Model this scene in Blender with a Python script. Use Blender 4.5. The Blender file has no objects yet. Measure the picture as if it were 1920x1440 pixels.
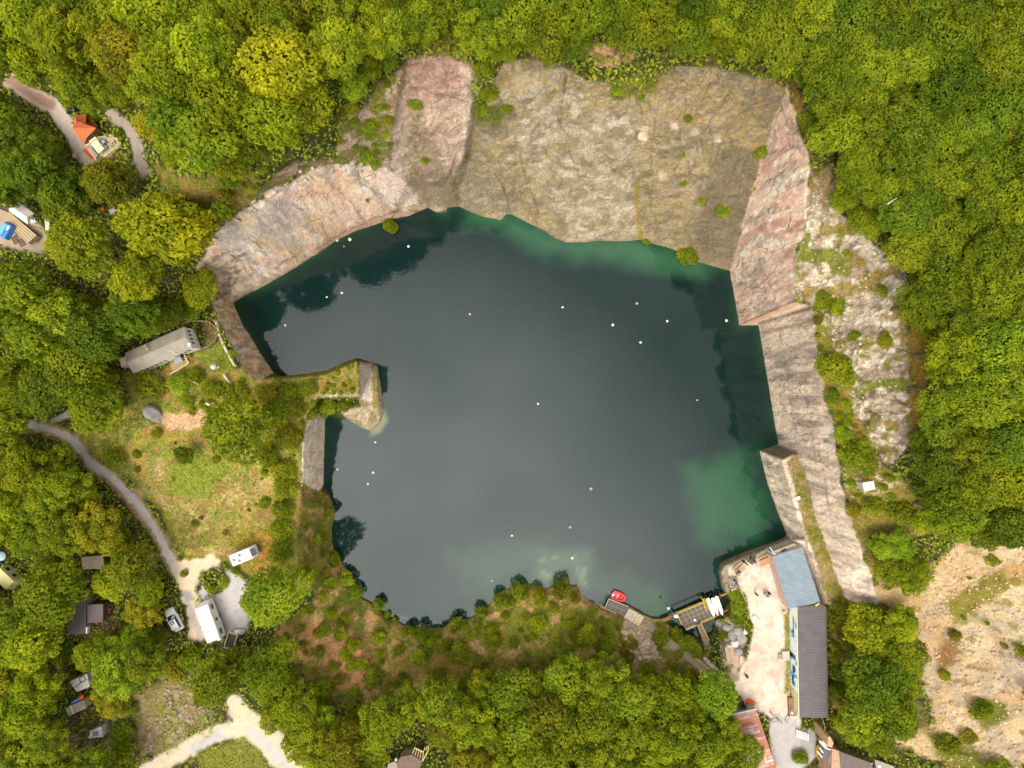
import bpy, bmesh, math, random
import numpy as np
from mathutils import Vector, Matrix
from mathutils.geometry import delaunay_2d_cdt

SC = bpy.context.scene
R = math.radians
# ------------------------------------------------------------------ camera, sky, sun, exposure
H = 110.0            # camera height above the water, metres
F = 1119.0           # focal length in photo pixels (photo 1920 wide)
cam = bpy.data.cameras.new("camera")
cam.sensor_width = 36.0
cam.lens = 36.0 * F / 1920.0
cam.clip_start = 1.0
cam.clip_end = 20000.0
camo = bpy.data.objects.new("camera", cam)
camo.location = (0, 0, H)
SC.collection.objects.link(camo)
SC.camera = camo

SUN_EL, SUN_AZ = R(57), R(200)       # azimuth clockwise from north (+Y)
world = bpy.data.worlds.new("World")
SC.world = world
world.use_nodes = True
nt = world.node_tree
nt.nodes.clear()
def N(nt, kind, **kw):
    n = nt.nodes.new(kind)
    for k, v in kw.items():
        setattr(n, k, v)
    return n
out = N(nt, 'ShaderNodeOutputWorld'); bg = N(nt, 'ShaderNodeBackground')
sky = N(nt, 'ShaderNodeTexSky', sky_type='NISHITA')
sky.sun_disc = False; sky.sun_elevation = SUN_EL; sky.sun_rotation = SUN_AZ
sky.air_density = 1.0; sky.dust_density = 1.5
tc = N(nt, 'ShaderNodeTexCoord')
noi = N(nt, 'ShaderNodeTexNoise'); noi.inputs['Scale'].default_value = 3.4; noi.inputs['Detail'].default_value = 3.0
noi.inputs['Roughness'].default_value = 0.55
nt.links.new(tc.outputs['Generated'], noi.inputs['Vector'])
rmp = N(nt, 'ShaderNodeValToRGB')
rmp.color_ramp.elements[0].position = 0.33; rmp.color_ramp.elements[0].color = (0.74, 0.74, 0.72, 1)
rmp.color_ramp.elements[1].position = 0.68; rmp.color_ramp.elements[1].color = (1.20, 1.16, 1.10, 1)
nt.links.new(noi.outputs['Fac'], rmp.inputs['Fac'])
# the cloud deck is brighter around the veiled sun's side (south-west) than in the north-east
dot = N(nt, 'ShaderNodeVectorMath', operation='DOT_PRODUCT')
dot.inputs[1].default_value = Vector((-0.20, -0.34, 0.92)).normalized()
nt.links.new(tc.outputs['Generated'], dot.inputs[0])
mr = N(nt, 'ShaderNodeMapRange'); mr.inputs['From Min'].default_value = 0.82; mr.inputs['From Max'].default_value = 1.0
mr.inputs['To Min'].default_value = 6.5; mr.inputs['To Max'].default_value = 33.0
nt.links.new(dot.outputs['Value'], mr.inputs['Value'])
sc_ = N(nt, 'ShaderNodeVectorMath', operation='SCALE')
nt.links.new(rmp.outputs['Color'], sc_.inputs[0]); nt.links.new(mr.outputs['Result'], sc_.inputs['Scale'])
mx = N(nt, 'ShaderNodeMix', data_type='RGBA'); mx.inputs[0].default_value = 0.86
nt.links.new(sky.outputs['Color'], mx.inputs[6]); nt.links.new(sc_.outputs['Vector'], mx.inputs[7])
nt.links.new(mx.outputs[2], bg.inputs['Color'])
bg.inputs['Strength'].default_value = 0.15
nt.links.new(bg.outputs['Background'], out.inputs['Surface'])

sun = bpy.data.lights.new("sun", 'SUN')
sun.energy = 1.3; sun.angle = R(18); sun.color = (1.0, 0.90, 0.72)
suno = bpy.data.objects.new("sun", sun)
sd = Vector((math.sin(SUN_AZ)*math.cos(SUN_EL), math.cos(SUN_AZ)*math.cos(SUN_EL), math.sin(SUN_EL)))
suno.rotation_euler = sd.to_track_quat('Z', 'Y').to_euler()
suno.location = sd * 300
SC.collection.objects.link(suno)
SC.view_settings.view_transform = 'Standard'
SC.view_settings.look = 'None'
SC.view_settings.gamma = 1.0
SC.view_settings.exposure = 0.68
SC.view_settings.use_curve_mapping = False

# ------------------------------------------------------------------ numeric helpers
rng = np.random.default_rng(7)
random.seed(11)
def hsh(ix, iy, iz, seed):
    n = (ix.astype(np.int64)*374761393 + iy.astype(np.int64)*668265263 + iz.astype(np.int64)*2147483647 + seed*1274126177) & 0xffffffff
    n = ((n ^ (n >> 13)) * 1274126177) & 0xffffffff
    n = ((n ^ (n >> 16)) * 2246822519) & 0xffffffff
    return ((n ^ (n >> 15)) & 0xffffff) / float(0xffffff)
def vnoise(x, y, z, seed=0):
    fx, fy, fz = np.floor(x), np.floor(y), np.floor(z)
    ix, iy, iz = fx.astype(np.int64), fy.astype(np.int64), fz.astype(np.int64)
    tx, ty, tz = x-fx, y-fy, z-fz
    tx = tx*tx*(3-2*tx); ty = ty*ty*(3-2*ty); tz = tz*tz*(3-2*tz)
    r = 0
    for a in (0, 1):
        wa = tx if a else 1-tx
        for b in (0, 1):
            wb = ty if b else 1-ty
            for c in (0, 1):
                wc = tz if c else 1-tz
                r = r + wa*wb*wc*hsh(ix+a, iy+b, iz+c, seed)
    return r
def fbm(x, y, z=None, scale=1.0, octs=4, seed=0, rough=0.5):
    if z is None: z = np.zeros_like(x)
    s = 0; amp = 1.0; tot = 0; f = 1.0/scale
    for o in range(octs):
        s = s + amp*vnoise(x*f+o*17.3, y*f-o*9.1, z*f+o*3.7, seed+o*31)
        tot += amp; amp *= rough; f *= 2.03
    return s/tot
def smooth(a, b, x):
    t = np.clip((x-a)/(b-a), 0, 1); return t*t*(3-2*t)
def lin(c):
    c = np.asarray(c, float)/255.0
    return np.where(c <= 0.04045, c/12.92, ((c+0.055)/1.055)**2.4)
def seg_dist(px, py, pts, closed=False):
    d = np.full(px.shape, 1e9)
    n = len(pts)
    for i in range(n if closed else n-1):
        ax, ay = pts[i][:2]; bx, by = pts[(i+1) % n][:2]
        dx, dy = bx-ax, by-ay
        L = dx*dx+dy*dy+1e-9
        t = np.clip(((px-ax)*dx+(py-ay)*dy)/L, 0, 1)
        d = np.minimum(d, np.hypot(px-(ax+t*dx), py-(ay+t*dy)))
    return d
def inside(px, py, pts):
    r = np.zeros(px.shape, bool); n = len(pts)
    for i in range(n):
        ax, ay = pts[i][:2]; bx, by = pts[(i+1) % n][:2]
        if ay == by: continue
        c = ((ay > py) != (by > py)) & (px < (bx-ax)*(py-ay)/(by-ay)+ax)
        r ^= c
    return r
def sdist(px, py, pts):           # >0 inside
    d = seg_dist(px, py, pts, True)
    return np.where(inside(px, py, pts), d, -d)
def W(u, v, z):                   # the point of the photo's pixel (u, v) that lies at height z
    k = (H-z)/F
    return Vector(((u-960)*k, (720-v)*k, z))
def pxm(z): return F/(H-z)        # photo pixels per metre at height z

# ------------------------------------------------------------------ terrain heights: surveyed break lines (u, v, z)
SHORE = [(437,567),(470,550),(510,528),(555,502),(587,480),(597,476),(627,453),(667,433),(693,425),(730,413),(767,405),(802,390),(817,398),(837,403),(838,390),(860,387),(887,400),(910,408),(940,413),(950,402),(960,403),(993,420),(1020,433),(1040,447),(1060,455),(1090,455),(1120,452),(1160,453),(1200,450),(1230,459),(1260,467),(1285,480),(1304,490),(1335,499),(1370,509),(1368,516),(1377,558),(1386,610),(1422,609),(1424,622),(1433,676),(1444,742),(1453,800),(1460,832),(1424,845),(1432,880),(1440,910),(1458,960),(1475,1003),(1459,1013),(1436,1021),(1404,1031),(1351,1054),(1347,1069),(1350,1092),(1356,1107),(1357,1113),(1362,1125),(1356,1145),(1340,1160),(1335,1183),(1318,1196),(1293,1190),(1265,1178),(1242,1161),(1230,1163),(1204,1152),(1185,1145),(1165,1152),(1134,1141),(1110,1128),(1090,1113),(1082,1097),(1050,1093),(1023,1103),(1010,1097),(990,1093),(973,1096),(960,1100),(930,1113),(917,1133),(900,1147),(883,1157),(850,1162),(830,1177),(810,1174),(785,1176),(763,1172),(727,1157),(700,1130),(680,1120),(672,1096),(655,1072),(630,1040),(623,1017),(622,993),(629,962),(622,937),(607,907),(608,847),(610,780),(625,782),(653,787),(680,803),(695,808),(713,793),(720,767),(715,730),(710,697),(707,683),(695,679),(670,672),(647,679),(613,695),(577,701),(527,706),(513,698),(487,660),(470,630),(457,613),(440,575)]
RIM_NW = [(372,548,11),(366,520,13),(385,470,17),(402,438,19.5),(440,408,22),(480,378,24),(520,352,24.5),(560,330,25),(600,314,24.5),(650,308,23.5),(700,312,22),(730,318,21)]
RIM_E = [(1475,165,33),(1490,215,33),(1502,260,32.5),(1518,310,31),(1512,380,28),(1505,440,25),(1491,480,23.5),(1489,545,22.2),(1490,566,21.3)]
RIM_E2 = [(1522,574,19.6),(1528,620,20.2),(1536,700,19.8),(1552,760,19.8),(1565,810,20),(1568,850,20),(1574,900,19.5),(1590,960,18.9),(1607,1010,18),(1625,1060,16.6),(1640,1105,14),(1650,1135,11)]
def rough(L, j=2.4, step=11):       # broken edge: short irregular steps between the surveyed corners
    o = [L[0]]
    for a, b in zip(L, L[1:]):
        n = max(1, int(math.hypot(b[0]-a[0], b[1]-a[1])/step))
        for i in range(1, n+1):
            t = i/n; q = [a[k]+(b[k]-a[k])*t for k in range(3)]
            if i < n: q[0] += random.uniform(-j, j); q[1] += random.uniform(-j, j); q[2] += random.uniform(-.4, .4)
            o.append(tuple(q))
    return o
RIM_NW, RIM_E, RIM_E2 = rough(RIM_NW, 3.2), rough(RIM_E, 3.5), rough(RIM_E2, 3.0)
LINES = [
 RIM_NW, RIM_E, RIM_E2,
 [(1370,509,0),(1400,400,13),(1440,260,24),(1475,165,33)],
 [(1386,610,0),(1490,566,21.3)],
 [(1422,609,0),(1522,574,19.6)],
 [(745,172,33.5),(738,240,29.5),(730,318,21)],
 [(755,178,31.5),(761,250,27),(764,338,17),(777,362,8)],
 [(765,116,33),(830,108,34),(880,125,34),(884,170,32),(879,230,27.5),(866,300,19),(842,345,11),(838,390,0)],
 [(893,190,30),(889,232,25),(880,300,15),(862,350,7),(860,387,0)],
 [(893,190,30),(910,200,29),(945,118,33),(1000,112,33),(1060,127,33),(1100,150,32),(1200,168,32),(1270,122,34),(1350,130,34),(1430,150,34),(1475,165,33)],
 [(398,562,8),(412,600,8.2),(430,640,8.3),(455,690,8.6),(480,710,8.7),(530,711,9)],
 [(530,711,9),(577,706,9.3),(613,701,9.8),(647,686,10.6),(666,679,11.2),(672,682,11.6),(672,738,11.6),(598,742,10.5)],
 [(688,681,3.2),(698,692,2.6),(699,768,2.6)],
 [(705,697,2.6),(709,765,2.4)],
 [(600,749,5.5),(640,751,5),(676,746,4.6)],
 [(600,775,6),(630,777,4.5),(655,780,3.8),(683,793,2.2),(700,799,1.2)],
 [(572,782,10.6),(570,830,10.4),(568,880,9.6),(566,905,9),(562,950,9),(556,1010,9),(560,1060,8.5),(580,1110,7),(600,1160,6),(640,1190,4.5)],
 [(700,1148,1.6),(730,1172,1.6),(763,1188,1.6),(830,1196,1.6),(900,1168,1.6),(935,1145,1.8),(1000,1115,1.6),(1075,1118,1.3),(1130,1152,1.2),(1185,1165,1.2),(1240,1185,1.4),(1290,1210,1.8)],
 [(1479,1016,3),(1462,1023,2.7),(1437,1031,2.6),(1406,1041,2.6),(1357,1062,2.6),(1353,1072,2.6),(1356,1092,2.6),(1363,1108,2.6),(1372,1125,2.6),(1385,1160,2.6),(1385,1200,2.6),(1350,1235,2.4)],
 [(1424,845,0),(1467,863,8.3),(1480,910,8.3),(1495,965,8),(1511,1010,7.8),(1530,1060,7.4),(1548,1110,6.8),(1556,1135,5.5)],
 [(1460,832,0),(1496,850,8.4),(1508,890,8.5),(1521,950,8.5),(1538,1000,8),(1556,1055,7.8),(1570,1095,7.4),(1582,1128,6.5)],
 [(1482,1020,3),(1506,1047,3),(1525,1090,3),(1541,1130,3),(1552,1160,3.1),(1556,1250,3.4),(1556,1345,3.6)],
 [(1700,480,30.5),(1704,560,30.5),(1708,640,29.5),(1710,740,28.5),(1708,810,27.5),(1680,872,26)],
 [(1550,590,21),(1556,660,21),(1575,730,21.5),(1600,790,22),(1635,855,22.5),(1610,900,21.5),(1640,955,21)],
 [(1790,1012,23),(1745,1060,19),(1720,1130,12),(1712,1230,9),(1745,1310,8.5),(1750,1370,7)],
]
PTS = [(640,220,33),(600,150,37),(560,275,33),(480,335,30.5),(420,345,28.5),(372,265,35),(430,300,33),(395,385,24.5),(290,330,26),(255,440,24),(340,520,15),(690,200,32),(690,240,29),(690,280,25),(340,380,27),
 (900,0,38),(1200,0,39),(1050,60,36),(500,100,39),(400,170,39),(310,200,37),(245,215,25),(500,0,36),(700,60,37),(270,120,34),(180,260,21),(50,150,21),(100,0,28),(1500,0,39),(1700,0,41),(1920,0,43),
 (50,430,17),(200,400,19),(100,550,13),(200,700,10.5),(80,800,10.3),(300,650,9.3),(360,640,9),(400,690,9),(300,800,10.3),(250,900,9.8),(400,850,10.6),(500,850,10.6),(530,780,10.3),
 (350,1050,9),(450,1100,8.8),(50,1050,8.6),(150,1200,8),(300,1200,8.3),(400,1200,8.2),(480,1250,7.5),(50,1400,7),(300,1400,7),(500,1400,6.6),(530,1150,8.5),
 (600,1250,6.3),(700,1240,4.8),(850,1250,4.2),(1000,1210,3.8),(1100,1230,3.8),(1200,1270,3.8),(1300,1300,3.9),(1330,1240,2.6),(700,1440,5.6),(1000,1440,5.2),(1300,1440,4.6),
 (1400,1080,2.8),(1440,1060,2.8),(1430,1130,2.9),(1420,1220,3),(1420,1300,3.3),(1480,1300,3.4),(1440,1400,3.8),(1490,1440,3.9),
 (1600,1150,6),(1600,1250,5),(1600,1350,4.8),(1650,1430,5.5),(1660,1200,8),(1690,1140,12),
 (1600,500,26),(1560,430,27.5),(1640,520,28),(1555,340,32),(1600,620,24.5),(1640,700,26),(1650,790,26),(1560,520,24),
 (1750,300,35),(1920,200,39),(1920,700,36),(1800,600,33),(1750,750,30),(1800,900,28.5),(1700,930,24),(1920,1000,28),(1650,1020,18),(1690,1070,17),
 (1900,1030,27),(1840,1080,22),(1860,1200,17),(1920,1200,21),(1800,1300,12),(1920,1350,17),(1850,1440,11),(1760,1440,7)]
BX0, BX1, BY0, BY1 = -500, 2420, -450, 1890
OUTER = [(-500,-450,30),(200,-450,36),(960,-450,44),(1700,-450,50),(2420,-450,52),(2420,300,48),(2420,900,40),(2420,1400,32),(2420,1890,24),(1700,1890,8),(960,1890,7),(300,1890,6),(-500,1890,5),(-500,1300,6),(-500,800,8),(-500,300,16),
 (-100,150,18),(-100,450,14),(-100,800,9),(-100,1200,7),(2050,200,42),(2050,700,39),(2050,1100,30),(2050,1440,22),(1300,1600,5),(600,1600,6),(1500,1600,4.5)]
vc, ec, vz = [], [], []
def addv(u, v, z):
    for i, p in enumerate(vc):
        if abs(p[0]-u) < .6 and abs(p[1]-v) < .6: return i
    vc.append(Vector((u, v))); vz.append(z); return len(vc)-1
ids = [addv(u, v, 0.0) for u, v in SHORE]
ec += [(ids[i], ids[(i+1) % len(ids)]) for i in range(len(ids))]
for L in LINES:
    q = [addv(*p) for p in L]
    ec += [(a, b) for a, b in zip(q, q[1:]) if a != b]
for p in PTS+OUTER: addv(*p)
ov, oe, of, orv, ore, orf = delaunay_2d_cdt(vc, ec, [], 0, 1e-4)
ow = []
for i, p in enumerate(ov):
    if orv[i]: ow.append(1.0/(H-vz[orv[i][0]]))
    else:      # crossing of two break lines: take it from the nearest surveyed points
        ds = sorted(((p-q).length, j) for j, q in enumerate(vc))[:2]
        ow.append(sum(1/(H-vz[j])/(d+.1) for d, j in ds)/sum(1/(d+.1) for d, j in ds))
STEP = 2.8
def lines_1d(a, b):
    m = list(np.arange(a, b+.1, STEP)); s = STEP; lo = m[0]; hi = m[-1]; left = []; right = []
    for i in range(46):
        s *= 1.28
        lo -= s; hi += s; left.append(lo); right.append(hi)
    return np.array(left[::-1]+m+right)
U1 = lines_1d(-50, 1972); V1 = lines_1d(-50, 1492)
UU, VV = np.meshgrid(U1, V1)
UC = np.clip(UU, BX0+1, BX1-1); VC = np.clip(VV, BY0+1, BY1-1)
inv = np.full(UU.shape, np.nan)
uc1 = UC[0]; vc1 = VC[:, 0]
for f in of:
    tri = [(ov[i].x, ov[i].y, ow[i]) for i in f]
    xs = [t[0] for t in tri]; ys = [t[1] for t in tri]
    i0, i1 = np.searchsorted(uc1, min(xs)-.01), np.searchsorted(uc1, max(xs)+.01, 'right')
    j0, j1 = np.searchsorted(vc1, min(ys)-.01), np.searchsorted(vc1, max(ys)+.01, 'right')
    if i1 <= i0 or j1 <= j0: continue
    X = UC[j0:j1, i0:i1]; Y = VC[j0:j1, i0:i1]
    (ax, ay, aw), (bx, by, bw), (cx, cy, cw) = tri
    D = (by-cy)*(ax-cx)+(cx-bx)*(ay-cy)
    if abs(D) < 1e-9: continue
    a = ((by-cy)*(X-cx)+(cx-bx)*(Y-cy))/D; b = ((cy-ay)*(X-cx)+(ax-cx)*(Y-cy))/D; c = 1-a-b
    m = (a >= -1e-5) & (b >= -1e-5) & (c >= -1e-5)
    blk = inv[j0:j1, i0:i1]; blk[m] = (a*aw+b*bw+c*cw)[m]
inv[np.isnan(inv)] = 1/(H-10)
Z = H-1/inv
XX = (UU-960)*(H-Z)/F; YY = (720-VV)*(H-Z)/F
lake = sdist(UU, VV, SHORE)

# ------------------------------------------------------------------ surface classes and colours
G_, CL, SL, SA, RD, YD, MD = 0, 1, 2, 3, 4, 5, 6   # ground, cliff, rock slope, sand, road, yard, meadow
cls = np.zeros(UU.shape, np.int32)
n1 = fbm(XX, YY, Z, 6, 4, 3); n2 = fbm(XX, YY, Z, 1.6, 4, 9); n3 = fbm(XX, YY, Z, .7, 3, 21); n4 = fbm(XX, YY, Z, 14, 3, 40)
col = lin((62, 68, 28))*np.ones(UU.shape+(3,))
col = col*(1-smooth(.5, .62, n2)[..., None]*.8) + lin((96, 78, 48))*(smooth(.5, .62, n2)*.8)[..., None]
wob = (n2-.5)*26+(n3-.5)*14
def blend(m, c): 
    global col
    col = col*(1-m[..., None])+lin(c)*m[..., None]
def paint(poly, c, fe=5, wb=.5, k=None, amt=1.0, box=None):
    global cls
    xs = [p[0] for p in poly]; ys = [p[1] for p in poly]
    i0, i1 = np.searchsorted(U1, min(xs)-30), np.searchsorted(U1, max(xs)+30)
    j0, j1 = np.searchsorted(V1, min(ys)-30), np.searchsorted(V1, max(ys)+30)
    s = (slice(j0, j1), slice(i0, i1))
    d = sdist(UU[s], VV[s], poly)+wob[s]*wb
    m = (smooth(-fe, fe, d)*amt)[..., None]
    col[s] = col[s]*(1-m)+lin(c)*m
    if k is not None: cls[s] = np.where(d > 0, k, cls[s])
def strip(pts, w, c, fe=3, wb=.12, k=None, amt=1.0):
    xs = [p[0] for p in pts]; ys = [p[1] for p in pts]
    i0, i1 = np.searchsorted(U1, min(xs)-40), np.searchsorted(U1, max(xs)+40)
    j0, j1 = np.searchsorted(V1, min(ys)-40), np.searchsorted(V1, max(ys)+40)
    s = (slice(j0, j1), slice(i0, i1))
    d = w/2-seg_dist(UU[s], VV[s], pts)+wob[s]*wb
    m = (smooth(-fe, fe, d)*amt)[..., None]
    col[s] = col[s]*(1-m)+lin(c)*m
    if k is not None: cls[s] = np.where(d > 0, k, cls[s])
def blobs(poly, c, scale, thr, seed, amt=1.0, soft=.05, aniso=None, k=None):   # natural patches of one colour inside a polygon
    global cls
    xs = [p[0] for p in poly]; ys = [p[1] for p in poly]
    i0, i1 = np.searchsorted(U1, min(xs)-10), np.searchsorted(U1, max(xs)+10)
    j0, j1 = np.searchsorted(V1, min(ys)-10), np.searchsorted(V1, max(ys)+10)
    s = (slice(j0, j1), slice(i0, i1))
    a = aniso or (1, 1, 1)
    f = fbm(XX[s]*a[0], YY[s]*a[1], Z[s]*a[2], scale, 4, seed)
    d = sdist(UU[s], VV[s], poly)+wob[s]*.4
    m0 = smooth(thr-soft, thr+soft, f)*smooth(-4, 6, d)
    m = (m0*amt)[..., None]
    col[s] = col[s]*(1-m)+lin(c)*m
    if k is not None: cls[s] = np.where(m0 > .5, k, cls[s])
def rc(poly): return [p[:2] for p in poly]

# meadows and open ground
MEADOW = [(230,700),(300,690),(390,655),(480,712),(527,707),(670,675),(672,745),(600,745),(590,785),(568,790),(565,900),(560,1010),(600,1100),(540,1110),(480,1090),(440,1060),(400,1040),(350,1050),(300,960),(250,900),(180,860),(130,800),(160,770),(250,760)]
paint(MEADOW, (142,142,52), 8, .6, MD)
blobs(MEADOW, (162,152,58), 3.0, .52, 51, .8); blobs(MEADOW, (104,112,38), 2.2, .56, 52, .9); blobs(MEADOW, (164,128,66), 1.8, .58, 53, .85); blobs(MEADOW, (160,142,96), .9, .64, 153, .7)
paint([(280,870),(330,840),(420,880),(500,900),(505,980),(430,960),(420,1010),(330,980),(300,920)], (156,140,76), 14, 1.2, MD, .75)
blobs([(270,830),(430,830),(510,900),(510,1040),(330,1040),(290,930)], (132,136,50), 1.8, .54, 157, .85)
blobs([(270,830),(430,830),(510,900),(510,1040),(330,1040),(290,930)], (180,152,100), 1.6, .62, 54, .7)
blobs([(270,830),(430,830),(510,900),(510,1040),(330,1040),(290,930)], (140,110,62), 1.3, .6, 57, .9)
paint([(312,880),(370,835),(430,880),(390,930),(325,925)], (128,136,44), 12, .8)
paint([(300,776),(385,772),(392,798),(335,808),(305,800)], (208,168,126), 3, .5)
paint([(425,1000),(510,985),(515,1080),(470,1075),(440,1020)], (140,124,44), 8, .6, MD); blobs([(480,1000),(530,1000),(520,1110),(480,1080)], (176,118,62), 1.5, .5, 55)
paint([(388,608),(412,640),(440,690),(400,700),(372,670),(384,640)], (120,128,40), 5, .3, MD)
paint([(375,606),(398,602),(412,620),(408,640),(385,636)], (112,92,62), 4, .6)
paint([(608,700),(645,685),(670,678),(672,740),(606,742)], (150,132,62), 5, .3); blobs([(608,700),(645,685),(670,678),(672,740),(606,742)], (120,112,48), .8, .53, 56)
paint([(290,310),(370,340),(470,325),(490,365),(440,400),(400,432),(385,400),(300,350)], (140,118,52), 8, .8, MD)
blobs([(290,310),(370,340),(470,325),(490,365),(440,400),(400,432),(385,400),(300,350)], (120,122,40), 2, .52, 58)
NWT = [(640,235),(700,180),(720,150),(765,115),(745,172),(738,240),(730,315),(650,308),(560,328),(480,375),(455,385),(540,310),(630,295)]
paint(NWT, (138,116,82), 6, .8, MD); blobs(NWT, (110,112,44), 1.8, .5, 59); blobs(NWT, (172,148,128), 1.4, .57, 60)
SWS = [(566,905),(622,930),(640,1040),(660,1090),(700,1130),(760,1172),(830,1180),(900,1150),(930,1113),(973,1096),(1080,1100),(1135,1140),(1185,1145),(1240,1165),(1290,1200),(1335,1250),(1270,1290),(1180,1290),(1000,1290),(900,1260),(700,1320),(620,1310),(540,1230),(520,1190),(590,1120),(580,1060),(555,980)]
paint(SWS, (158,130,76), 6, .7, MD)
blobs(SWS, (128,120,44), 2.6, .45, 61, .95); blobs(SWS, (184,144,98), 1.7, .6, 62, .8); blobs(SWS, (98,106,34), 1.6, .58, 63, .9)
paint([(520,1180),(560,1180),(620,1170),(700,1200),(690,1290),(640,1290),(600,1230),(540,1230)], (172,126,84), 8, .9); blobs([(510,1160),(720,1160),(700,1300),(560,1260)], (120,100,48), 1.6, .55, 64)
paint([(720,1240),(860,1215),(950,1235),(1130,1230),(1140,1275),(940,1275),(740,1280)], (134,112,50), 10, .9); blobs([(850,1180),(1080,1120),(1160,1190),(1130,1260),(950,1250)], (118,116,34), 2, .45, 65)
# east rubble slope, terraces
RUB = [(1491,480),(1505,440),(1513,380),(1519,312),(1530,330),(1548,375),(1575,400),(1610,430),(1645,465),(1698,498),(1703,560),(1700,640),(1712,760),(1705,830),(1672,878),(1640,850),(1600,780),(1570,700),(1530,600),(1520,570),(1490,560)]
paint(RUB, (198,180,154), 4, .6, SL); blobs(RUB, (140,122,98), 1.1, .57, 166, .8, .02); blobs(RUB, (172,152,130), 1.6, .5, 66, .8); blobs(RUB, (228,214,190), .9, .56, 67, .9); blobs(RUB, (150,128,58), 1.9, .57, 68, .9, .03); blobs(RUB, (122,126,40), 2.3, .6, 69, .95, .03)
TER = [(1525,580),(1548,595),(1560,640),(1590,720),(1612,790),(1650,865),(1690,895),(1700,930),(1640,975),(1605,975),(1580,900),(1572,820),(1545,740),(1530,650)]
paint(TER, (128,122,48), 5, .6, MD); blobs(TER, (166,116,56), 1.3, .56, 70, .9); blobs(TER, (196,180,150), 1.2, .62, 71)
blobs([(1570,870),(1700,890),(1700,1010),(1620,1020)], (188,172,144), 1.1, .58, 72)
paint([(1703,560),(1738,600),(1742,700),(1730,790),(1712,850),(1703,700)], (142,112,44), 8, .7, MD)
paint([(1590,960),(1700,900),(1760,1000),(1700,1010),(1650,1050),(1650,1110),(1625,1060)], (134,118,50), 6, .8, MD)
paint([(1520,330),(1560,310),(1575,360),(1545,385),(1530,360)], (166,140,98), 7, .9, MD, .7)
paint([(1470,140),(1500,240),(1530,290),(1540,300),(1510,200),(1495,150)], (136,112,48), 5, .5, MD)
paint([(1556,1130),(1640,1108),(1722,1140),(1722,1300),(1755,1380),(1700,1410),(1558,1390)], (104,96,46), 6, .6, MD)
blobs([(1556,1140),(1625,1130),(1630,1330),(1560,1330)], (140,108,66), 1.8, .5, 73)
SAND = [(1790,1014),(1850,1008),(1990,1012),(1990,1520),(1790,1520),(1765,1430),(1700,1405),(1672,1392),(1690,1375),(1752,1366),(1742,1310),(1712,1240),(1716,1130),(1740,1100),(1752,1062)]
paint(SAND, (220,188,140), 6, .8, SA)
blobs(SAND, (206,174,138), 4.5, .55, 74, .6, .1); blobs([(1800,1160),(1990,1160),(1990,1310),(1840,1310)], (196,174,156), 4, .42, 174, .8, .1); blobs(SAND, (228,204,164), 2, .57, 75, .6); blobs(SAND, (196,156,106), 3.0, .6, 76, .6, .09); blobs(SAND, (146,134,66), 3, .64, 77, .8, .04)
for g_ in range(16):      # gullies as colour only, running to lower left: darker line, paler line above
    x0, y0 = random.uniform(1800, 1960), random.uniform(1060, 1420); q_ = [(x0, y0)]
    for _k in range(9): q_.append((q_[-1][0]-random.uniform(6, 14), q_[-1][1]+random.uniform(-1, 9)))
    strip(q_, random.uniform(2.5, 5), (166,136,96), 2.5, .3, None, .6); strip([(a, b-5) for a, b in q_], 3, (232,208,170), 2, .3, None, .5)
blobs([(1730,1100),(1990,1020),(1990,1480),(1760,1440),(1720,1250)], (190,172,148), 1.1, .56, 274, .75, .05)
blobs([(1760,1180),(1990,1060),(1990,1200),(1800,1260)], (140,132,64), 1.4, .62, 275, .8, .05)
paint([(1770,1130),(1850,1080),(1920,1060),(1925,1085),(1850,1130),(1790,1170)], (140,130,52), 6, .9)
paint([(1880,1060),(1980,1040),(1980,1075),(1890,1085)], (196,156,100), 5, .4)
paint([(1760,1210),(1800,1190),(1790,1240),(1760,1260)], (150,112,66), 8, .8)
paint([(1830,1310),(1890,1315),(1900,1345),(1850,1370),(1820,1340)], (118,118,42), 6, .8); paint([(1730,1370),(1800,1380),(1860,1430),(1840,1480),(1770,1440)], (122,122,44), 8, .8)
paint([(1595,1090),(1660,1100),(1742,1092),(1722,1140),(1700,1150),(1650,1128),(1604,1122)], (202,168,116), 5, .8, SA)
# north rock slope
NS = [(886,190),(905,205),(945,118),(1000,111),(1060,126),(1100,150),(1200,168),(1270,124),(1350,128),(1430,148),(1475,165),(1440,260),(1400,400),(1370,512),(1304,493),(1260,470),(1200,454),(1060,460),(1020,438),(960,408),(940,418),(887,404),(838,392),(866,300)]
paint(NS, (162,145,116), 3, .25, SL)
blobs(NS, (172,152,112), 3.2, .52, 78, .7); blobs(NS, (134,120,96), 2.2, .54, 79, .8)
PALE = [(990,190),(1060,170),(1150,180),(1190,240),(1195,440),(1080,452),(1000,330),(960,240)]
paint(PALE, (170,154,128), 16, 1.2); blobs(PALE, (196,182,160), 1.5, .5, 80, .75, .1); blobs(PALE, (146,130,102), 1.8, .56, 81, .8)
blobs([(880,130),(1060,130),(1000,400),(880,390)], (180,164,138), 1.7, .55, 82, .7, .1)
blobs([(1090,160),(1460,140),(1400,260),(1110,200)], (164,140,96), 1.6, .5, 83, .7)
blobs(NS, (156,136,88), 1.1, .6, 84, .7, .04)
strip([(1193,340),(1196,400),(1202,450)], 7, (158,136,64), 2, .3)
strip([(1322,420),(1345,300),(1352,275),(1420,270)], 4, (176,156,104), 2, .3)
paint([(1335,285),(1380,266),(1408,286),(1434,305),(1400,400),(1372,505),(1284,480),(1315,400)], (122,110,86), 9, .5, None, .8)
paint([(1199,240),(1213,235),(1216,265),(1203,274)], (196,178,154), 1, .1); 
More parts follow.
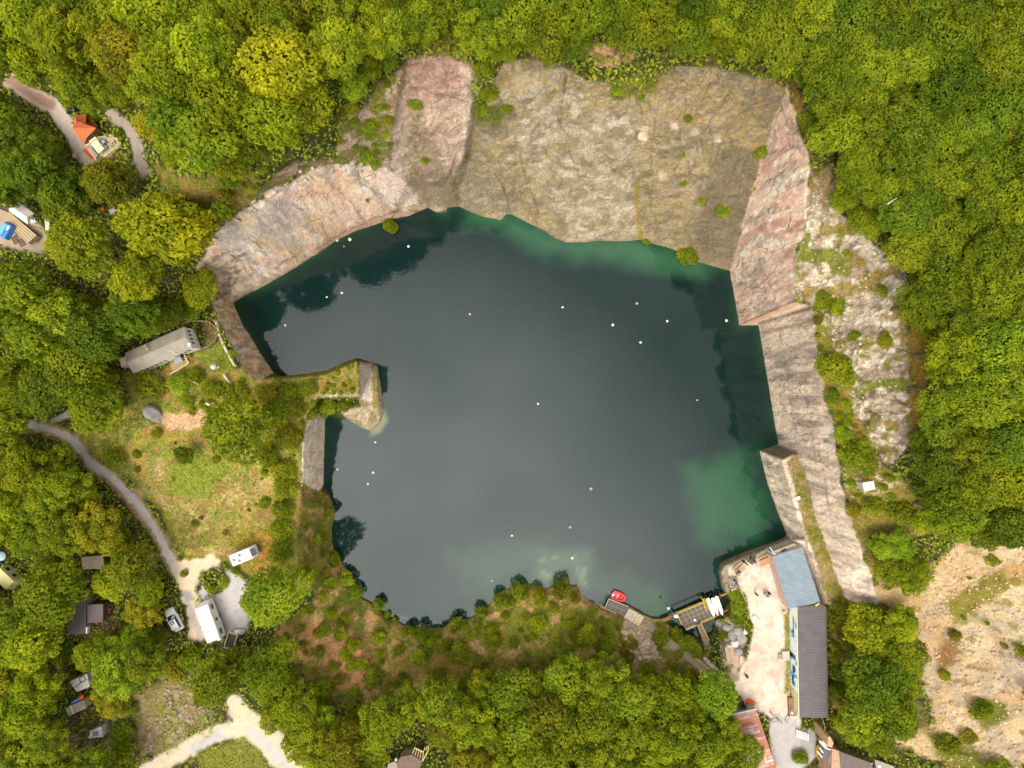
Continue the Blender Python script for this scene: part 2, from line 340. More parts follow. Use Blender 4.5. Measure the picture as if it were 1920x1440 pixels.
for u, v, r_ in ((1265,236,8),(1304,246,7),(1346,262,7),(1243,330,8)): paint([(u-r_,v-r_),(u+r_*.7,v-r_),(u+r_,v+r_*.8),(u-r_*.8,v+r_)], (190,174,148), 2, .2)
paint([(1140,150),(1200,140),(1240,150),(1230,180),(1150,185)], (116,112,44), 6, .8); paint([(1110,95),(1160,90),(1170,110),(1120,115)], (176,154,112), 4, .6, MD)
strip([(1010,172),(1045,150)], 4, (150,150,136), 1, .1)
paint([(893,205),(930,195),(950,215),(940,240),(895,230)], (110,112,44), 6, .6)
strip([(873,290),(905,340),(925,370)], 9, (122,118,44), 3, .3)
# tower and gully left of it
TW = [(738,318),(730,315),(738,240),(745,172),(765,114),(830,106),(882,122),(886,190),(880,232),(868,300),(850,335),(838,395),(800,395),(770,362)]
paint(TW, (184,158,136), 3, .25, SL); blobs(TW, (192,166,146), 1.8, .53, 85, .8); blobs(TW, (156,134,110), 1.7, .57, 86, .7, .09); paint([(765,114),(830,106),(880,124),(870,165),(790,170)], (178,146,126), 10, .7)
paint([(746,176),(756,180),(760,335),(748,330),(731,312),(739,240)], (182,164,146), 2, .1)
strip([(868,150),(876,230),(862,300)], 10, (212,192,178), 4, .5, None, .7)
for p in ([(765,175),(785,200),(790,220),(770,215)], [(790,290),(805,295),(808,305),(795,300)], [(765,330),(785,350),(780,355)]): paint(p, (106,110,42), 5, .5)
paint([(690,60),(870,60),(872,105),(840,104)], (140,118,52), 6, .6)
paint([(757,250),(775,215),(800,240),(830,300),(850,335),(836,390),(800,392),(762,350)], (158,138,112), 8, .6)
paint([(762,180),(790,160),(850,130),(866,170),(850,210),(800,200),(770,215)], (178,150,130), 12, .9); blobs([(762,116),(880,116),(880,180),(770,190)], (160,128,108), 1.2, .52, 186, .7, .08)
strip([(872,135),(874,180),(872,230),(860,285)], 13, (212,188,168), 5, .7, None, .75); strip([(862,200),(850,270),(835,320)], 16, (196,172,150), 7, .7, None, .6)
paint([(818,345),(842,332),(856,350),(862,372),(858,386),(838,388),(822,372)], (150,134,108), 4, .3); paint([(866,300),(905,300),(950,345),(958,400),(940,412),(862,386),(852,345)], (150,136,108), 6, .5); blobs([(866,300),(905,300),(950,345),(958,400),(940,412),(862,386),(852,345)], (172,158,132), 1.0, .55, 187, .7)
paint([(803,352),(818,350),(836,392),(812,396)], (164,146,122), 3, .3)
# cliffs
SH = SHORE
CNW = rc(RIM_NW)+[(760,340),(800,392)]+[p for p in SH[10:0:-1]]+[(437,570)]
paint(CNW, (206,184,156), 4, .7, CL)
AN = (1, 1, .22)
blobs(CNW, (210,166,142), 2.6, .54, 87, .75, .1, AN); blobs(CNW, (150,138,132), 1.1, .55, 88, .85, .05, AN); blobs(CNW, (218,206,194), 1.0, .58, 89, .8, .05, AN); blobs(CNW, (192,162,124), 3, .6, 90, .8, .05, (1,1,.3))
strip([(440,560),(520,520),(600,476),(690,424),(790,388)], 10, (158,138,122), 5, .5, None, .7); blobs([(560,330),(740,318),(780,380),(600,440)], (208,172,146), 3.4, .5, 188, .6, .08, (1,1,.4)); blobs([(400,440),(540,360),(600,450),(450,545)], (168,158,148), 2.2, .48, 189, .7, .08, (1,1,.3))
paint([(372,548),(366,520),(400,470),(440,500),(425,560)], (158,140,120), 8, .8, CL, .7); blobs([(372,548),(366,470),(470,470),(430,565)], (120,102,80), .9, .55, 91, .8)
paint([(690,312),(740,318),(790,375),(760,385),(710,360)], (206,184,168), 8, .6, CL, .8)
strip([(590,470),(640,440),(700,415),(780,395)], 14, (176,138,116), 4, .4, None, .8)
CE = [(1370,510),(1400,400),(1440,260),(1475,165)]+rc(RIM_E)[1:]+rc(RIM_E2)+[(1590,1135),(1545,1132),(1480,1014),(1475,1006),(1440,912),(1422,846),(1458,834),(1422,615),(1384,612)]
paint(CE, (212,190,166), 2.5, .12, CL)
CEU = [(1370,510),(1400,400),(1440,260),(1475,165)]+rc(RIM_E)[1:]+[(1386,612)]
paint(CEU, (210,180,156), 4, .3); blobs(CEU, (214,176,156), 1.9, .52, 92, .85, .05, (1,1,.3)); blobs(CEU, (168,150,136), 1.2, .56, 93, .85, .05, (1,1,.3)); blobs(CEU, (224,204,184), .9, .6, 94, .8, .04, (1,1,.3)); blobs(CEU,(180,138,116),1.6,.6,95,.7,.04,(1,1,.2))
CEL = rc(RIM_E2)+[(1590,1135),(1545,1132),(1480,1014),(1440,912),(1422,846),(1458,834),(1422,615)]
AE = (.5, 1.3, .12)
blobs(CEL, (140,132,124), .9, .57, 96, .85, .04, AE); blobs(CEL, (220,204,184), .8, .56, 97, .7, .05, AE); blobs(CEL, (214,184,162), 3, .52, 98, .5, .1); blobs(CEL, (146,128,112), 1.6, .57, 99, .6, .05, (.5,1.2,.15))
strip([(1392,609),(1490,570)], 9, (206,160,132), 2, .2); strip([(1424,607),(1520,576)], 5, (140,122,108), 2, .2)
strip([(1388,608),(1490,564)], 3, (112,96,84), 1, .1)
paint([(1424,845),(1460,833),(1494,848),(1468,862)], (120,108,94), 2, .1)
LED = [(1494,850),(1508,880),(1524,950),(1542,1005),(1562,1060),(1576,1100),(1590,1132),(1556,1136),(1540,1085),(1524,1035),(1508,990),(1496,940),(1484,895),(1474,866)]
paint(LED, (146,124,82), 2.5, .2, MD); blobs(LED, (118,116,40), 1.2, .47, 100, .95)
CW = [(396,560),(437,565),(442,575),(470,630),(514,699),(482,713),(455,690),(430,640),(412,600)]
paint(CW, (206,184,156), 2.5, .2, CL); blobs(CW, (150,134,118), .7, .54, 101, .85, .04, (.4,1.5,.2)); blobs(CW, (198,150,96), 1.0, .58, 102, .8, .04, (.4,1.5,.2)); blobs(CW, (208,196,178), .8, .6, 103, .8)
CB = [(572,783),(612,780),(609,850),(607,908),(598,922),(566,905),(570,830)]
paint(CB, (226,200,174), 2.5, .15, CL); blobs(CB, (216,206,196), .9, .55, 104, .8, .04, (1,1.6,.2)); blobs(CB, (190,160,144), 1.2, .55, 105, .7)
PE = [(673,676),(696,680),(709,686),(718,730),(722,768),(712,796),(696,810),(680,804),(652,788),(640,770),(676,762),(673,740)]
paint(PE, (166,148,122), 2.5, .2, CL); blobs(PE, (130,116,76), .9, .52, 106, .8); paint([(674,680),(696,682),(698,768),(676,740)], (196,182,164), 2, .15)
paint([(698,692),(705,696),(709,766),(699,768)], (132,118,56), 1, .1)
strip([(596,744),(672,741)], 5, (204,192,170), 1.5, .2); paint([(480,770),(500,720),(520,716),(528,722),(500,770),(488,775)], (164,134,110), 4, .5)
# cracks and sawing joints on the faces
def crack(pts, w=1.8, c=(124,110,100), amt=.6):
    q = [pts[0]]
    for (ax, ay), (bx, by) in zip(pts, pts[1:]):
        n = max(1, int(math.hypot(bx-ax, by-ay)/9))
        for i in range(1, n+1): q.append((ax+(bx-ax)*i/n+random.uniform(-2, 2), ay+(by-ay)*i/n+random.uniform(-2, 2)))
    for k in range(0, len(q)-1, 4):
        if random.random() < .8: strip(q[k:k+5], w*random.uniform(.6, 1.3), c, 1.2, .16, None, amt)
for p in ([(1460,615),(1474,690),(1484,760),(1492,832)], [(1496,600),(1506,690),(1517,770),(1527,840),(1540,930)], [(1437,690),(1470,682),(1505,668)], [(1447,742),(1480,735),(1530,725)], [(1444,712),(1500,700),(1540,690)], [(1452,780),(1500,776),(1555,770)], [(1456,805),(1510,800),(1565,795)],
  [(1425,640),(1470,628),(1524,606)], [(1400,520),(1418,540),(1438,520),(1424,500),(1400,520)], [(1390,560),(1430,530),(1480,470)], [(1418,540),(1425,580)], [(1440,520),(1450,565)], [(1376,545),(1400,530)], [(1432,880),(1470,870)], [(1452,935),(1490,930)], [(1545,900),(1572,890)], [(1540,860),(1555,960),(1580,1050)], [(1382,500),(1392,480),(1394,520)], [(1400,470),(1440,410),(1470,330)], [(1420,430),(1450,400),(1480,390)]): crack(p)
for p in ([(690,425),(660,380),(620,345)], [(740,400),(700,360),(690,340)], [(560,490),(520,440),(480,410)], [(620,450),(585,400),(560,370)], [(480,535),(450,490),(410,460)], [(600,462),(680,418),(780,384)], [(520,500),(590,455)], [(450,550),(420,540),(390,560)]): crack(p, 2.4, (130,110,98))
for p in ([(600,800),(572,803)], [(608,850),(575,848)], [(606,880),(570,876)], [(598,785),(594,900)]): crack(p, 2, (150,126,112))
for p in ([(960,240),(985,330),(1010,400)], [(1060,140),(1050,230),(1085,330)], [(1240,170),(1225,260),(1215,350),(1235,450)], [(900,300),(940,340),(955,400)], [(1120,300),(1190,345)], [(1280,200),(1310,260),(1300,330)], [(1193,180),(1210,235)], [(1108,356),(1150,352),(1180,366)], [(800,170),(880,192)], [(770,245),(800,262),(830,230)]): crack(p, 3, (112,96,72), .6)
crack([(842,330),(856,350),(864,380)], 4, (104,88,68)); crack([(815,345),(840,332),(852,300)], 3.5, (108,92,70)); crack([(945,350),(953,385),(948,400)], 4, (96,84,66))
# yard, quay, tracks and roads
QUAY = [(1346,1054),(1405,1030),(1478,1004),(1484,1020),(1450,1045),(1400,1048),(1372,1070),(1366,1100),(1375,1112),(1356,1112),(1346,1075)]
paint(QUAY, (150,136,112), 1.5, .1, YD); blobs(QUAY, (110,110,60), .7, .58, 107, .8); blobs(QUAY, (182,168,146), .6, .55, 110, .8)
YARD = [(1366,1066),(1400,1047),(1440,1036),(1452,1042),(1480,1140),(1483,1200),(1482,1300),(1500,1345),(1500,1400),(1440,1345),(1378,1312),(1376,1268),(1400,1238),(1412,1180),(1405,1150),(1396,1112),(1370,1106)]
paint(YARD, (224,204,182), 2.5, .25, YD); blobs(YARD, (236,222,204), 2, .52, 108, .7); blobs(YARD, (206,178,158), 1.4, .58, 109, .7)
paint([(1468,1150),(1480,1145),(1482,1300),(1470,1300),(1474,1230)], (146,136,56), 4, .5, MD)
paint([(1442,1350),(1460,1338),(1495,1348),(1503,1420),(1512,1540),(1448,1540),(1444,1420)], (158,150,148), 4, .2, RD)
paint([(1498,1365),(1530,1368),(1530,1420),(1505,1440),(1500,1400)], (150,142,138), 3, .3, RD)
strip([(1178,1150),(1215,1170),(1262,1207),(1300,1236),(1345,1268),(1378,1270)], 17, (170,150,128), 3, .3, YD)
paint([(1170,1155),(1195,1165),(1230,1200),(1225,1220),(1190,1210),(1172,1185)], (176,154,128), 3, .5); blobs([(1160,1180),(1235,1190),(1240,1240),(1190,1240)], (206,182,152), .7, .52, 111)
strip([(60,797),(105,808),(140,826),(165,862),(212,897),(262,950),(298,1002),(328,1070)], 28, (178,146,100), 4, .7, MD, .9)
strip([(60,797),(105,808),(140,826),(165,862),(212,897),(262,950),(298,1002),(330,1074)], 15, (166,158,150), 2.5, .4, RD)
strip([(98,790),(130,775),(150,785)], 12, (156,148,138), 2, .2, RD)
for o in (-4.5, 4.5): strip([(60+o,797),(105+o,808),(140+o,826),(165+o,862),(212+o,897),(262+o,950),(298+o,1002),(330+o,1074)], 3, (172,164,160), 2, .3, None, .7)
paint([(318,1062),(345,1050),(398,1042),(410,1052),(408,1062),(378,1076),(366,1090),(372,1118),(385,1196),(352,1200),(352,1150),(338,1110)], (186,168,140), 4, .6, RD)
paint([(340,1108),(358,1106),(364,1125),(350,1132)], (142,136,134), 3, .2); strip([(354,1130),(366,1170),(376,1200)], 7, (164,154,146), 3, .2); strip([(364,1120),(374,1160),(386,1195)], 3, (140,130,62), 1.5, .2)
paint([(424,1070),(450,1078),(465,1105),(448,1130),(466,1150),(466,1182),(432,1198),(404,1160),(372,1112),(380,1098),(404,1118),(428,1100)], (192,184,180), 3, .4, YD)
ROADS = [[(240,1465),(290,1438),(345,1405),(400,1378),(462,1362),(500,1400),(540,1440),(575,1480)], [(440,1318),(452,1340),(466,1368)]]
for p in ROADS: strip(p, 34, (172,158,136), 5, .5, RD)
paint([(425,1320),(452,1308),(520,1368),(580,1440),(600,1500),(545,1500),(520,1450),(484,1404),(440,1392),(436,1360)], (176,162,138), 5, .6, RD)
strip([(365,1402),(410,1378)], 16, (156,150,148), 4, .2); strip([(466,1366),(500,1398),(540,1440)], 12, (164,158,156), 6, .3)
paint([(240,1310),(330,1260),(370,1300),(390,1340),(330,1400),(270,1420),(250,1360)], (136,118,74), 12, 1.3, MD); blobs([(250,1270),(400,1260),(400,1390),(250,1420)], (118,120,44), 2, .5, 212, .85); blobs([(250,1300),(400,1270),(400,1380),(260,1420)], (160,140,116), .8, .57, 112, .8)
paint([(370,1410),(460,1380),(490,1410),(510,1470),(380,1470)], (118,120,42), 6, .4, MD)
paint([(205,1330),(245,1320),(240,1350),(205,1400),(190,1390)], (126,112,104), 5, .4)
strip([(20,150),(60,178),(100,198),(128,240),(158,288),(185,315)], 30, (176,158,144), 4, .4, RD)
strip([(20,150),(60,178),(95,195)], 22, (120,86,66), 6, .3, None, .8)
strip([(208,214),(240,240),(254,262),(262,300),(272,322)], 22, (182,164,148), 3, .25, YD)
paint([(-60,380),(10,388),(60,410),(95,440),(80,480),(50,470),(10,462),(-60,440)], (178,158,134), 5, .3, YD)
paint([(195,385),(230,388),(226,405),(200,402)], (150,130,112), 3, .3)
paint([(100,1330),(190,1330),(200,1400),(120,1420)], (104,78,66), 8, .6); paint([(135,1150),(225,1140),(225,1190),(140,1200)], (120,92,72), 6, .5)
# outcrops between dock and yard
paint([(1340,1165),(1385,1160),(1400,1200),(1395,1230),(1372,1245),(1348,1222),(1350,1190)], (178,158,140), 4, .5, SL)
paint([(1352,1215),(1385,1212),(1398,1240),(1378,1262),(1356,1245)], (206,176,152), 2, .3, YD)
# fine break-up of every colour
col *= (0.86+.28*n3+.16*(n1-.5))[..., None]
cls = np.where((lake > -4) & (cls == G_), MD, cls)

# height noise by class
amp = np.choose(cls, [.7, .45, 1.0, .75, .04, .05, .45])
nz = (fbm(XX, YY, Z*.4, 4.5, 4, 5)-.5)*1.5+(fbm(XX, YY, Z, 1.0, 3, 6)-.5)*.7
ridg = np.abs(fbm(XX, YY, Z*.5, 3.2, 4, 8)-.5)*2
nz = nz+np.where(cls == SL, (ridg-.25)*1.9+(np.abs(fbm(XX, YY, Z, 1.1, 3, 18)-.5)-.12)*1.8, 0)
blk = np.floor(fbm(XX*.8, YY*.8, Z*.15, 3.0, 2, 15)*9)/9-.5      # quarried benches and joints on the sawn faces
nz = nz+np.where(cls == CL, blk*2.0+(np.abs(fbm(XX*1.2, YY*1.2, Z*.25, 1.3, 3, 19)-.5)-.12)*2.2, 0)
nz = nz+np.where(cls == SA, -np.abs(fbm(XX*.5+YY*.3, YY*1.1-XX*.3, Z*0, 4.5, 4, 23)-.5)*3+.4, 0)
edge = np.clip(Z/3, 0, 1)*smooth(0, 8, -lake)
Z = Z+nz*amp*edge*smooth(-260, -40, np.minimum(np.minimum(UU, VV), np.minimum(1920-UU, 1440-VV)))
Z = np.where(lake > 0, -np.clip(lake*.35, 0, 4), np.maximum(Z, .12*np.clip(-lake, 0, 5)))
XX = (UU-960)*(H-Z)/F; YY = (720-VV)*(H-Z)/F
KALB = .56
col = np.clip(col*(np.choose(cls, [.85, 1.05, .95, .66, 1.0, .64, .82]))[..., None], 0, .70)
def zat(u, v):
    i = int(np.clip(np.searchsorted(U1, u), 1, len(U1)-1)); j = int(np.clip(np.searchsorted(V1, v), 1, len(V1)-1))
    a = (u-U1[i-1])/(U1[i]-U1[i-1]); b = (v-V1[j-1])/(V1[j]-V1[j-1])
    return float((Z[j-1, i-1]*(1-a)+Z[j-1, i]*a)*(1-b)+(Z[j, i-1]*(1-a)+Z[j, i]*a)*b)
def clat(u, v): return int(cls[int(np.clip(np.searchsorted(V1, v), 0, len(V1)-1)), int(np.clip(np.searchsorted(U1, u), 0, len(U1)-1))])
def ground(x, y, z0=8.0):          # ground height under world (x, y)
    z = z0
    for _ in range(14):
        u = 960+x*F/(H-z); v = 720-y*F/(H-z)
        z = .5*z+.5*zat(u, v)
    return z

# ------------------------------------------------------------------ materials
def new_mat(name):
    m = bpy.data.materials.new(name); m.use_nodes = True
    nt = m.node_tree; b = nt.nodes['Principled BSDF']; return m, nt, b
def mat(name, rgb, rough=.7, vary=.15, scale=3.0, metal=0.0, bump=.0, spec=.4):
    """plain procedural paint/stone/wood: rgb is sRGB 0-255, converted to a real base colour, broken up by noise"""
    m, nt, b = new_mat(name)
    c = np.clip(lin(rgb)*.72, 0, .8)
    tcn = N(nt, 'ShaderNodeTexCoord'); no = N(nt, 'ShaderNodeTexNoise')
    no.inputs['Scale'].default_value = scale; no.inputs['Detail'].default_value = 5
    nt.links.new(tcn.outputs['Object'], no.inputs['Vector'])
    r = N(nt, 'ShaderNodeValToRGB')
    r.color_ramp.elements[0].position = .3; r.color_ramp.elements[1].position = .7
    r.color_ramp.elements[0].color = (*[float(x*(1-vary)) for x in c], 1)
    r.color_ramp.elements[1].color = (*[float(min(.85, x*(1+vary))) for x in c], 1)
    nt.links.new(no.outputs['Fac'], r.inputs['Fac']); nt.links.new(r.outputs['Color'], b.inputs['Base Color'])
    b.inputs['Roughness'].default_value = rough; b.inputs['Metallic'].default_value = metal
    b.inputs['Specular IOR Level'].default_value = spec
    if bump:
        bp = N(nt, 'ShaderNodeBump'); bp.inputs['Strength'].default_value = bump; bp.inputs['Distance'].default_value = .05
        nt.links.new(no.outputs['Fac'], bp.inputs['Height']); nt.links.new(bp.outputs['Normal'], b.inputs['Normal'])
    return m
def terrain_mat(name, rough, fine, amt, bumpd, zs=1.0, crk=0.0):
    m, nt, b = new_mat(name)
    at = N(nt, 'ShaderNodeAttribute', attribute_name='tint')
    g = N(nt, 'ShaderNodeNewGeometry')
    mp = N(nt, 'ShaderNodeMapping'); mp.inputs['Scale'].default_value = (1, 1, zs)
    nt.links.new(g.outputs['Position'], mp.inputs['Vector'])
    a = N(nt, 'ShaderNodeTexNoise'); a.inputs['Scale'].default_value = fine; a.inputs['Detail'].default_value = 6; a.inputs['Roughness'].default_value = .65
    c = N(nt, 'ShaderNodeTexVoronoi', feature='F1'); c.inputs['Scale'].default_value = fine*1.3
    nt.links.new(mp.outputs['Vector'], a.inputs['Vector']); nt.links.new(mp.outputs['Vector'], c.inputs['Vector'])
    rr = N(nt, 'ShaderNodeMapRange'); rr.inputs['From Min'].default_value = .3; rr.inputs['From Max'].default_value = .7
    rr.inputs['To Min'].default_value = 1-amt; rr.inputs['To Max'].default_value = 1+amt
    nt.links.new(a.outputs['Fac'], rr.inputs['Value'])
    sx = N(nt, 'ShaderNodeSeparateColor'); nt.links.new(c.outputs['Color'], sx.inputs[0])
    r2 = N(nt, 'ShaderNodeMapRange'); r2.inputs['To Min'].default_value = 1-amt*.6; r2.inputs['To Max'].default_value = 1+amt*.6
    nt.links.new(sx.outputs[0], r2.inputs['Value'])
    mu = N(nt, 'ShaderNodeMath', operation='MULTIPLY'); nt.links.new(rr.outputs[0], mu.inputs[0]); nt.links.new(r2.outputs[0], mu.inputs[1])
    if crk:      # joints and fractures of the rock
        wp = N(nt, 'ShaderNodeTexNoise'); wp.inputs['Scale'].default_value = .5; wp.inputs['Detail'].default_value = 4
        nt.links.new(mp.outputs['Vector'], wp.inputs['Vector'])
        ws_ = N(nt, 'ShaderNodeVectorMath', operation='MULTIPLY_ADD'); ws_.inputs[1].default_value = (3, 3, 3)
        nt.links.new(wp.outputs['Color'], ws_.inputs[0]); nt.links.new(mp.outputs['Vector'], ws_.inputs[2])
        ve = N(nt, 'ShaderNodeTexVoronoi', feature='DISTANCE_TO_EDGE'); ve.inputs['Scale'].default_value = .24
        nt.links.new(ws_.outputs['Vector'], ve.inputs['Vector'])
        vr = N(nt, 'ShaderNodeMapRange'); vr.inputs['From Max'].default_value = .035; vr.inputs['To Min'].default_value = 1-crk; vr.inputs['To Max'].default_value = 1
        nt.links.new(ve.outputs['Distance'], vr.inputs['Value'])
        # only part of the joints are open
        w2 = N(nt, 'ShaderNodeTexNoise'); w2.inputs['Scale'].default_value = .35; nt.links.new(mp.outputs['Vector'], w2.inputs['Vector'])
        w3 = N(nt, 'ShaderNodeMapRange'); w3.inputs['From Min'].default_value = .45; w3.inputs['From Max'].default_value = .6; nt.links.new(w2.outputs['Fac'], w3.inputs['Value'])
        w4_ = N(nt, 'ShaderNodeMix', data_type='FLOAT'); w4_.inputs[2].default_value = 1.0; nt.links.new(w3.outputs[0], w4_.inputs[0]); nt.links.new(vr.outputs[0], w4_.inputs[3]); vr = w4_
        m2 = N(nt, 'ShaderNodeMath', operation='MULTIPLY'); nt.links.new(mu.outputs[0], m2.inputs[0]); nt.links.new(vr.outputs[0], m2.inputs[1]); mu = m2
    vs = N(nt, 'ShaderNodeVectorMath', operation='SCALE'); nt.links.new(at.outputs['Color'], vs.inputs[0]); nt.links.new(mu.outputs[0], vs.inputs['Scale'])
    nt.links.new(vs.outputs['Vector'], b.inputs['Base Color'])
    b.inputs['Roughness'].default_value = rough; b.inputs['Specular IOR Level'].default_value = .25
    bp = N(nt, 'ShaderNodeBump'); bp.inputs['Strength'].default_value = 1.0; bp.inputs['Distance'].default_value = bumpd
    nt.links.new(mu.outputs[0], bp.inputs['Height']); nt.links.new(bp.outputs['Normal'], b.inputs['Normal'])
    return m
TM = {G_: terrain_mat('forest_floor', .95, 2.2, .35, .25), MD: terrain_mat('meadow_soil', .95, 2.6, .35, .2), CL: terrain_mat('sawn_marble_face', .85, 1.7, .20, .4, .5, .34),
      SL: terrain_mat('weathered_rock', .9, 2.2, .26, .5, 1.0, .26), SA: terrain_mat('sand_and_stones', .95, 2.4, .22, .25), RD: terrain_mat('asphalt_and_gravel', .9, 3.0, .08, .02), YD: terrain_mat('pale_gravel', .9, 2.4, .1, .03)}

# ------------------------------------------------------------------ object helpers
def link(o): SC.collection.objects.link(o); return o
def tag(o, label=None, cat=None, group=None, kind=None):
    if label: o['label'] = label
    if cat: o['category'] = cat
    if group: o['group'] = group
    if kind: o['kind'] = kind
    return o
def np_mesh(name, co, faces, tint=None):
    """mesh from numpy arrays: co (n,3), faces (m,4) or (m,3)"""
    me = bpy.data.meshes.new(name)
    n, m, k = len(co), len(faces), faces.shape[1]
    me.vertices.add(n); me.vertices.foreach_set('co', np.ascontiguousarray(co, dtype=np.float32).ravel())
    me.loops.add(m*k); me.loops.foreach_set('vertex_index', np.ascontiguousarray(faces, dtype=np.int32).ravel())
    me.polygons.add(m); me.polygons.foreach_set('loop_start', np.arange(0, m*k, k, dtype=np.int32))
    me.update(calc_edges=True)
    if tint is not None:
        at = me.color_attributes.new('tint', 'FLOAT_COLOR', 'POINT')
        at.data.foreach_set('color', np.concatenate([tint, np.ones((n, 1))], 1).astype(np.float32).ravel())
    return me

# terrain sheet, cut along its surface classes into joined pieces
nv, nu = UU.shape
idx = np.arange(nv*nu).reshape(nv, nu)
quads = np.stack([idx[1:, :-1], idx[1:, 1:], idx[:-1, 1:], idx[:-1, :-1]], -1).reshape(-1, 4)
fc = cls[:-1, :-1].ravel()
deep = (lake[:-1, :-1] > 60).ravel()
CO = np.stack([XX, YY, Z], -1).reshape(-1, 3); TI = col.reshape(-1, 3)
NAMES = {G_: 'terrain', MD: 'meadow', CL: 'quarry_wall', SL: 'rock_slope', SA: 'sand_slope', RD: 'road', YD: 'gravel_yard'}
for k, nm in NAMES.items():
    q = quads[(fc == k) & ~deep]
    used, invx = np.unique(q, return_inverse=True)
    me = np_mesh(nm, CO[used], invx.reshape(-1, 4), TI[used])
    me.materials.append(TM[k])
    me.polygons.foreach_set('use_smooth', np.ones(len(me.polygons), bool))
    tag(link(bpy.data.objects.new(nm, me)), kind='structure')

# ------------------------------------------------------------------ water
gx = np.arange(-56, 56.1, .5); gy = np.arange(-50, 36.1, .5)
GX, GY = np.meshgrid(gx, gy)
PU = 960+GX*F/H; PV = 720-GY*F/H
dsh = sdist(PU, PV, SHORE)
base = np.ones(GX.shape+(3,))*np.array([.004, .015, .014])
def wpaint(poly, c, fe, amt=1.0):
    m = (smooth(-fe, fe, sdist(PU, PV, poly)+(fbm(GX, GY, None, 3, 3, 5)-.5)*fe)*amt)[..., None]
    return base*(1-m)+np.array(c)*m
wn = fbm(GX, GY, None, 6, 3, 77)
near = (np.exp(-np.clip(dsh, 0, 400)/8)*.75*(.25+.75*smooth(.35, .62, wn)))[..., None]
base = base*(1-near)+np.array([.010, .055, .022])*near
base = wpaint([(880,395),(960,400),(1060,450),(1200,448),(1320,490),(1320,520),(1150,490),(1020,475),(940,430),(870,420)], (.030,.105,.050), 26, .75)
base = wpaint([(1290,880),(1390,850),(1440,960),(1430,1020),(1310,1010)], (.014,.075,.028), 34, .75)
base = wpaint([(1020,1040),(1102,1035),(1104,1100),(1060,1100),(1000,1090)], (.050,.085,.052), 18, .8)
base = wpaint([(850,1040),(1000,1020),(1130,1080),(1240,1100),(1250,1165),(1180,1150),(1080,1110),(960,1100),(900,1120)], (.028,.062,.038), 40, .6)
base = wpaint([(1185,1120),(1240,1110),(1260,1150),(1230,1160)], (.012,.050,.016), 10, .8)
base = wpaint([(698,795),(722,770),(728,790),(712,812),(696,816)], (.14,.15,.06), 5, .8)
rk = smooth(.56, .62, fbm(GX, GY, None, 1.3, 3, 88))*smooth(-4, 6, sdist(PU, PV, [(1010,1045),(1103,1035),(1104,1102),(1010,1096)]))
base = base*(1-rk[..., None]*.6)+np.array([.11, .14, .075])*rk[..., None]*.6
ni, nj = GX.shape
ix = np.arange(ni*nj).reshape(ni, nj)
fq = np.stack([ix[:-1, :-1], ix[:-1, 1:], ix[1:, 1:], ix[1:, :-1]], -1).reshape(-1, 4)
keep = (dsh[:-1, :-1] > -40).ravel()
me = np_mesh('water', np.stack([GX, GY, GX*0], -1).reshape(-1, 3), fq[keep], base.reshape(-1, 3))
wm, nt_, b_ = new_mat('lake_water')
at_ = N(nt_, 'ShaderNodeAttribute', attribute_name='tint'); nt_.links.new(at_.outputs['Color'], b_.inputs['Base Color'])
b_.inputs['Roughness'].default_value = .04; b_.inputs['IOR'].default_value = 1.375; b_.inputs['Specular IOR Level'].default_value = .52
g_ = N(nt_, 'ShaderNodeNewGeometry')
wn_ = N(nt_, 'ShaderNodeTexNoise'); wn_.inputs['Scale'].default_value = 1.1; wn_.inputs['Detail'].default_value = 4
nt_.links.new(g_.outputs['Position'], wn_.inputs['Vector'])
bp_ = N(nt_, 'ShaderNodeBump'); bp_.inputs['Strength'].default_value = .5; bp_.inputs['Distance'].default_value = .020
nt_.links.new(wn_.outputs['Fac'], bp_.inputs['Height']); nt_.links.new(bp_.outputs['Normal'], b_.inputs['Normal'])
me.materials.append(wm)
tag(link(bpy.data.objects.new('water', me)), kind='structure')

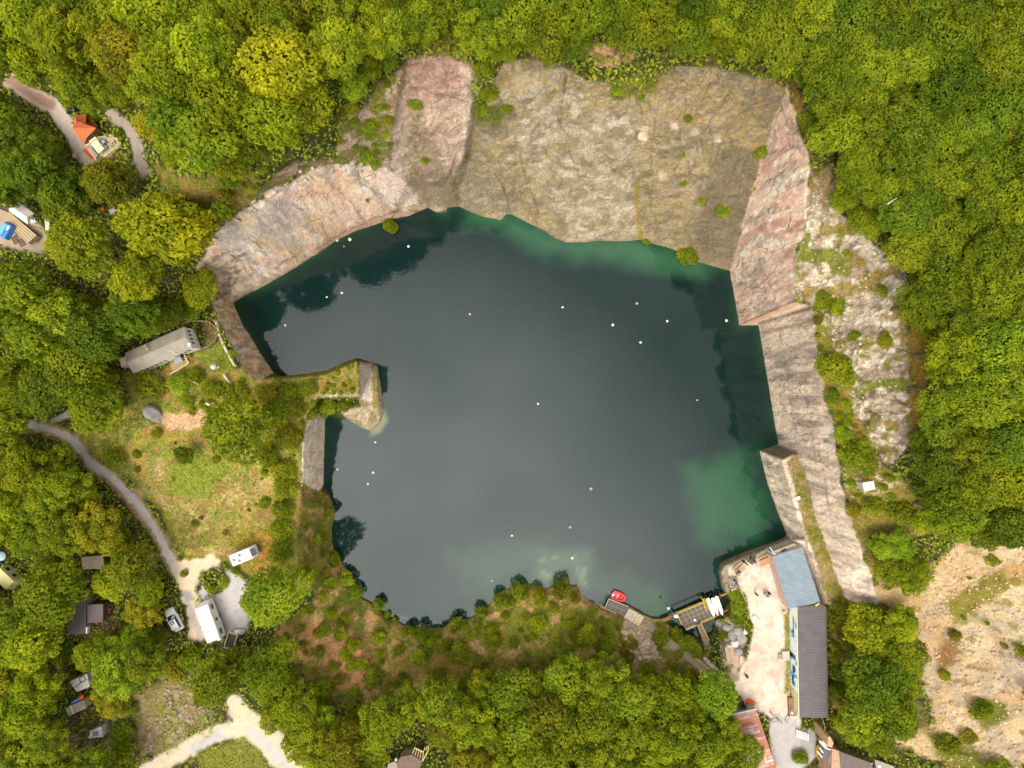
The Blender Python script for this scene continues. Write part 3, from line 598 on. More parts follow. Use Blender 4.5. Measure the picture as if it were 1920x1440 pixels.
# ------------------------------------------------------------------ mesh builder
class MB:
    def __init__(s): s.v = []; s.f = []; s.m = []
    def face(s, pts, mi=0):
        b = len(s.v); s.v += [Vector(p) for p in pts]; s.f.append(tuple(range(b, b+len(pts)))); s.m.append(mi); return s
    def prism(s, bot, top, mi=0, cap=True):
        b = len(s.v); n = len(bot); s.v += [Vector(p) for p in bot]+[Vector(p) for p in top]
        for i in range(n): s.f.append((b+i, b+(i+1) % n, b+n+(i+1) % n, b+n+i)); s.m.append(mi)
        if cap:
            s.f.append(tuple(b+i for i in reversed(range(n)))); s.f.append(tuple(b+n+i for i in range(n))); s.m += [mi, mi]
        return s
    def box(s, x0, x1, y0, y1, z0, z1, mi=0):
        q = [(x0, y0), (x1, y0), (x1, y1), (x0, y1)]
        return s.prism([(x, y, z0) for x, y in q], [(x, y, z1) for x, y in q], mi)
    def bar(s, a, b, w, h=None, mi=0):                  # square bar from a to b
        a, b = Vector(a), Vector(b); d = (b-a).normalized(); h = h or w
        up = Vector((0, 0, 1)) if abs(d.z) < .95 else Vector((1, 0, 0))
        x = d.cross(up).normalized()*w/2; y = x.cross(d).normalized()*h/2
        return s.prism([a-x-y, a+x-y, a+x+y, a-x+y], [b-x-y, b+x-y, b+x+y, b-x+y], mi)
    def tube(s, pts, rad, n=8, mi=0):
        rings = []
        for i, p in enumerate(pts):
            p = Vector(p); q = Vector(pts[min(i+1, len(pts)-1)])-Vector(pts[max(i-1, 0)]); q.normalize()
            up = Vector((0, 0, 1)) if abs(q.z) < .9 else Vector((1, 0, 0))
            x = q.cross(up).normalized(); y = x.cross(q).normalized(); r = rad[i] if isinstance(rad, (list, tuple)) else rad
            b = len(s.v); s.v += [p+(x*math.cos(k*2*math.pi/n)+y*math.sin(k*2*math.pi/n))*r for k in range(n)]; rings.append(b)
        for a, b in zip(rings, rings[1:]):
            for k in range(n): s.f.append((a+k, a+(k+1) % n, b+(k+1) % n, b+k)); s.m.append(mi)
        s.f.append(tuple(rings[0]+k for k in reversed(range(n)))); s.f.append(tuple(rings[-1]+k for k in range(n))); s.m += [mi, mi]
        return s
    def lathe(s, prof, n=14, c=(0, 0, 0), mi=0):        # (r, z) profile about a vertical axis
        b = len(s.v); c = Vector(c)
        for r, z in prof: s.v += [c+Vector((r*math.cos(k*2*math.pi/n), r*math.sin(k*2*math.pi/n), z)) for k in range(n)]
        for i in range(len(prof)-1):
            for k in range(n): s.f.append((b+i*n+k, b+i*n+(k+1) % n, b+(i+1)*n+(k+1) % n, b+(i+1)*n+k)); s.m.append(mi)
        s.f.append(tuple(b+k for k in reversed(range(n)))); s.f.append(tuple(b+(len(prof)-1)*n+k for k in range(n))); s.m += [mi, mi]
        return s
    def build(s, name, mats, parent=None, smoothf=False, bevel=0):
        me = bpy.data.meshes.new(name)
        org = Vector((0, 0, 0))
        if parent is None and s.v:
            xs = [p.x for p in s.v]; ys = [p.y for p in s.v]; org = Vector(((min(xs)+max(xs))/2, (min(ys)+max(ys))/2, min(p.z for p in s.v)))
        me.from_pydata([tuple(p-org) for p in s.v], [], s.f)
        for m in (mats if isinstance(mats, (list, tuple)) else [mats]): me.materials.append(m)
        me.polygons.foreach_set('material_index', s.m)
        if smoothf: me.polygons.foreach_set('use_smooth', [True]*len(me.polygons))
        me.update()
        o = bpy.data.objects.new(name, me); o.location = org; link(o)
        if parent is not None: o.parent = parent
        if bevel:
            bv = o.modifiers.new('edge', 'BEVEL'); bv.width = bevel; bv.segments = 2; bv.limit_method = 'ANGLE'
        return o
def empty(name, loc, rz=0.0, label=None, cat=None, group=None):
    o = bpy.data.objects.new(name, None); o.location = loc; o.rotation_euler = (0, 0, rz); o.empty_display_size = .5
    link(o); return tag(o, label, cat, group)
def copy_tree(o, parent=None):
    c = o.copy(); SC.collection.objects.link(c)
    c.parent = parent
    for ch in list(KIDS.get(o.name, [])): 
        k = copy_tree(ch, c); 
    return c
KIDS = {}
def kids(*roots):                   # remember children once, so that copying stays quick
    for r in roots:
        KIDS[r.name] = list(r.children)
        kids(*r.children)
def ang(du, dv): return math.atan2(-dv, du)
def poly_w(poly, z): return [W(u, v, z) for u, v in poly]
def loc_of(parent, pts):            # world points in the parent's own frame
    m = (Matrix.Translation(parent.location) @ Matrix.Rotation(parent.rotation_euler.z, 4, 'Z')).inverted()
    return [m @ Vector(p) for p in pts]

# ------------------------------------------------------------------ foliage
def leaf_mat(name, dark, light):
    m, nt, b = new_mat(name)
    at = N(nt, 'ShaderNodeAttribute', attribute_name='tint')      # per leaf: r = own hue, g = its bough's hue
    oi = N(nt, 'ShaderNodeObjectInfo')
    sep = N(nt, 'ShaderNodeSeparateColor'); nt.links.new(at.outputs['Color'], sep.inputs[0])
    a = N(nt, 'ShaderNodeMath', operation='MULTIPLY_ADD'); a.inputs[1].default_value = .5; nt.links.new(sep.outputs[0], a.inputs[0])
    g = N(nt, 'ShaderNodeMath', operation='MULTIPLY'); g.inputs[1].default_value = .5; nt.links.new(sep.outputs[1], g.inputs[0])
    nt.links.new(g.outputs[0], a.inputs[2])
    mxn = N(nt, 'ShaderNodeMix', data_type='RGBA'); nt.links.new(a.outputs[0], mxn.inputs[0])
    mxn.inputs[6].default_value = (*dark, 1); mxn.inputs[7].default_value = (*light, 1)
    mul = N(nt, 'ShaderNodeVectorMath', operation='MULTIPLY'); nt.links.new(mxn.outputs[2], mul.inputs[0]); nt.links.new(oi.outputs['Color'], mul.inputs[1])
    nt.links.new(mul.outputs['Vector'], b.inputs['Base Color'])
    b.inputs['Roughness'].default_value = .85; b.inputs['Specular IOR Level'].default_value = .08
    tr = N(nt, 'ShaderNodeBsdfTranslucent'); nt.links.new(mul.outputs['Vector'], tr.inputs['Color'])
    ms = N(nt, 'ShaderNodeMixShader'); ms.inputs[0].default_value = .48
    nt.links.new(b.outputs[0], ms.inputs[1]); nt.links.new(tr.outputs[0], ms.inputs[2])
    nt.links.new(ms.outputs[0], nt.nodes['Material Output'].inputs['Surface'])
    return m
LEAF = leaf_mat('leaves', (.092, .148, .009), (.385, .392, .016))
BARK = mat('bark', (112, 98, 78), .9, .3, 6, bump=.4)
def leaves(cent, nrm, size, tint, seed):
    """one small folded leaf cluster (quad) at every point"""
    r = np.random.default_rng(seed); n = len(cent)
    d = nrm+r.normal(0, .55, (n, 3)); d /= np.linalg.norm(d, axis=1)[:, None]
    t = np.cross(d, r.normal(0, 1, (n, 3))); t /= np.linalg.norm(t, axis=1)[:, None]+1e-9
    b = np.cross(d, t)
    s = (size*r.uniform(.6, 1.35, n))[:, None]
    c = np.stack([cent-t*s, cent-b*s*.55, cent+t*s, cent+b*s*.55], 1).reshape(-1, 3)
    f = np.arange(4*n).reshape(n, 4)
    return c, f, np.repeat(tint, 4, 0)
def crown_mesh(name, seed, nb, nleaf, size, flat=.8, spread=.66, br=(.26, .42), zc=1.55, skirt=-.25):
    r = np.random.default_rng(seed)
    bc = []; brd = []
    tries = 0
    while len(bc) < nb and tries < 4000:
        tries += 1
        th = r.uniform(0, 2*math.pi); cz = r.uniform(-.35, 1); sr = math.sqrt(1-cz*cz)
        q = r.uniform(.75, 1.06)*spread
        p = np.array([math.cos(th)*sr*q, math.sin(th)*sr*q, cz*q*flat])
        rad = r.uniform(*br)*(1.15 if cz > .5 else 1)
        if all(np.linalg.norm((p-o)*[1, 1, .8]) > .55*(rad+k) for o, k in zip(bc, brd)): bc.append(p); brd.append(rad)
    bc.append(np.array([0, 0, .1])); brd.append(.5)
    C, Nn, T = [], [], []
    tot = sum(k*k for k in brd)
    for i, (p, rad) in enumerate(zip(bc, brd)):
        n = int(nleaf*rad*rad/tot)
        d = r.normal(0, 1, (n, 3)); d /= np.linalg.norm(d, axis=1)[:, None]
        d = d[d[:, 2] > skirt-.25]
        # ragged, twiggy bough ends
        ph = r.uniform(0, 6.28, 6)
        rag = 1+.16*np.sin(d[:, 0]*9+ph[0])*np.sin(d[:, 1]*9+ph[1])+.14*np.sin(np.arctan2(d[:, 1], d[:, 0])*r.integers(4, 7)+ph[2])*(1-np.abs(d[:, 2]))
        rr = rad*rag*r.uniform(.72, 1.06, len(d))
        q = p+d*rr[:, None]*[1, 1, .85]
        ok = np.ones(len(q), bool)
        for j, (o, k) in enumerate(zip(bc, brd)):
            if j != i: ok &= np.linalg.norm((q-o)/[1, 1, .85], axis=1) > k*.72
        q = q[ok]; d = d[ok]
        C.append(q); Nn.append(d*.8+[0, 0, .65])
        hue = r.uniform(0, 1)
        t = np.stack([r.uniform(0, 1, len(q)), np.full(len(q), hue), np.zeros(len(q))], 1); T.append(t)
    C = np.concatenate(C)+[0, 0, zc]; Nn = np.concatenate(Nn); T = np.concatenate(T)
    c, f, t = leaves(C, Nn, size, T, seed+1)
    me = np_mesh(name, c, f, t); me.materials.append(LEAF); return me, bc, brd
def trunk_mesh(name, bc, seed, zc=1.55):
    r = random.Random(seed); m = MB()
    m.tube([(0, 0, -.15), (.02, .01, .5), (-.01, .02, 1.0), (.01, 0, zc)], [.085, .062, .05, .03], 7)
    for p in bc[:9]:
        m.tube([(0, 0, .75+r.random()*.4), (p[0]*.5, p[1]*.5, zc-.35+p[2]*.3), (p[0]*.95, p[1]*.95, zc+p[2]*.8)], [.035, .022, .01], 5)
    me = bpy.data.meshes.new(name); me.from_pydata([tuple(p) for p in m.v], [], m.f); me.materials.append(BARK)
    return me
PROTO = []
for i in range(9):
    nb = [22, 30, 16, 26, 20, 34, 18, 28, 24][i]
    cm, bc, brd = crown_mesh('crown', 100+i*7, nb, [9000, 11000, 7500][i % 3], .052, flat=[.75, .95, .8][i % 3], spread=.68, br=[(.24, .38), (.18, .32), (.28, .42)][i % 3])
    PROTO.append((cm, trunk_mesh('trunk', bc, i)))
WISP = []
for i in range(5):      # loose, airy crowns of birch and willow
    cm, bc, brd = crown_mesh('crown', 500+i*7, 46, 8500, .046, flat=[.8, 1.0][i % 2], spread=.84, br=(.11, .24))
    WISP.append((cm, trunk_mesh('trunk', bc, 30+i)))
FINE = []
for i in range(6):      # close-set crowns of the eastern wood: many small domes with dark seams
    cm, bc, brd = crown_mesh('crown', 700+i*7, 44, 12000, .044, flat=.72, spread=.76, br=(.15, .25))
    FINE.append((cm, trunk_mesh('trunk', bc, 60+i)))
SHP = []
for i in range(5):
    cm, bc, brd = crown_mesh('foliage', 300+i*5, 11, 2600, .085, flat=.7, spread=.62, br=(.3, .46), zc=.45, skirt=-.1)
    SHP.append((cm, trunk_mesh('stem', bc, 50+i, .45)))
TONES = {   # colour multipliers on the leaf colour
 'Y': (1.12, 1.04, .9), 'y': (.98, 1.0, .9), 'g': (.84, .92, 1.0), 'd': (.60, .72, 1.0), 'b': (.92, 1.04, 1.2), 'o': (.98, .84, 1.1)}
WORDS = {'Y': 'yellow', 'y': 'yellow-green', 'g': 'mid green', 'd': 'dark green', 'b': 'bright green', 'o': 'olive'}
NT = [0, 0]
CENTRES = []
def tree(u, v, rpx, tone, label, group=None, shrub=False, name=None, cat=None, tall=1.0, airy=False):
    lst = SHP if shrub else (FINE if airy == 2 else WISP if airy else PROTO)
    k = NT[1] % len(lst) if shrub else random.randrange(len(lst)); NT[1] += 1
    zc = .45 if shrub else 1.55
    u0, v0 = u, v
    for att in range(9):               # step back from the cliff edge until the foot stands on firm ground
        z = zr = zat(u, v)
        for _ in range(5):
            rm = rpx*(H-z)/F; c = z+zc*rm*tall
            rm = rpx*(H-c)/F; c = z+zc*rm*tall
            p = W(u, v, c); z = ground(p.x, p.y, z)
        if z > zr-(2.0 if shrub else 3.5) or zr < 3.5: break
        dd = math.hypot(u-960, v-720); u += (u-960)/dd*7; v += (v-720)/dd*7
    if z < .1: z = .1
    o = empty(name or ('shrub' if shrub else 'broadleaf_tree'), (p.x, p.y, z-.05), random.uniform(0, 6.28), label, cat or ('shrub' if shrub else 'tree'), group)
    s = rm*1.06; e_ = random.uniform(.86, 1.16); o.scale = (s*e_, s/e_, s*tall)
    t = TONES[tone]; j = random.uniform(.76, 1.26); jr = random.uniform(.92, 1.08)
    for me, nm in zip(lst[k], ('foliage', 'stem') if shrub else ('crown', 'trunk')):
        c = bpy.data.objects.new(nm, me); link(c); c.parent = o
        if nm in ('foliage', 'crown'): c.color = (t[0]*j*jr, t[1]*j, t[2]*j, 1)
    CENTRES.append((u, v, rpx))
    NT[0] += 1
    return o

# named trees first
NAMED = [
 (528,128,72,'Y','tallest yellow tree of the clump left of the quarry rim'),(592,215,50,'Y','yellow tree hanging over the grey rock behind the pink cliff'),
 (500,215,64,'y','yellow-green tree below the tallest yellow one left of the rim'),(560,272,46,'g','green tree at the foot of the yellow clump above the pink cliff'),
 (635,92,58,'y','broad bright tree between the yellow clump and the rock tower'),(372,250,78,'g','big round green tree right of the house with the tiled terrace'),
 (312,425,84,'Y','broad yellow tree above the white house with the long roof'),(285,520,52,'y','yellow-green tree touching the lower edge of the broad yellow tree'),
 (345,530,42,'y','yellow-green tree beside the western corner of the pink cliff'),(155,465,58,'y','yellow-green tree right of the wooden deck at the left edge'),
 (205,345,46,'o','wispy olive tree below the tiled terrace house'),(450,805,62,'y','bushy yellow-green tree on the plateau beside the stone spur'),
 (185,762,52,'y','pale yellow-green tree overhanging the bend of the asphalt road'),(346,854,19,'d','small round dark green bush alone on the meadow'),
 (520,1115,60,'b','large bright green tree on the bank south-west of the lake'),(408,1272,50,'g','round green tree below the two parked caravans'),
 (105,1112,62,'y','yellow-green tree between the cream caravan and the dark flat roof'),(212,1092,36,'y','yellow-green tree just above the dark flat roof'),
 (1640,1265,62,'d','dark green tree behind the painted building'),(1632,1180,52,'y','yellow-green tree between the painted building and the sand slope'),
 (1612,1345,48,'y','bushy yellow-green tree above the stone house at the lower edge'),(1680,1340,44,'g','green tree at the corner of the sand slope above the stone house'),
 (1640,352,44,'y','yellow-green tree with a bare branch near the eastern rim'),
 (1310,1395,46,'g','green tree left of the rusty roof'),(1340,1300,44,'b','green tree between the gravel yard and the rusty roof'),(1392,1412,36,'d','dark green tree pressed against the rusty roof'),
 (468,262,44,'g','green tree between the big round green tree and the yellow clump'),(425,300,34,'o','olive tree at the upper end of the grassy slope above the pink cliff'),(690,130,30,'g','green tree just above the stone fin'),(330,190,40,'g','green tree above the big round green tree'),(290,230,34,'o','olive tree left of the big round green tree'),(425,1160,0,'g','')]
for u, v, r_, t, lb in NAMED:
    if r_: tree(u, v, r_, t, lb, tall=1.1 if v < 560 and u < 720 else 1.0)
for k_, (u, v, t) in enumerate([(376,432,'g'),(388,405,'o'),(404,385,'g'),(424,368,'o'),(444,352,'g'),(464,338,'y'),(484,326,'g'),(504,315,'o'),(526,305,'g')]):
    tree(u, v, 15+k_ % 3*2, t, 'added reflection-filling slender tree in the row along the crest of the north-west cliff', 'added reflection-filling slender trees along the crest', tall=2.1, airy=True)  # row added on the grass crest to close the dark reflection in the lake
# places that stay open (roofs, roads, clearings)
OPEN = [[(20,150),(60,170),(130,215),(160,215),(250,205),(285,250),(280,325),(170,325),(120,260),(60,200)], [(-60,385),(10,385),(60,395),(100,430),(80,470),(-60,470)], [(200,382),(232,386),(228,404),(202,404)],
 [(222,675),(345,608),(400,596),(440,640),(440,700),(340,712),(240,712)], [(60,780),(150,775),(170,860),(260,930),(330,1050),(360,1040),(470,1040),(480,1190),(450,1215),(350,1215),(300,1170),(320,1080),(230,960),(130,830)],
 [(-5,1045),(20,1035),(60,1075),(40,1100),(-5,1100)], [(148,1038),(202,1036),(204,1072),(150,1072)], [(122,1130),(230,1120),(230,1180),(165,1195),(122,1195)], [(128,1255),(172,1255),(172,1300),(120,1330)],
 [(150,1345),(200,1345),(200,1395),(150,1400)], [(270,1280),(380,1265),(400,1320),(330,1380),(250,1420),(250,1340)], [(280,1450),(400,1370),(430,1300),(480,1340),(570,1450)],
 [(735,1400),(780,1375),(830,1395),(810,1450),(730,1450)], [(1365,1300),(1560,1300),(1560,1450),(1460,1450),(1400,1360),(1362,1340)], [(1540,1395),(1660,1415),(1740,1400),(1740,1460),(1530,1460)], [(1170,1150),(1260,1165),(1330,1205),(1400,1215),(1405,1292),(1350,1278),(1280,1246),(1200,1200)], [(1556,1140),(1598,1150),(1600,1230),(1612,1290),(1585,1310),(1556,1250)]]
FOREST = [
 ('east wood', [(1490,-40),(1960,-40),(1960,1010),(1800,1008),(1745,985),(1720,930),(1705,880),(1722,790),(1745,690),(1735,590),(1710,500),(1668,455),(1615,410),(1580,375),(1580,330),(1535,280),(1508,220),(1490,150)], (25, 52), 'gggddgyb', 'in the dense wood on the right side of the quarry'),
 ('north wood', [(660,-40),(1490,-40),(1485,140),(1400,100),(1300,95),(1250,80),(1170,80),(1100,60),(1090,110),(1060,105),(1000,85),(945,100),(900,160),(890,100),(870,50),(800,85),(740,110),(690,150),(650,200),(640,120)], (24, 50), 'ggybdbg', 'along the top of the photo above the rock slope'),
 ('north-west wood', [(-40,-40),(660,-40),(640,60),(600,60),(480,90),(430,200),(440,300),(400,320),(300,310),(280,250),(240,190),(150,200),(100,165),(30,150),(-40,120)], (26, 60), 'ygyogb', 'in the wood filling the upper left corner'),
 ('west wood', [(-40,170),(20,180),(90,250),(140,310),(240,330),(210,380),(130,400),(90,390),(-10,370),(-40,370)], (26, 56), 'ddgd', 'left of the drive to the tiled terrace house'),
 ('west wood', [(-40,480),(60,490),(120,540),(220,570),(370,560),(400,575),(350,600),(240,660),(220,700),(240,760),(130,760),(70,790),(-40,900)], (25, 56), 'dggdg', 'in the dark wood around the white house'),
 ('camp wood', [(-40,800),(60,830),(140,850),(200,920),(250,980),(300,1080),(310,1150),(340,1220),(470,1210),(470,1300),(420,1290),(380,1270),(300,1270),(250,1330),(250,1480),(-40,1480)], (22, 52), 'gyoygb', 'in the camp wood at the lower left'),
 ('south wood', [(500,1190),(540,1210),(560,1290),(640,1330),(740,1300),(850,1270),(1000,1260),(1150,1240),(1250,1270),(1290,1240),(1350,1280),(1380,1340),(1420,1480),(560,1480),(540,1400),(470,1330),(460,1270)], (20, 47), 'ggybyog', 'along the bottom of the photo below the lake'),
 ('rim wood', [(1560,1140),(1700,1150),(1712,1220),(1715,1300),(1740,1360),(1690,1400),(1560,1390)], (28, 44), 'yyg', 'between the painted building and the sand slope'),
 ('rim wood', [(1640,1000),(1700,1010),(1745,1050),(1735,1095),(1640,1085)], (22, 34), 'yyb', 'on the ledge above the sand slope right of the quarry wall'),
]
cand = []
for fi, (grp, poly, (r0, r1), tones, where) in enumerate(FOREST):
    xs = [p[0] for p in poly]; ys = [p[1] for p in poly]
    npts = int((max(xs)-min(xs))*(max(ys)-min(ys))/28)
    px = rng.uniform(min(xs), max(xs), npts); py = rng.uniform(min(ys), max(ys), npts)
    d = sdist(px, py, poly); do = np.full(npts, -1e9)
    for q in OPEN: do = np.maximum(do, sdist(px, py, q))
    rr = rng.uniform(0, 1, npts)**1.3*(r1-r0)+r0
    order = np.argsort(-rr*rng.uniform(.8, 1.2, npts))
    for i in order:
        if d[i] < rr[i]*.45 or -do[i] < rr[i]*1.0: continue
        if all(math.hypot(px[i]-a, py[i]-b) > .60*(rr[i]+c) for a, b, c in CENTRES):
            CENTRES.append((px[i], py[i], rr[i])); cand.append((rr[i]+rng.uniform(0, 6), px[i], py[i], rr[i], fi))
CENTRES_KEEP = list(CENTRES)
cand.sort(reverse=True)
print('forest candidates', len(cand))
for s_, u, v, r_, fi in cand[:270]:
    grp, poly, rr, tones, where = FOREST[fi]
    t = random.choice(tones); sz = 'large' if r_ > 40 else 'small'
    lb = f"{sz} {WORDS[t]} tree {where}"
    tree(u, v, r_, t, lb, lb.replace(' tree ', ' trees '), tall=random.uniform(1.05, 1.45) if grp.startswith('nor') else random.uniform(.9, 1.25), airy=2 if grp == 'east wood' and random.random() < .7 else random.random() < {'camp wood': .6, 'south wood': .4, 'north-west wood': .35, 'east wood': .3}.get(grp, .2))
def merged(name, items, protos, zc, label, cat):        # everything past the limit, as one uncounted mass
    Cs, Fs, Ts, off = [], [], [], 0
    for k, (u, v, r_, t) in enumerate(items):
        me = protos[k % len(protos)][0]
        n = len(me.vertices); co = np.empty(n*3, np.float32); me.vertices.foreach_get('co', co); co = co.reshape(-1, 3)
        q = np.empty(n*4, np.float32); me.color_attributes['tint'].data.foreach_get('color', q); q = q.reshape(-1, 4)[:, :3]
        z = zat(u, v); 
        for _ in range(4):
            rm = r_*(H-z-2)/F; c = z+zc*rm; p = W(u, v, c); z = ground(p.x, p.y, z)
        a = random.uniform(0, 6.28); ca, sa = math.cos(a), math.sin(a)
        co = np.stack([co[:, 0]*ca-co[:, 1]*sa, co[:, 0]*sa+co[:, 1]*ca, co[:, 2]], 1)*rm+[p.x, p.y, z-.05]
        Cs.append(co); Ts.append(q); Fs.append(np.arange(n).reshape(-1, 4)+off); off += n
    me = np_mesh(name, np.concatenate(Cs), np.concatenate(Fs), np.concatenate(Ts)); me.materials.append(LEAF)
    o = link(bpy.data.objects.new(name, me)); o.color = (.86, .98, 1, 1)
    return tag(o, label, cat, None, 'stuff')
rest = [(u, v, r_, 'g') for s_, u, v, r_, fi in cand[270:]]
if rest: merged('wood_thicket', rest, SHP, .9, 'mass of low saplings filling the gaps between the trees of the woods', 'thicket')

# ------------------------------------------------------------------ shrubs
SHRUBS = [  # u, v, r, tone, label
 (1427,284,15,'b','bright green bush at the right-hand edge of the brown rock slope'),(1357,395,15,'b','rounded green bush on the dark rock panel'),(1290,222,9,'b','green bush high on the rock slope between two pale stones'),
 (1280,290,6,'b','uppermost small bush of the pair in the middle of the rock slope'),(1283,341,8,'b','small bush below the middle pair on the rock slope'),(1315,375,10,'b','small green bush left of the dark rock panel'),
 (1278,486,22,'y','yellow-green bush leaning over the water below the dark rock panel'),(1204,462,8,'g','small bush at the waterline where the rock crack meets the lake'),(730,421,15,'y','yellow-green bush hanging over the water under the pink cliff'),
 (1160,170,13,'b','bush on the top lip of the rock slope'),(1200,183,9,'b','small bush right below the top lip of the rock slope'),(916,170,20,'g','bush in the gully right of the rock tower, upper one'),(905,205,16,'g','bush in the gully right of the rock tower, lower one'),
 (950,195,13,'y','yellow-green bush on the pale rock right of the gully'),(655,210,24,'o','olive bush in the scrub left of the stone fin'),(685,215,18,'g','green bush beside the olive one left of the stone fin'),(724,250,10,'b','bush on the grassy knoll left of the stone fin'),(690,290,16,'b','bush on the knoll just above the pink cliff'),(778,195,13,'g','bush in the notch on the rock tower'),(797,298,9,'g','bush on the middle of the rock tower'),
 (1570,690,34,'y','widest bush on the terrace above the eastern quarry wall'),(1546,680,22,'y','bush at the wall edge beside the widest terrace bush'),(1600,710,20,'y','right-hand bush of the clump on the eastern terrace'),(1548,560,20,'y','bush at the top corner of the lower eastern wall'),(1575,575,18,'y','bush right of the top corner bush on the eastern terrace'),
 (1600,850,30,'y','large bush at the foot of the rubble slope on the eastern terrace'),(1580,815,20,'g','bush at the wall edge above the large terrace bush'),(1625,870,20,'g','bush right of the large terrace bush'),(1560,740,16,'g','low bush on the narrow part of the eastern terrace'),
 (1660,545,14,'y','small bush in the middle of the pale rubble slope'),(1605,630,13,'y','bush on the left of the pale rubble slope'),(1640,950,22,'y','bush near the little stone hut on the ledge'),(1690,960,26,'y','bush at the edge of the wood above the ledge'),
 (1600,955,16,'o','olive bush on the rim by the long eastern wall'),(1730,975,26,'y','bush between the ledge and the wood'),(1660,640,16,'y','bush at the lower right of the pale rubble slope'),(1590,475,10,'y','small bush at the top of the pale rubble slope'),
 (1385,1137,17,'b','dense green bush between the dock and the gravel yard, middle one'),(1380,1118,14,'b','dense green bush between the dock and the gravel yard, upper one'),(1385,1160,15,'b','dense green bush between the dock and the gravel yard, lower one'),(1405,1172,8,'g','small bush at the edge of the gravel yard'),
 (1290,1208,19,'g','bush at the landward corner of the grated dock'),(1268,1190,16,'g','bush on the bank left of the dock walkway'),(1306,1222,13,'y','yellow-green bush beside the dock walkway'),(1358,1190,12,'o','olive bush on the stones right of the dock walkway'),
 (1240,1195,18,'y','yellow-green bush on the bank above the path'),(345,1075,8,'g','small bush at the edge of the gravel junction'),(395,1103,11,'g','dark green bush at the head of the large caravan'),(420,1090,11,'y','flowering yellow-green bush by the caravan parking'),(440,1068,9,'g','small bush below the small white caravan'),
 (280,722,30,'o','grey-green bush just below the white house'),(335,720,22,'b','bright bush below the terrace of the white house'),(365,705,18,'y','yellow-green bush on the lawn near the white house'),(395,730,20,'y','bush on the plateau above the white bench'),(430,735,18,'o','olive bush on the plateau near the western wall'),(450,665,9,'g','small bush growing out of the western wall'),
 (500,740,24,'o','olive bush where the stone spur joins the plateau'),(545,735,22,'y','bush on the root of the stone spur'),(575,728,18,'g','green bush on the stone spur'),(520,780,28,'y','bush between the plateau tree and the bay wall'),(555,770,22,'o','bush above the bay wall'),(615,762,18,'g','green bush in the trench of the stone spur, left one'),(645,758,15,'g','green bush in the trench of the stone spur, right one'),
 (540,820,26,'o','olive bush beside the bay wall'),(500,850,24,'y','yellow-green bush left of the bay wall'),(530,880,24,'y','yellow-green bush of the hedge above the lake, first from the top'),(535,915,24,'y','yellow-green bush of the hedge above the lake, second from the top'),(530,955,22,'y','yellow-green bush of the hedge above the lake, third from the top'),(525,995,24,'y','yellow-green bush of the hedge above the lake, fourth from the top'),(522,1035,24,'y','yellow-green bush of the hedge above the lake, lowest one'),
 (625,1050,22,'g','bush on the western shore of the lake'),(648,1085,24,'g','bush on the shore at the south-west corner of the lake'),(665,1108,16,'g','small bush beside the south-west corner bush'),(605,1010,14,'o','olive bush on the brown slope of the western shore'),(580,1075,18,'g','bush in the middle of the brown western slope'),(705,1142,18,'g','shore bush right of the south-west corner'),
 (768,1185,17,'g','shore bush left of the pair at the southern bight'),(792,1190,20,'g','taller shore bush at the southern bight'),(815,1192,13,'g','slim shore bush at the southern bight'),(857,1168,20,'g','shore bush right of the southern bight'),(900,1150,18,'g','shore bush on the south bank left of the headland'),(938,1125,20,'g','shore bush on the left side of the southern headland'),
 (975,1108,24,'g','large shore bush at the tip of the southern headland'),(1008,1110,16,'o','olive shore bush at the tip of the southern headland'),(1055,1104,26,'o','wide olive shore bush right of the headland'),(1080,1120,15,'o','shore bush at the right end of the headland'),
 (785,1232,18,'b','bright bush on the brown south bank'),(700,1270,20,'b','bright bush in front of the south wood'),(863,1225,22,'g','bush in the middle of the south bank'),(835,1210,16,'g','bush left of the middle of the south bank'),(920,1190,20,'y','yellow-green bush on the south bank'),(1100,1190,22,'y','yellow-green bush on the right part of the south bank'),(1140,1210,18,'g','bush left of the stone landing'),(1010,1170,18,'y','bush in the grass of the south bank'),(640,1190,15,'g','bush on the reddish bank at the lower left of the lake'),(600,1290,22,'y','yellow-green bush at the lower edge of the reddish bank'),
 (1170,1270,22,'y','yellow-green bush below the stone landing'),(195,1240,0,'g',''),(130,180,22,'g','bush between the drive and the tiled terrace house'),(178,215,13,'d','dark bush behind the orange tiled roof'),(170,238,6,'g','green creeper patch on the orange tiled roof'),(225,250,12,'d','dark bush between the terrace and the grey yard'),
 (160,218,9,'g','small bush touching the orange tiled roof'),(1840,1330,22,'g','bush on the lower sand slope'),(1780,1395,22,'y','bush at the bottom edge of the sand slope'),(1870,1440,26,'g','bush at the bottom right corner of the sand slope'),(1815,1380,18,'o','olive bush on the lower sand slope'),(1860,1050,14,'y','small bush at the top of the sand slope'),(1790,1190,14,'o','olive bush on the middle of the sand slope'),
 (1565,1160,20,'o','olive bush behind the top corner of the painted building'),(1590,1140,24,'y','bush above the painted building'),(1575,1300,22,'g','bush along the back of the painted building'),(1565,1230,16,'o','olive bush halfway along the back of the painted building'),(1530,1360,13,'g','bush below the dark corrugated roof'),(1500,1420,15,'g','dark bush beside the lower asphalt road'),
 (90,860,20,'g','bush at the left verge of the asphalt road'),(215,860,22,'y','bush overhanging the verge of the asphalt road'),(285,690,0,'g',''),(330,1250,26,'o','wispy olive bush above the stony clearing'),(240,1330,18,'g','bush left of the stony clearing')]
for u, v, r_, t, lb in SHRUBS:
    if r_: tree(u, v, r_*(.74 if 'shore' in lb else 1), t, lb, shrub=True, tall=1.9 if 'shore bush' in lb else 1.0)

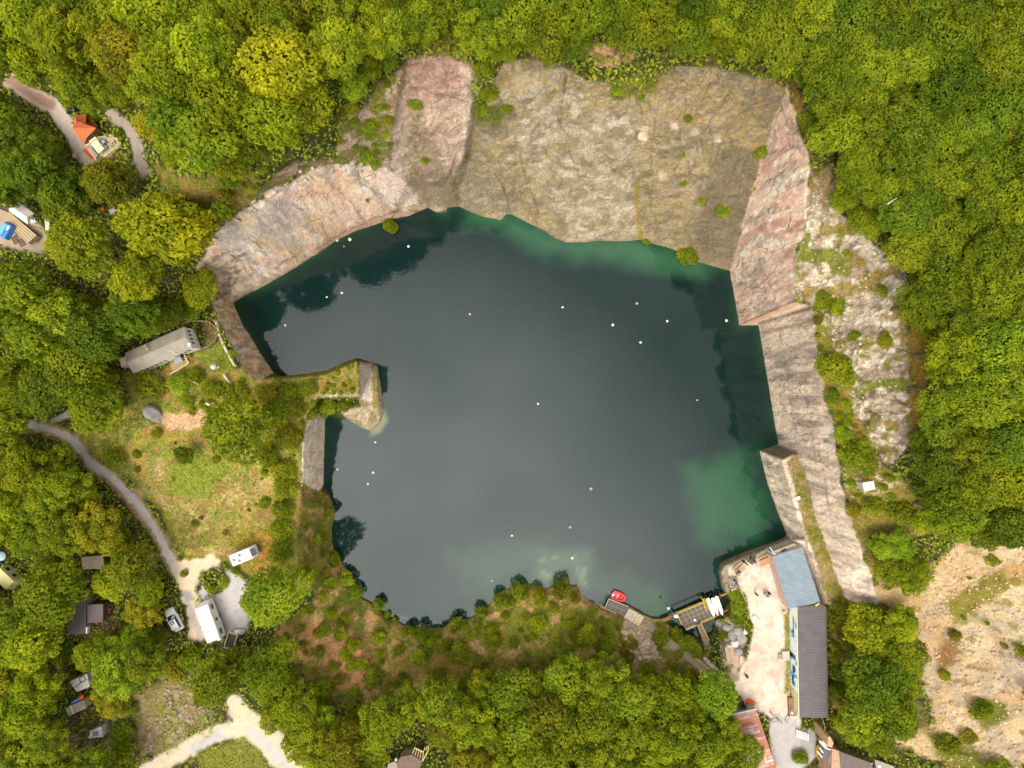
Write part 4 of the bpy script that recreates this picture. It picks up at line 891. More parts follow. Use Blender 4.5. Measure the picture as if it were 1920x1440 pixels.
def scrub(poly, n, r0, r1, tones, lb, grp, gap=1.0):
    xs = [p[0] for p in poly]; ys = [p[1] for p in poly]; k = 0
    q = rng.uniform(0, 1, (n*30, 4)); us = xs and min(xs)+q[:, 0]*(max(xs)-min(xs)); vs_ = min(ys)+q[:, 1]*(max(ys)-min(ys))
    d = sdist(us, vs_, poly); dl = sdist(us, vs_, SHORE)
    for i in range(len(us)):
        r_ = r0+(r1-r0)*q[i, 2]**1.6
        if k >= n or d[i] < 2 or dl[i] > -r_*.5 or clat(us[i], vs_[i]) in (RD, YD): continue
        if all(math.hypot(us[i]-a, vs_[i]-b) > gap*(r_+c*.7) for a, b, c in CENTRES):
            tree(us[i], vs_[i], r_, random.choice(tones), lb, grp, shrub=True); k += 1
scrub(SWS, 105, 6, 15, 'ooyg', 'small scattered scrub bush on the rusty-green south bank', 'scattered scrub bushes on the south bank', .8)
scrub([(398,705),(480,715),(600,705),(600,790),(560,800),(400,790),(330,760)], 26, 7, 15, 'ogy', 'small scattered scrub bush on the root of the stone spur', 'scattered scrub bushes on the spur', .75)
scrub([(600,686),(664,681),(668,740),(604,744)], 16, 4, 9, 'ooy', 'tiny scrub tuft on the grassy top of the stone spur', 'scrub tufts on top of the spur', .7)
scrub(NWT, 26, 6, 13, 'ogg', 'small scattered scrub bush on the knoll between the pink cliff and the rock tower', 'scattered scrub bushes on the knoll', .75)
scrub([(250,760),(560,800),(560,1010),(380,1010),(280,900),(180,850)], 16, 3, 13, 'oyg', 'small scattered scrub bush on the meadow of the plateau', 'scattered scrub bushes on the meadow', 1.2)
scrub(SAND, 13, 4, 19, 'ooyg', 'small scattered scrub bush on the sand slope', 'scattered scrub bushes on the sand slope', 2.2)
scrub(TER, 22, 6, 14, 'oyy', 'small scattered scrub bush on the terrace above the eastern wall', 'scattered scrub bushes on the terrace', .8)
scrub([(1560,1140),(1715,1150),(1715,1300),(1560,1380)], 26, 9, 18, 'oyg', 'small scrub bush in the clearing behind the painted building', 'scrub bushes behind the painted building', .75)
# low undergrowth, grasses and stones: nobody could count them
def scatter(n, box, test, seed):
    r = np.random.default_rng(seed)
    u = r.uniform(box[0], box[1], n); v = r.uniform(box[2], box[3], n)
    i = np.clip(np.searchsorted(U1, u), 0, len(U1)-1); j = np.clip(np.searchsorted(V1, v), 0, len(V1)-1)
    ok = test(u, v, i, j); return i[ok], j[ok], r
sm, snt, sb = new_mat('low_plants')
sa = N(snt, 'ShaderNodeAttribute', attribute_name='tint'); snt.links.new(sa.outputs['Color'], sb.inputs['Base Color']); sb.inputs['Roughness'].default_value = .8; sb.inputs['Specular IOR Level'].default_value = .15
def cover(name, label, n, test, size, colf, seed, box=(-40, 1960, -40, 1480), up=.5, lift=.15):
    i, j, r = scatter(n, box, test, seed)
    k = len(i)
    c = np.stack([XX[j, i], YY[j, i], Z[j, i]], 1)+np.stack([r.uniform(-.14, .14, k), r.uniform(-.14, .14, k), r.uniform(0, lift, k)], 1)
    nn = r.normal(0, .7, (k, 3)); nn[:, 2] = np.abs(nn[:, 2])+up; nn /= np.linalg.norm(nn, axis=1)[:, None]
    co, f, t = leaves(c, nn, size, colf(i, j, r, k), seed+5)
    me = np_mesh(name, co, f, t); me.materials.append(sm)
    tag(link(bpy.data.objects.new(name, me)), label, 'undergrowth' if 'under' in name else 'grass', None, 'stuff')
greenish = col[..., 1]/(col[..., 0]+1e-6)
def tint_floor(i, j, r, k):
    a = r.uniform(0, 1, (k, 1)); return lin((92, 112, 26))*.8*(1-a)+lin((156, 160, 42))*.8*a
def tint_grass(i, j, r, k):
    a = r.uniform(.7, 1.35, (k, 1)); g = (r.uniform(0, 1, (k, 1)) < .4)
    return np.clip(col[j, i]*a*np.where(g, 1, 0)+np.where(g, 0, 1)*(col[j, i]*.5+lin((120, 132, 36))*.35)*a, 0, .6)
cover('undergrowth', 'green undergrowth covering the ground of the woods', 230000, lambda u, v, i, j: (cls[j, i] == G_) & (lake[j, i] < -8), .28, tint_floor, 1, lift=1.1)
cover('meadow_grass', 'short and patchy grass on the meadow, banks and terraces', 150000, lambda u, v, i, j: (cls[j, i] == MD) & (lake[j, i] < -5) & (greenish[j, i] > .74), .17, tint_grass, 2, lift=.25)
def rockcover(name, label, n, poly, seed, size, rgb, k):
    q = np.array(poly); r = np.random.default_rng(seed)
    u = r.uniform(q[:, 0].min(), q[:, 0].max(), n); v = r.uniform(q[:, 1].min(), q[:, 1].max(), n)
    ok = sdist(u, v, poly) > 0; u, v = u[ok], v[ok]
    i = np.clip(np.searchsorted(U1, u), 0, len(U1)-1); j = np.clip(np.searchsorted(V1, v), 0, len(V1)-1)
    p = np.stack([XX[j, i], YY[j, i], Z[j, i]], 1); m = len(p)
    ico = bmesh.new(); bmesh.ops.create_icosphere(ico, subdivisions=1, radius=1); ico.verts.ensure_lookup_table()
    iv = np.array([list(w.co) for w in ico.verts]); fi = np.array([[w.index for w in f.verts] for f in ico.faces]); ico.free()
    s = size*r.uniform(.4, 1, (m, 1, 1))**2.2*r.uniform(.6, 1.2, (m, 1, 3))*[1, 1, .6]*1.6
    an = r.uniform(0, 6.28, m); ca, sa_ = np.cos(an)[:, None], np.sin(an)[:, None]
    vv = iv[None]*s*r.uniform(.75, 1.2, (m, len(iv), 1))
    vv = np.stack([vv[..., 0]*ca-vv[..., 1]*sa_, vv[..., 0]*sa_+vv[..., 1]*ca, vv[..., 2]], -1)+p[:, None]
    f = (fi[None]+(np.arange(m)*len(iv))[:, None, None]).reshape(-1, 3)
    t = np.repeat(np.clip(lin(rgb)*.6*r.uniform(.7, 1.3, (m, 1)), 0, .6), len(iv), 0)
    me = np_mesh(name, vv.reshape(-1, 3), f, t); me.materials.append(sm)
    tag(link(bpy.data.objects.new(name, me)), label, 'stones', None, 'stuff')
rockcover('rubble', 'pale broken stones lying on the eastern rubble slope', 700, RUB, 5, .2, (206,190,168), SL)
rockcover('sand_slope_stones', 'scattered stones on the sand slope at the lower right', 2000, SAND, 6, .22, (214,182,140), SA)
rockcover('clearing_stones', 'grey-brown stones heaped in the clearing by the bottom road', 420, [(300,1265),(400,1270),(390,1330),(340,1390),(270,1410),(255,1380),(310,1330)], 7, .3, (170,148,126), SL)
rockcover('landing_stones', 'broken stones beside the landing on the south bank', 260, [(1160,1180),(1230,1190),(1235,1235),(1190,1235)], 8, .5, (196,174,148), SL)
rockcover('clifftop_stones', 'loose stones on the crest above the north-west cliff', 500, [(400,425),(480,368),(560,318),(620,300),(700,300),(700,318),(600,322),(520,360),(440,415),(405,445)], 9, .4, (206,192,176), SL)
rockcover('crest_stones', 'reddish loose stones on the crest behind the top of the rock slope', 300, [(1090,70),(1180,85),(1190,110),(1120,125)], 10, .45, (190,150,112), SL)

# ------------------------------------------------------------------ shared paints
M_ = {}
def P(name, rgb, rough=.7, vary=.12, scale=3, **kw):
    if name not in M_: M_[name] = mat(name, rgb, rough, vary, scale, **kw)
    return M_[name]
WHITE = P('white_paint', (240,236,230), .45, .05, 1.5); CREAM = P('cream_paint', (236,222,150), .5, .06, 2)
GLASS = P('dark_glass', (34,38,44), .12, .2, 2, spec=.8); BLACK = P('black_rubber', (30,30,32), .8, .2, 5)
WOOD = P('weathered_wood', (176,150,116), .85, .2, 8); LWOOD = P('pale_timber', (222,196,140), .8, .12, 8); DWOOD = P('dark_timber', (104,84,66), .85, .2, 6)
YEL = P('yellow_paint', (226,190,40), .5, .1, 4); STEEL = P('grey_steel', (150,152,154), .45, .1, 4, metal=.4)
ORANGE = P('orange_tile', (214,112,62), .8, .28, 2.5); RUST = P('rust', (176,92,54), .85, .25, 1.2); GREYS = P('grey_roof_sheet', (158,148,132), .75, .14, .9)
STONE = P('pale_stone', (204,186,160), .9, .18, 2, bump=.5); DARKR = P('dark_roof_felt', (88,80,80), .85, .12, 1.2); RED = P('red_rubber', (222,66,72), .5, .06, 3)
CONC = P('concrete', (192,182,164), .85, .12, 1.5); BLUE = P('blue_tarpaulin', (60,130,205), .5, .14, 2); BRICK = P('brown_stone_wall', (128,104,78), .9, .25, 3, bump=.5)
def corr(m, A, B, C_, D, n, h=.05, mi=0):
    """corrugated sheet over A-B-C-D; ridges run A->B, repeated n times from A towards D"""
    A, B, C_, D = map(Vector, (A, B, C_, D)); b = len(m.v)
    for i in range(2*n+1):
        t = i/(2*n); z = Vector((0, 0, h if i % 2 else 0))
        m.v += [A.lerp(D, t)+z, B.lerp(C_, t)+z]
    for i in range(2*n): m.f.append((b+2*i, b+2*i+1, b+2*i+3, b+2*i+2)); m.m.append(mi)
    return m
def slab(name, poly, z1, z0, m, parent=None, bevel=0):
    """a solid with the photographed outline at its top height z1, straight sides down to z0"""
    t = poly_w(poly, z1)
    if parent is not None: t = loc_of(parent, t); dz = parent.location.z
    else: dz = 0
    bt = [Vector((p.x, p.y, z0-dz)) for p in t]
    if (t[1]-t[0]).cross(t[2]-t[1]).z < 0: t.reverse(); bt.reverse()
    return MB().prism(bt, t).build(name, m, parent, bevel=bevel)
def base_at(name, u, v, label, cat, group=None, z=None, a=0.0):
    z = zat(u, v) if z is None else z
    p = W(u, v, z); return empty(name, (p.x, p.y, z), a, label, cat, group)

# ------------------------------------------------------------------ white house above the western wall
h = base_at('house', 302, 655, 'white house with a long brown sheet roof and four small gable windows', 'house', z=9.2)
def hp(u, v, z): return loc_of(h, [W(u, v, z)])[0]
NE, SE, SW, NW_ = [hp(u, v, 12.3) for u, v in ((346,612),(361,652),(250,700),(234,662))]
RE, RW = (NE+SE)/2+Vector((0, 0, .7)), (NW_+SW)/2+Vector((0, 0, .7))
rf = MB(); corr(rf, RE, NE, NW_, RW, 16, .03); corr(rf, SE, RE, RW, SW, 16, .03)
roof = rf.build('roof', GREYS, h)
MB().box(0, .5, 0, .5, 0, .14).build('roof_vent', WHITE, roof).location = hp(352.5,649.5,12.5)
MB().box(0, .35, 0, .25, 0, .3).build('roof_vent', STONE, roof).location = hp(271,651,12.9)
MB().box(0, .3, 0, .3, 0, .25).build('roof_vent', STONE, roof).location = hp(276,656,12.9)
cI = (NE+SE+SW+NW_)/4
def inset(p, k): return cI+(p-cI)*k
ws = [inset(p, .965) for p in (NE, SE, SW, NW_)]
wl = MB().prism([Vector((p.x, p.y, -.1)) for p in ws][::-1], [Vector((p.x, p.y, 2.98)) for p in ws][::-1])
re, rw = inset(RE, .965), inset(RW, .965)
wl.face([ws[0].xy.to_3d()+Vector((0,0,2.98)), re-Vector((0,0,.1)), ws[1].xy.to_3d()+Vector((0,0,2.98))]); wl.face([ws[3].xy.to_3d()+Vector((0,0,2.98)), ws[2].xy.to_3d()+Vector((0,0,2.98)), rw-Vector((0,0,.1))])
wl.build('wall', WHITE, h)
ed = (ws[1]-ws[0]); nrm = Vector((-ed.y, ed.x, 0)).normalized(); 
if nrm.x < 0: nrm = -nrm
for t in (.17, .36, .55, .74):
    a = ws[0].lerp(ws[1], t-.055).xy.to_3d(); b2 = ws[0].lerp(ws[1], t+.055).xy.to_3d()
    w_ = MB().prism([a+Vector((0,0,1.5)), b2+Vector((0,0,1.5)), b2+nrm*.05+Vector((0,0,1.5)), a+nrm*.05+Vector((0,0,1.5))], [a+Vector((0,0,2.6)), b2+Vector((0,0,2.6)), b2+nrm*.05+Vector((0,0,2.6)), a+nrm*.05+Vector((0,0,2.6))]).build('window', WHITE, h)
    a2, b3 = a.lerp(b2, .12), a.lerp(b2, .88); n2_ = nrm*.06
    MB().face([a2+n2_+Vector((0,0,1.58)), b3+n2_+Vector((0,0,1.58)), b3+n2_+Vector((0,0,2.52)), a2+n2_+Vector((0,0,2.52))]).build('pane', GLASS, w_)
eL = (ws[2]-ws[1]); nL = Vector((eL.y, -eL.x, 0)).normalized()
if (nL.dot(Vector((cI.x, cI.y, 0))-ws[1].xy.to_3d())) > 0: nL = -nL
def side_box(t0, t1, z0, z1, nm, mt, dep=.05):
    a = ws[1].lerp(ws[2], t0).xy.to_3d(); b2 = ws[1].lerp(ws[2], t1).xy.to_3d()
    q = [a, b2, b2+nL*dep, a+nL*dep]
    return MB().prism([p+Vector((0,0,z0)) for p in q], [p+Vector((0,0,z1)) for p in q]).build(nm, mt, h)
side_box(.22, .36, 0, 2.3, 'door', GLASS)
for t in (.08, .14, .5, .58, .66, .74, .82): side_box(t, t+.035, 1.7, 2.6, 'window', GLASS)
fr = MB()     # small porch canopy frame over the door
pa, pb, pc = hp(306,652,12.7), hp(333,664,12.4), hp(302,677,12.2)
fr.bar(pa+Vector((0,0,.08)), pb+Vector((0,0,.08)), .12).bar(pa+Vector((0,0,.08)), pc+Vector((0,0,.1)), .10)
fr.build('roof_batten', LWOOD, roof)
slab('chimney_block', [(223,673),(239,667),(243,681),(228,689)], 12.6, 9, STONE, h)
t_ = base_at('wooden_terrace', 338, 684, 'small fenced wooden terrace against the south wall of the white house', 'terrace', z=9.15)
slab('deck', [(318,678),(345,664),(354,682),(325,698)], 9.55, 9.1, WOOD, t_)
rl = MB(); q = loc_of(t_, poly_w([(345,664),(354,681),(320,701)], 10.4))
rl.bar(q[0], q[1], .16).bar(q[1], q[2], .16)
for p in (q[0], q[1], q[2], q[1].lerp(q[2], .5)): rl.bar((p.x, p.y, 0), (p.x, p.y, p.z), .14)
rl.build('railing', LWOOD, t_)
st = MB(); q = loc_of(t_, poly_w([(325,672),(338,668),(343,678),(330,684)], 10.2)); st.prism([Vector((p.x,p.y,p.z-.08)) for p in q][::-1], q[::-1]); st.build('table_top', STEEL, t_)
# parasol, bench, boulder, round wall
u_ = base_at('parasol', 408, 688, 'closed white round parasol on the lawn beside the western wall', 'parasol')
MB().tube([(0,0,-.1),(0,0,2.1)], .04).build('pole', STEEL, u_)
MB().lathe([(.5,1.45),(.47,1.62),(.33,1.85),(.15,2.05),(.03,2.15)], 9).build('canopy', WHITE, u_)
MB().lathe([(.3,-.05),(.3,.06),(.05,.1)], 12).build('foot', CONC, u_)
u_ = base_at('garden_bench', 393, 758, 'white bench with a side table on the plateau above the pink bare patch', 'bench', a=ang(1, .15))
MB().box(-.8,.5,-.18,.18,.42,.48).build('seat', WHITE, u_); MB().box(.55,1.0,-.35,.35,.5,.56).build('table_top', WHITE, u_)
for x in (-.7, .4, .75): MB().box(x-.04,x+.04,-.15,.15,-.05,.44).build('leg', WHITE, u_)
def boulder(name, u, v, r, label, m=STONE, group=None, fl=.6, seed=1, sx=1, sy=1, cat='boulder'):
    rr = random.Random(seed); bm = bmesh.new(); bmesh.ops.create_icosphere(bm, subdivisions=3, radius=1)
    a = [Vector((rr.uniform(-1,1), rr.uniform(-1,1), rr.uniform(-.4,1))).normalized() for _ in range(9)]; k = [rr.uniform(.62,.9) for _ in a]
    for w_ in bm.verts:
        for d, q in zip(a, k):
            e = w_.co.dot(d)-q
            if e > 0: w_.co -= d*e
        w_.co = Vector((w_.co.x*r*sx, w_.co.y*r*sy, w_.co.z*r*fl))
    me = bpy.data.meshes.new(name); bm.to_mesh(me); bm.free(); me.materials.append(m)
    z = zat(u, v); p = W(u, v, z+r*fl*.4); o = link(bpy.data.objects.new(name, me)); o.location = (p.x, p.y, z+r*fl*.25); o.rotation_euler.z = rr.uniform(0, 6)
    return tag(o, label, cat, group)
GREYST = P('grey_boulder', (156,150,146), .9, .2, 1.5, bump=.5)
boulder('boulder', 284, 776, 1.5, 'big grey angular boulder at the left end of the pink bare patch', GREYST, seed=4, sx=1.3, sy=.8, fl=.9)
rw_ = MB(); ring = [(352,601),(372,602),(394,604),(406,614),(409,628),(404,640),(392,650),(380,654)]
for a, b2 in zip(ring, ring[1:]):
    za, zb = zat(*a), zat(*b2); rw_.bar(W(*a, za+.25), W(*b2, zb+.25), .3, .8)
tag(rw_.build('curved_wall', BRICK), 'low curved brown stone wall round the gable end of the white house', 'wall')
for pts, lb in (([(405,600),(412,628),(424,655),(442,688)], 'long straight stone parapet along the top of the western wall'), ([(421,703),(434,722)], 'short stub of stone parapet below the parasol')):
    m = MB()
    for a, b2 in zip(pts, pts[1:]): m.bar(W(*a, zat(*a)+.3), W(*b2, zat(*b2)+.3), .35, .7)
    tag(m.build('parapet', STONE), lb, 'parapet')

# ------------------------------------------------------------------ painted building, blue-grey hall
def PB(u, v, z): return W(u, v, z)
b1 = base_at('painted_building', 1518, 1240, 'long building with a dark corrugated roof and a blue and white painted side wall', 'building', z=3.2)
q = loc_of(b1, [W(1493.5,1138,6.0), W(1548,1136,6.4), W(1551.5,1346,6.4), W(1497.5,1345,6.0)])
m = MB(); corr(m, q[0], q[1], q[2], q[3], 44, .07)
m.build('roof', P('dark_corrugated_sheet', (104,96,98), .55, .14, .6), b1)
c4 = sum(q, Vector())/4
w4 = [c4+(p-c4)*.985 for p in q]
wm_ = [Vector((p.x, p.y, 0)) for p in w4]
MB().prism([p-Vector((0,0,.2)) for p in wm_][::-1], [p+Vector((0,0,2.75)) for p in wm_][::-1]).build('wall', P('cream_render', (238,226,176), .8, .08, 1), b1)
MB().bar(q[0]+Vector((0,0,.05)), q[3]+Vector((0,0,.05)), .12).build('fascia', P('cream_render', (0,0,0)), b1)
MB().bar(q[1]+Vector((.03,0,.06)), q[2]+Vector((.03,0,.06)), .14).build('gutter', DWOOD, b1)
mm, mnt, mb_ = new_mat('mural_paint')
g1 = N(mnt, 'ShaderNodeTexCoord'); mo = N(mnt, 'ShaderNodeTexNoise'); mo.inputs['Scale'].default_value = .42; mo.inputs['Detail'].default_value = 2.5; mo.inputs['Distortion'].default_value = 1.2
mnt.links.new(g1.outputs['Object'], mo.inputs['Vector']); mr_ = N(mnt, 'ShaderNodeValToRGB'); e = mr_.color_ramp.elements
e[0].position = .26; e[0].color = (.02,.12,.42,1); e[1].position = .72; e[1].color = (.75,.78,.76,1)
for p_, c_ in ((.33,(.03,.30,.62,1)), (.39,(.12,.50,.66,1)), (.45,(.66,.78,.80,1))):
    x = e.new(p_); x.color = c_
mnt.links.new(mo.outputs['Fac'], mr_.inputs['Fac']); mnt.links.new(mr_.outputs['Color'], mb_.inputs['Base Color'])
a, b2 = wm_[0].lerp(wm_[3], .005), wm_[0].lerp(wm_[3], .79); off = Vector((-.025, 0, 0))
MB().prism([a+off*2, a, b2, b2+off*2], [p+Vector((0,0,2.6)) for p in (a+off*2, a, b2, b2+off*2)]).build('mural', mm, b1)
navy = P('mural_navy', (40,80,150), .7, .15, 2); slate = P('mural_slate', (86,98,110), .7, .2, 2)
def mural_shape(t, z, pts, mt):
    c0 = wm_[0].lerp(wm_[3], t)+Vector((-.07, 0, z)); 
    MB().face([c0+Vector((0, -y, zz)) for y, zz in pts]).build('painted_figure', mt, b1)
mural_shape(.14, 1.5, [(-.9,0),(-.4,.25),(.3,.3),(.9,.1),(1.2,.35),(1.15,-.1),(.4,-.15),(-.5,-.15)], slate)      # a seal-like swimmer
mural_shape(.25, 1.3, [(-1.2,.1),(-.6,.5),(0,.35),(.8,.5),(1.2,.1),(.4,-.1),(0,-.5),(-.3,-.05)], slate)
mural_shape(.62, 1.4, [(-1.1,-.5),(-1.1,.5),(-.4,.7),(.2,.3),(.5,-.5)], navy)
mural_shape(.70, 1.0, [(-.7,-.4),(-.5,.5),(.1,.2),(.3,.7),(.8,.4),(.5,-.5)], navy)
mural_shape(.74, 1.2, [(-.3,-.6),(-.2,.5),(.15,.6),(.3,-.5)], slate)
dd = wm_[0].lerp(wm_[3], .46); d2 = wm_[0].lerp(wm_[3], .505)
MB().prism([dd+Vector((-.11,0,0)), dd, d2, d2+Vector((-.11,0,0))], [p+Vector((0,0,2.1)) for p in (dd+Vector((-.11,0,0)), dd, d2, d2+Vector((-.11,0,0)))]).build('door', GLASS, b1)
slab('entrance_landing', [(1467,1222),(1480,1221),(1481,1239),(1467,1239)], 3.75, 3, CONC, b1); slab('step', [(1460,1226),(1466.5,1226),(1466.5,1236),(1460,1236)], 3.45, 3, STEEL, b1)
slab('side_porch', [(1479,1309),(1494,1309),(1494,1343),(1480,1343)], 4.1, 3, P('brown_boards', (146,116,88), .8, .15, 3), b1)
b2_ = base_at('hall', 1492, 1085, 'hall with a blue-grey corrugated roof between the yard and the ledge wall', 'building', z=2.95)
q = loc_of(b2_, [W(1448,1043,5.7), W(1504,1025,6.2), W(1538,1129,6.2), W(1477,1142,5.7)])
m = MB(); corr(m, q[0], q[1], q[2], q[3], 22, .13); m.build('roof', P('blue_grey_sheet', (140,154,166), .5, .12, .7), b2_)
c4 = sum(q, Vector())/4; w4 = [c4+(p-c4)*.975 for p in q]
MB().prism([Vector((p.x,p.y,-.2)) for p in w4][::-1], [Vector((p.x,p.y,p.z-.06)) for p in w4][::-1]).build('wall', P('pink_render', (206,180,160), .85, .1, 1), b2_)
MB().bar(q[0]+Vector((-.08,0,.02)), q[3]+Vector((-.08,0,.02)), .13).build('gutter', P('copper_gutter', (178,128,100), .6, .1, 2), b2_)
slab('flat_annex', [(1446,1036),(1489,1019),(1504,1024.5),(1449,1042.5)], 5.2, 2.6, CONC, b2_)
slab('skylight', [(1464,1032),(1473,1028),(1476,1031),(1466,1035)], 5.28, 5.0, P('brown_frame', (96,66,56), .5), b2_)
mm_ = MB(); a = W(1443,1026,5.6); z_ = b2_.location.z
mm_.bar(loc_of(b2_, [W(1443,1026,5.9)])[0], loc_of(b2_, [W(1453,1039,5.5)])[0], .09); mm_.bar(loc_of(b2_, [W(1449,1040,5.5)])[0], loc_of(b2_, [W(1457,1038,5.5)])[0], .09); mm_.build('roof_bracket', WHITE, b2_)
x = MB(); x.bar(W(1529,1136,6.4), W(1536,1131,6.55), .25, .08); tag(x.build('plank', LWOOD), 'pale plank lying where the two corrugated roofs meet', 'plank')
# annex and fences of the yard
g = base_at('steel_gate', 1455, 1350, 'grey tubular gate across the track below the painted building', 'gate', z=3.5)
for pl in ([(1448,1340),(1460,1353)], [(1450,1354),(1461,1351),(1468,1358)], [(1476,1355),(1481,1345)], [(1432,1343),(1440,1353)]):
    r_ = MB(); w_ = loc_of(g, [W(u, v, 4.5) for u, v in pl]); w2 = [p-Vector((0,0,.85)) for p in w_]
    for a, b2 in list(zip(w_, w_[1:]))+list(zip(w2, w2[1:])): r_.bar(a, b2, .08)
    for p in w_: r_.bar(p-Vector((0,0,1.1)), p, .1)
    r_.build('gate_leaf', STEEL, g)

# ------------------------------------------------------------------ rusty long shed
s = base_at('rusty_shed', 1412, 1385, 'long narrow shed with a rusty red and grey patched tin roof beside the lower road', 'shed', z=3.6)
q = loc_of(s, [W(1372,1341,6.2), W(1418,1330,6.2), W(1463,1462,6.2), W(1417,1474,6.2)])
rm_, rnt, rb_ = new_mat('patched_tin'); tc_ = N(rnt, 'ShaderNodeTexCoord'); bk = N(rnt, 'ShaderNodeTexBrick')
mp = N(rnt, 'ShaderNodeMapping'); mp.inputs['Rotation'].default_value = (0, 0, R(-15)); mp.inputs['Scale'].default_value = (1, 1, 0)
rnt.links.new(tc_.outputs['Object'], mp.inputs['Vector']); rnt.links.new(mp.outputs['Vector'], bk.inputs['Vector'])
bk.inputs['Color1'].default_value = (.34,.11,.05,1); bk.inputs['Color2'].default_value = (.50,.42,.40,1); bk.inputs['Mortar'].default_value = (.38,.12,.05,1)
bk.inputs['Scale'].default_value = 1; bk.inputs['Brick Width'].default_value = 1.9; bk.inputs['Row Height'].default_value = .6; bk.inputs['Mortar Size'].default_value = .06; bk.inputs['Bias'].default_value = -.05
no_ = N(rnt, 'ShaderNodeTexNoise'); no_.inputs['Scale'].default_value = 1.3; no_.inputs['Detail'].default_value = 6; rnt.links.new(tc_.outputs['Object'], no_.inputs['Vector'])
rp = N(rnt, 'ShaderNodeValToRGB'); rp.color_ramp.elements[0].position = .42; rp.color_ramp.elements[1].position = .58; rnt.links.new(no_.outputs['Fac'], rp.inputs['Fac'])
mxx = N(rnt, 'ShaderNodeMix', data_type='RGBA'); rnt.links.new(rp.outputs['Color'], mxx.inputs[0]); rnt.links.new(bk.outputs['Color'], mxx.inputs[6]); mxx.inputs[7].default_value = (.30,.12,.07,1)
mxx2 = N(rnt, 'ShaderNodeMath', operation='MULTIPLY'); mxx2.inputs[1].default_value = .55; rnt.links.new(rp.outputs['Color'], mxx2.inputs[0]); rnt.links.new(mxx2.outputs[0], mxx.inputs[0])
rnt.links.new(mxx.outputs[2], rb_.inputs['Base Color']); rb_.inputs['Roughness'].default_value = .8
m = MB(); corr(m, q[0], q[3], q[2], q[1], 18, .06); m.build('roof', rm_, s)
c4 = sum(q, Vector())/4; w4 = [c4+(p-c4)*.97 for p in q]
MB().prism([Vector((p.x,p.y,-.3)) for p in w4][::-1], [Vector((p.x,p.y,p.z-.05)) for p in w4][::-1]).build('wall', P('faded_planks', (176,166,150), .9, .15, 3), s)
MB().bar(q[0]+Vector((-.2,.1,.04)), q[1]+Vector((.1,.1,.04)), .22, .1).build('barge_board', P('pale_blue_board', (180,196,200), .6), s)
k = base_at('skip', 1381, 1326, 'open brown waste container at the top end of the rusty shed', 'container', z=3.4)
t4 = loc_of(k, poly_w([(1365,1319),(1393,1311),(1400,1327),(1372,1337)], 5.0)); b4 = [Vector((p.x*.96, p.y*.96, 0)) for p in t4]
body = MB()
for i in range(4):
    j = (i+1) % 4; a, b2, c_, d_ = t4[i], t4[j], b4[j], b4[i]
    body.bar(a, b2, .16, .12); body.face([d_, c_, b2, a])
body.face(b4); body.build('body', P('brown_steel', (92,80,66), .7, .2, 2), k)
MB().face([p*.93+Vector((0,0,.55)) for p in b4]).build('load', P('rubbish', (126,104,78), .9, .4, 3), k)
rr = random.Random(3)
lj = base_at('lifejacket_heap', 1407, 1316, 'heap of bright orange life jackets beside the open container', 'life jackets', z=3.35)
for i in range(7):
    x, y = rr.uniform(-.7,.7), rr.uniform(-.4,.4); a = rr.uniform(0,3.1)
    vest = MB().lathe([(.32,.0),(.36,.1),(.26,.2),(.12,.24)], 8, (x, y, .1+.12*(i % 3)))
    vest.build('life_jacket', P('orange_fabric', (236,92,34), .7, .15, 6), lj)
tb = base_at('blue_crate', 1406, 1326, 'grey-blue crate below the heap of orange life jackets', 'crate', z=3.4, a=.3)
MB().box(-.6,.6,-.4,.4,0,.6).build('crate_body', P('grey_blue_plastic', (110,136,150), .6), tb, bevel=.03); MB().box(-.63,.63,-.43,.43,.6,.68).build('lid', P('pale_blue_board', (0,0,0)), tb)

# ------------------------------------------------------------------ dock with yellow railings
ZD = 1.0
dk = base_at('dock', 1305, 1155, 'L-shaped dock with a grated deck and yellow railings on the south shore', 'dock', z=0.0)
A, B, C_, D = (1270,1151), (1327,1126.5), (1340,1156.5), (1286,1180)
slab('deck', [A, B, C_, D], ZD, .75, P('grey_grating', (98,92,86), .8, .15, 5), dk)
jm = MB(); lw = loc_of(dk, poly_w([A, B, C_, D], ZD+.03))
for i in range(8):
    t = i/7; jm.bar(lw[0].lerp(lw[1], t), lw[3].lerp(lw[2], t), .07, .05)
for i in range(5):
    t = i/4; jm.bar(lw[0].lerp(lw[3], t)+Vector((0,0,.004)), lw[1].lerp(lw[2], t)+Vector((0,0,.004)), .07, .05)
jm.build('deck_frame', P('pale_joint', (176,158,128), .8), dk)
bmn = MB(); pf = loc_of(dk, [W(1240,1162,.8), W(1267,1152,.8), W(1327,1126,.9), W(1360,1114,.9)])
for a, b2 in zip(pf, pf[1:]): bmn.bar(a, b2, .3, .25)
pg = loc_of(dk, [W(1340,1157,.9), W(1366,1142,.9)]); bmn.bar(pg[0], pg[1], .25, .2)
bmn.build('beam', P('rusty_beam', (158,96,44), .8, .2, 3), dk)
def rail(name, pts, z0, hh, mt, parent, mid=True, step=2.0):
    m = MB(); w_ = loc_of(parent, [W(u, v, z0+hh) for u, v in pts])
    for a, b2 in zip(w_, w_[1:]):
        m.bar(a, b2, .09)
        if mid: m.bar(a-Vector((0,0,hh*.5)), b2-Vector((0,0,hh*.5)), .06)
        n = max(1, int((b2-a).length/step))
        for i in range(n+1):
            p = a.lerp(b2, i/n); m.bar(p-Vector((0,0,hh)), p, .08)
    return m.build(name, mt, parent)
rail('railing', [(1269,1150),(1318,1130),(1329,1125)], ZD, 1.0, YEL, dk); rail('railing', [(1270,1152),(1279,1172)], ZD, 1.0, YEL, dk)
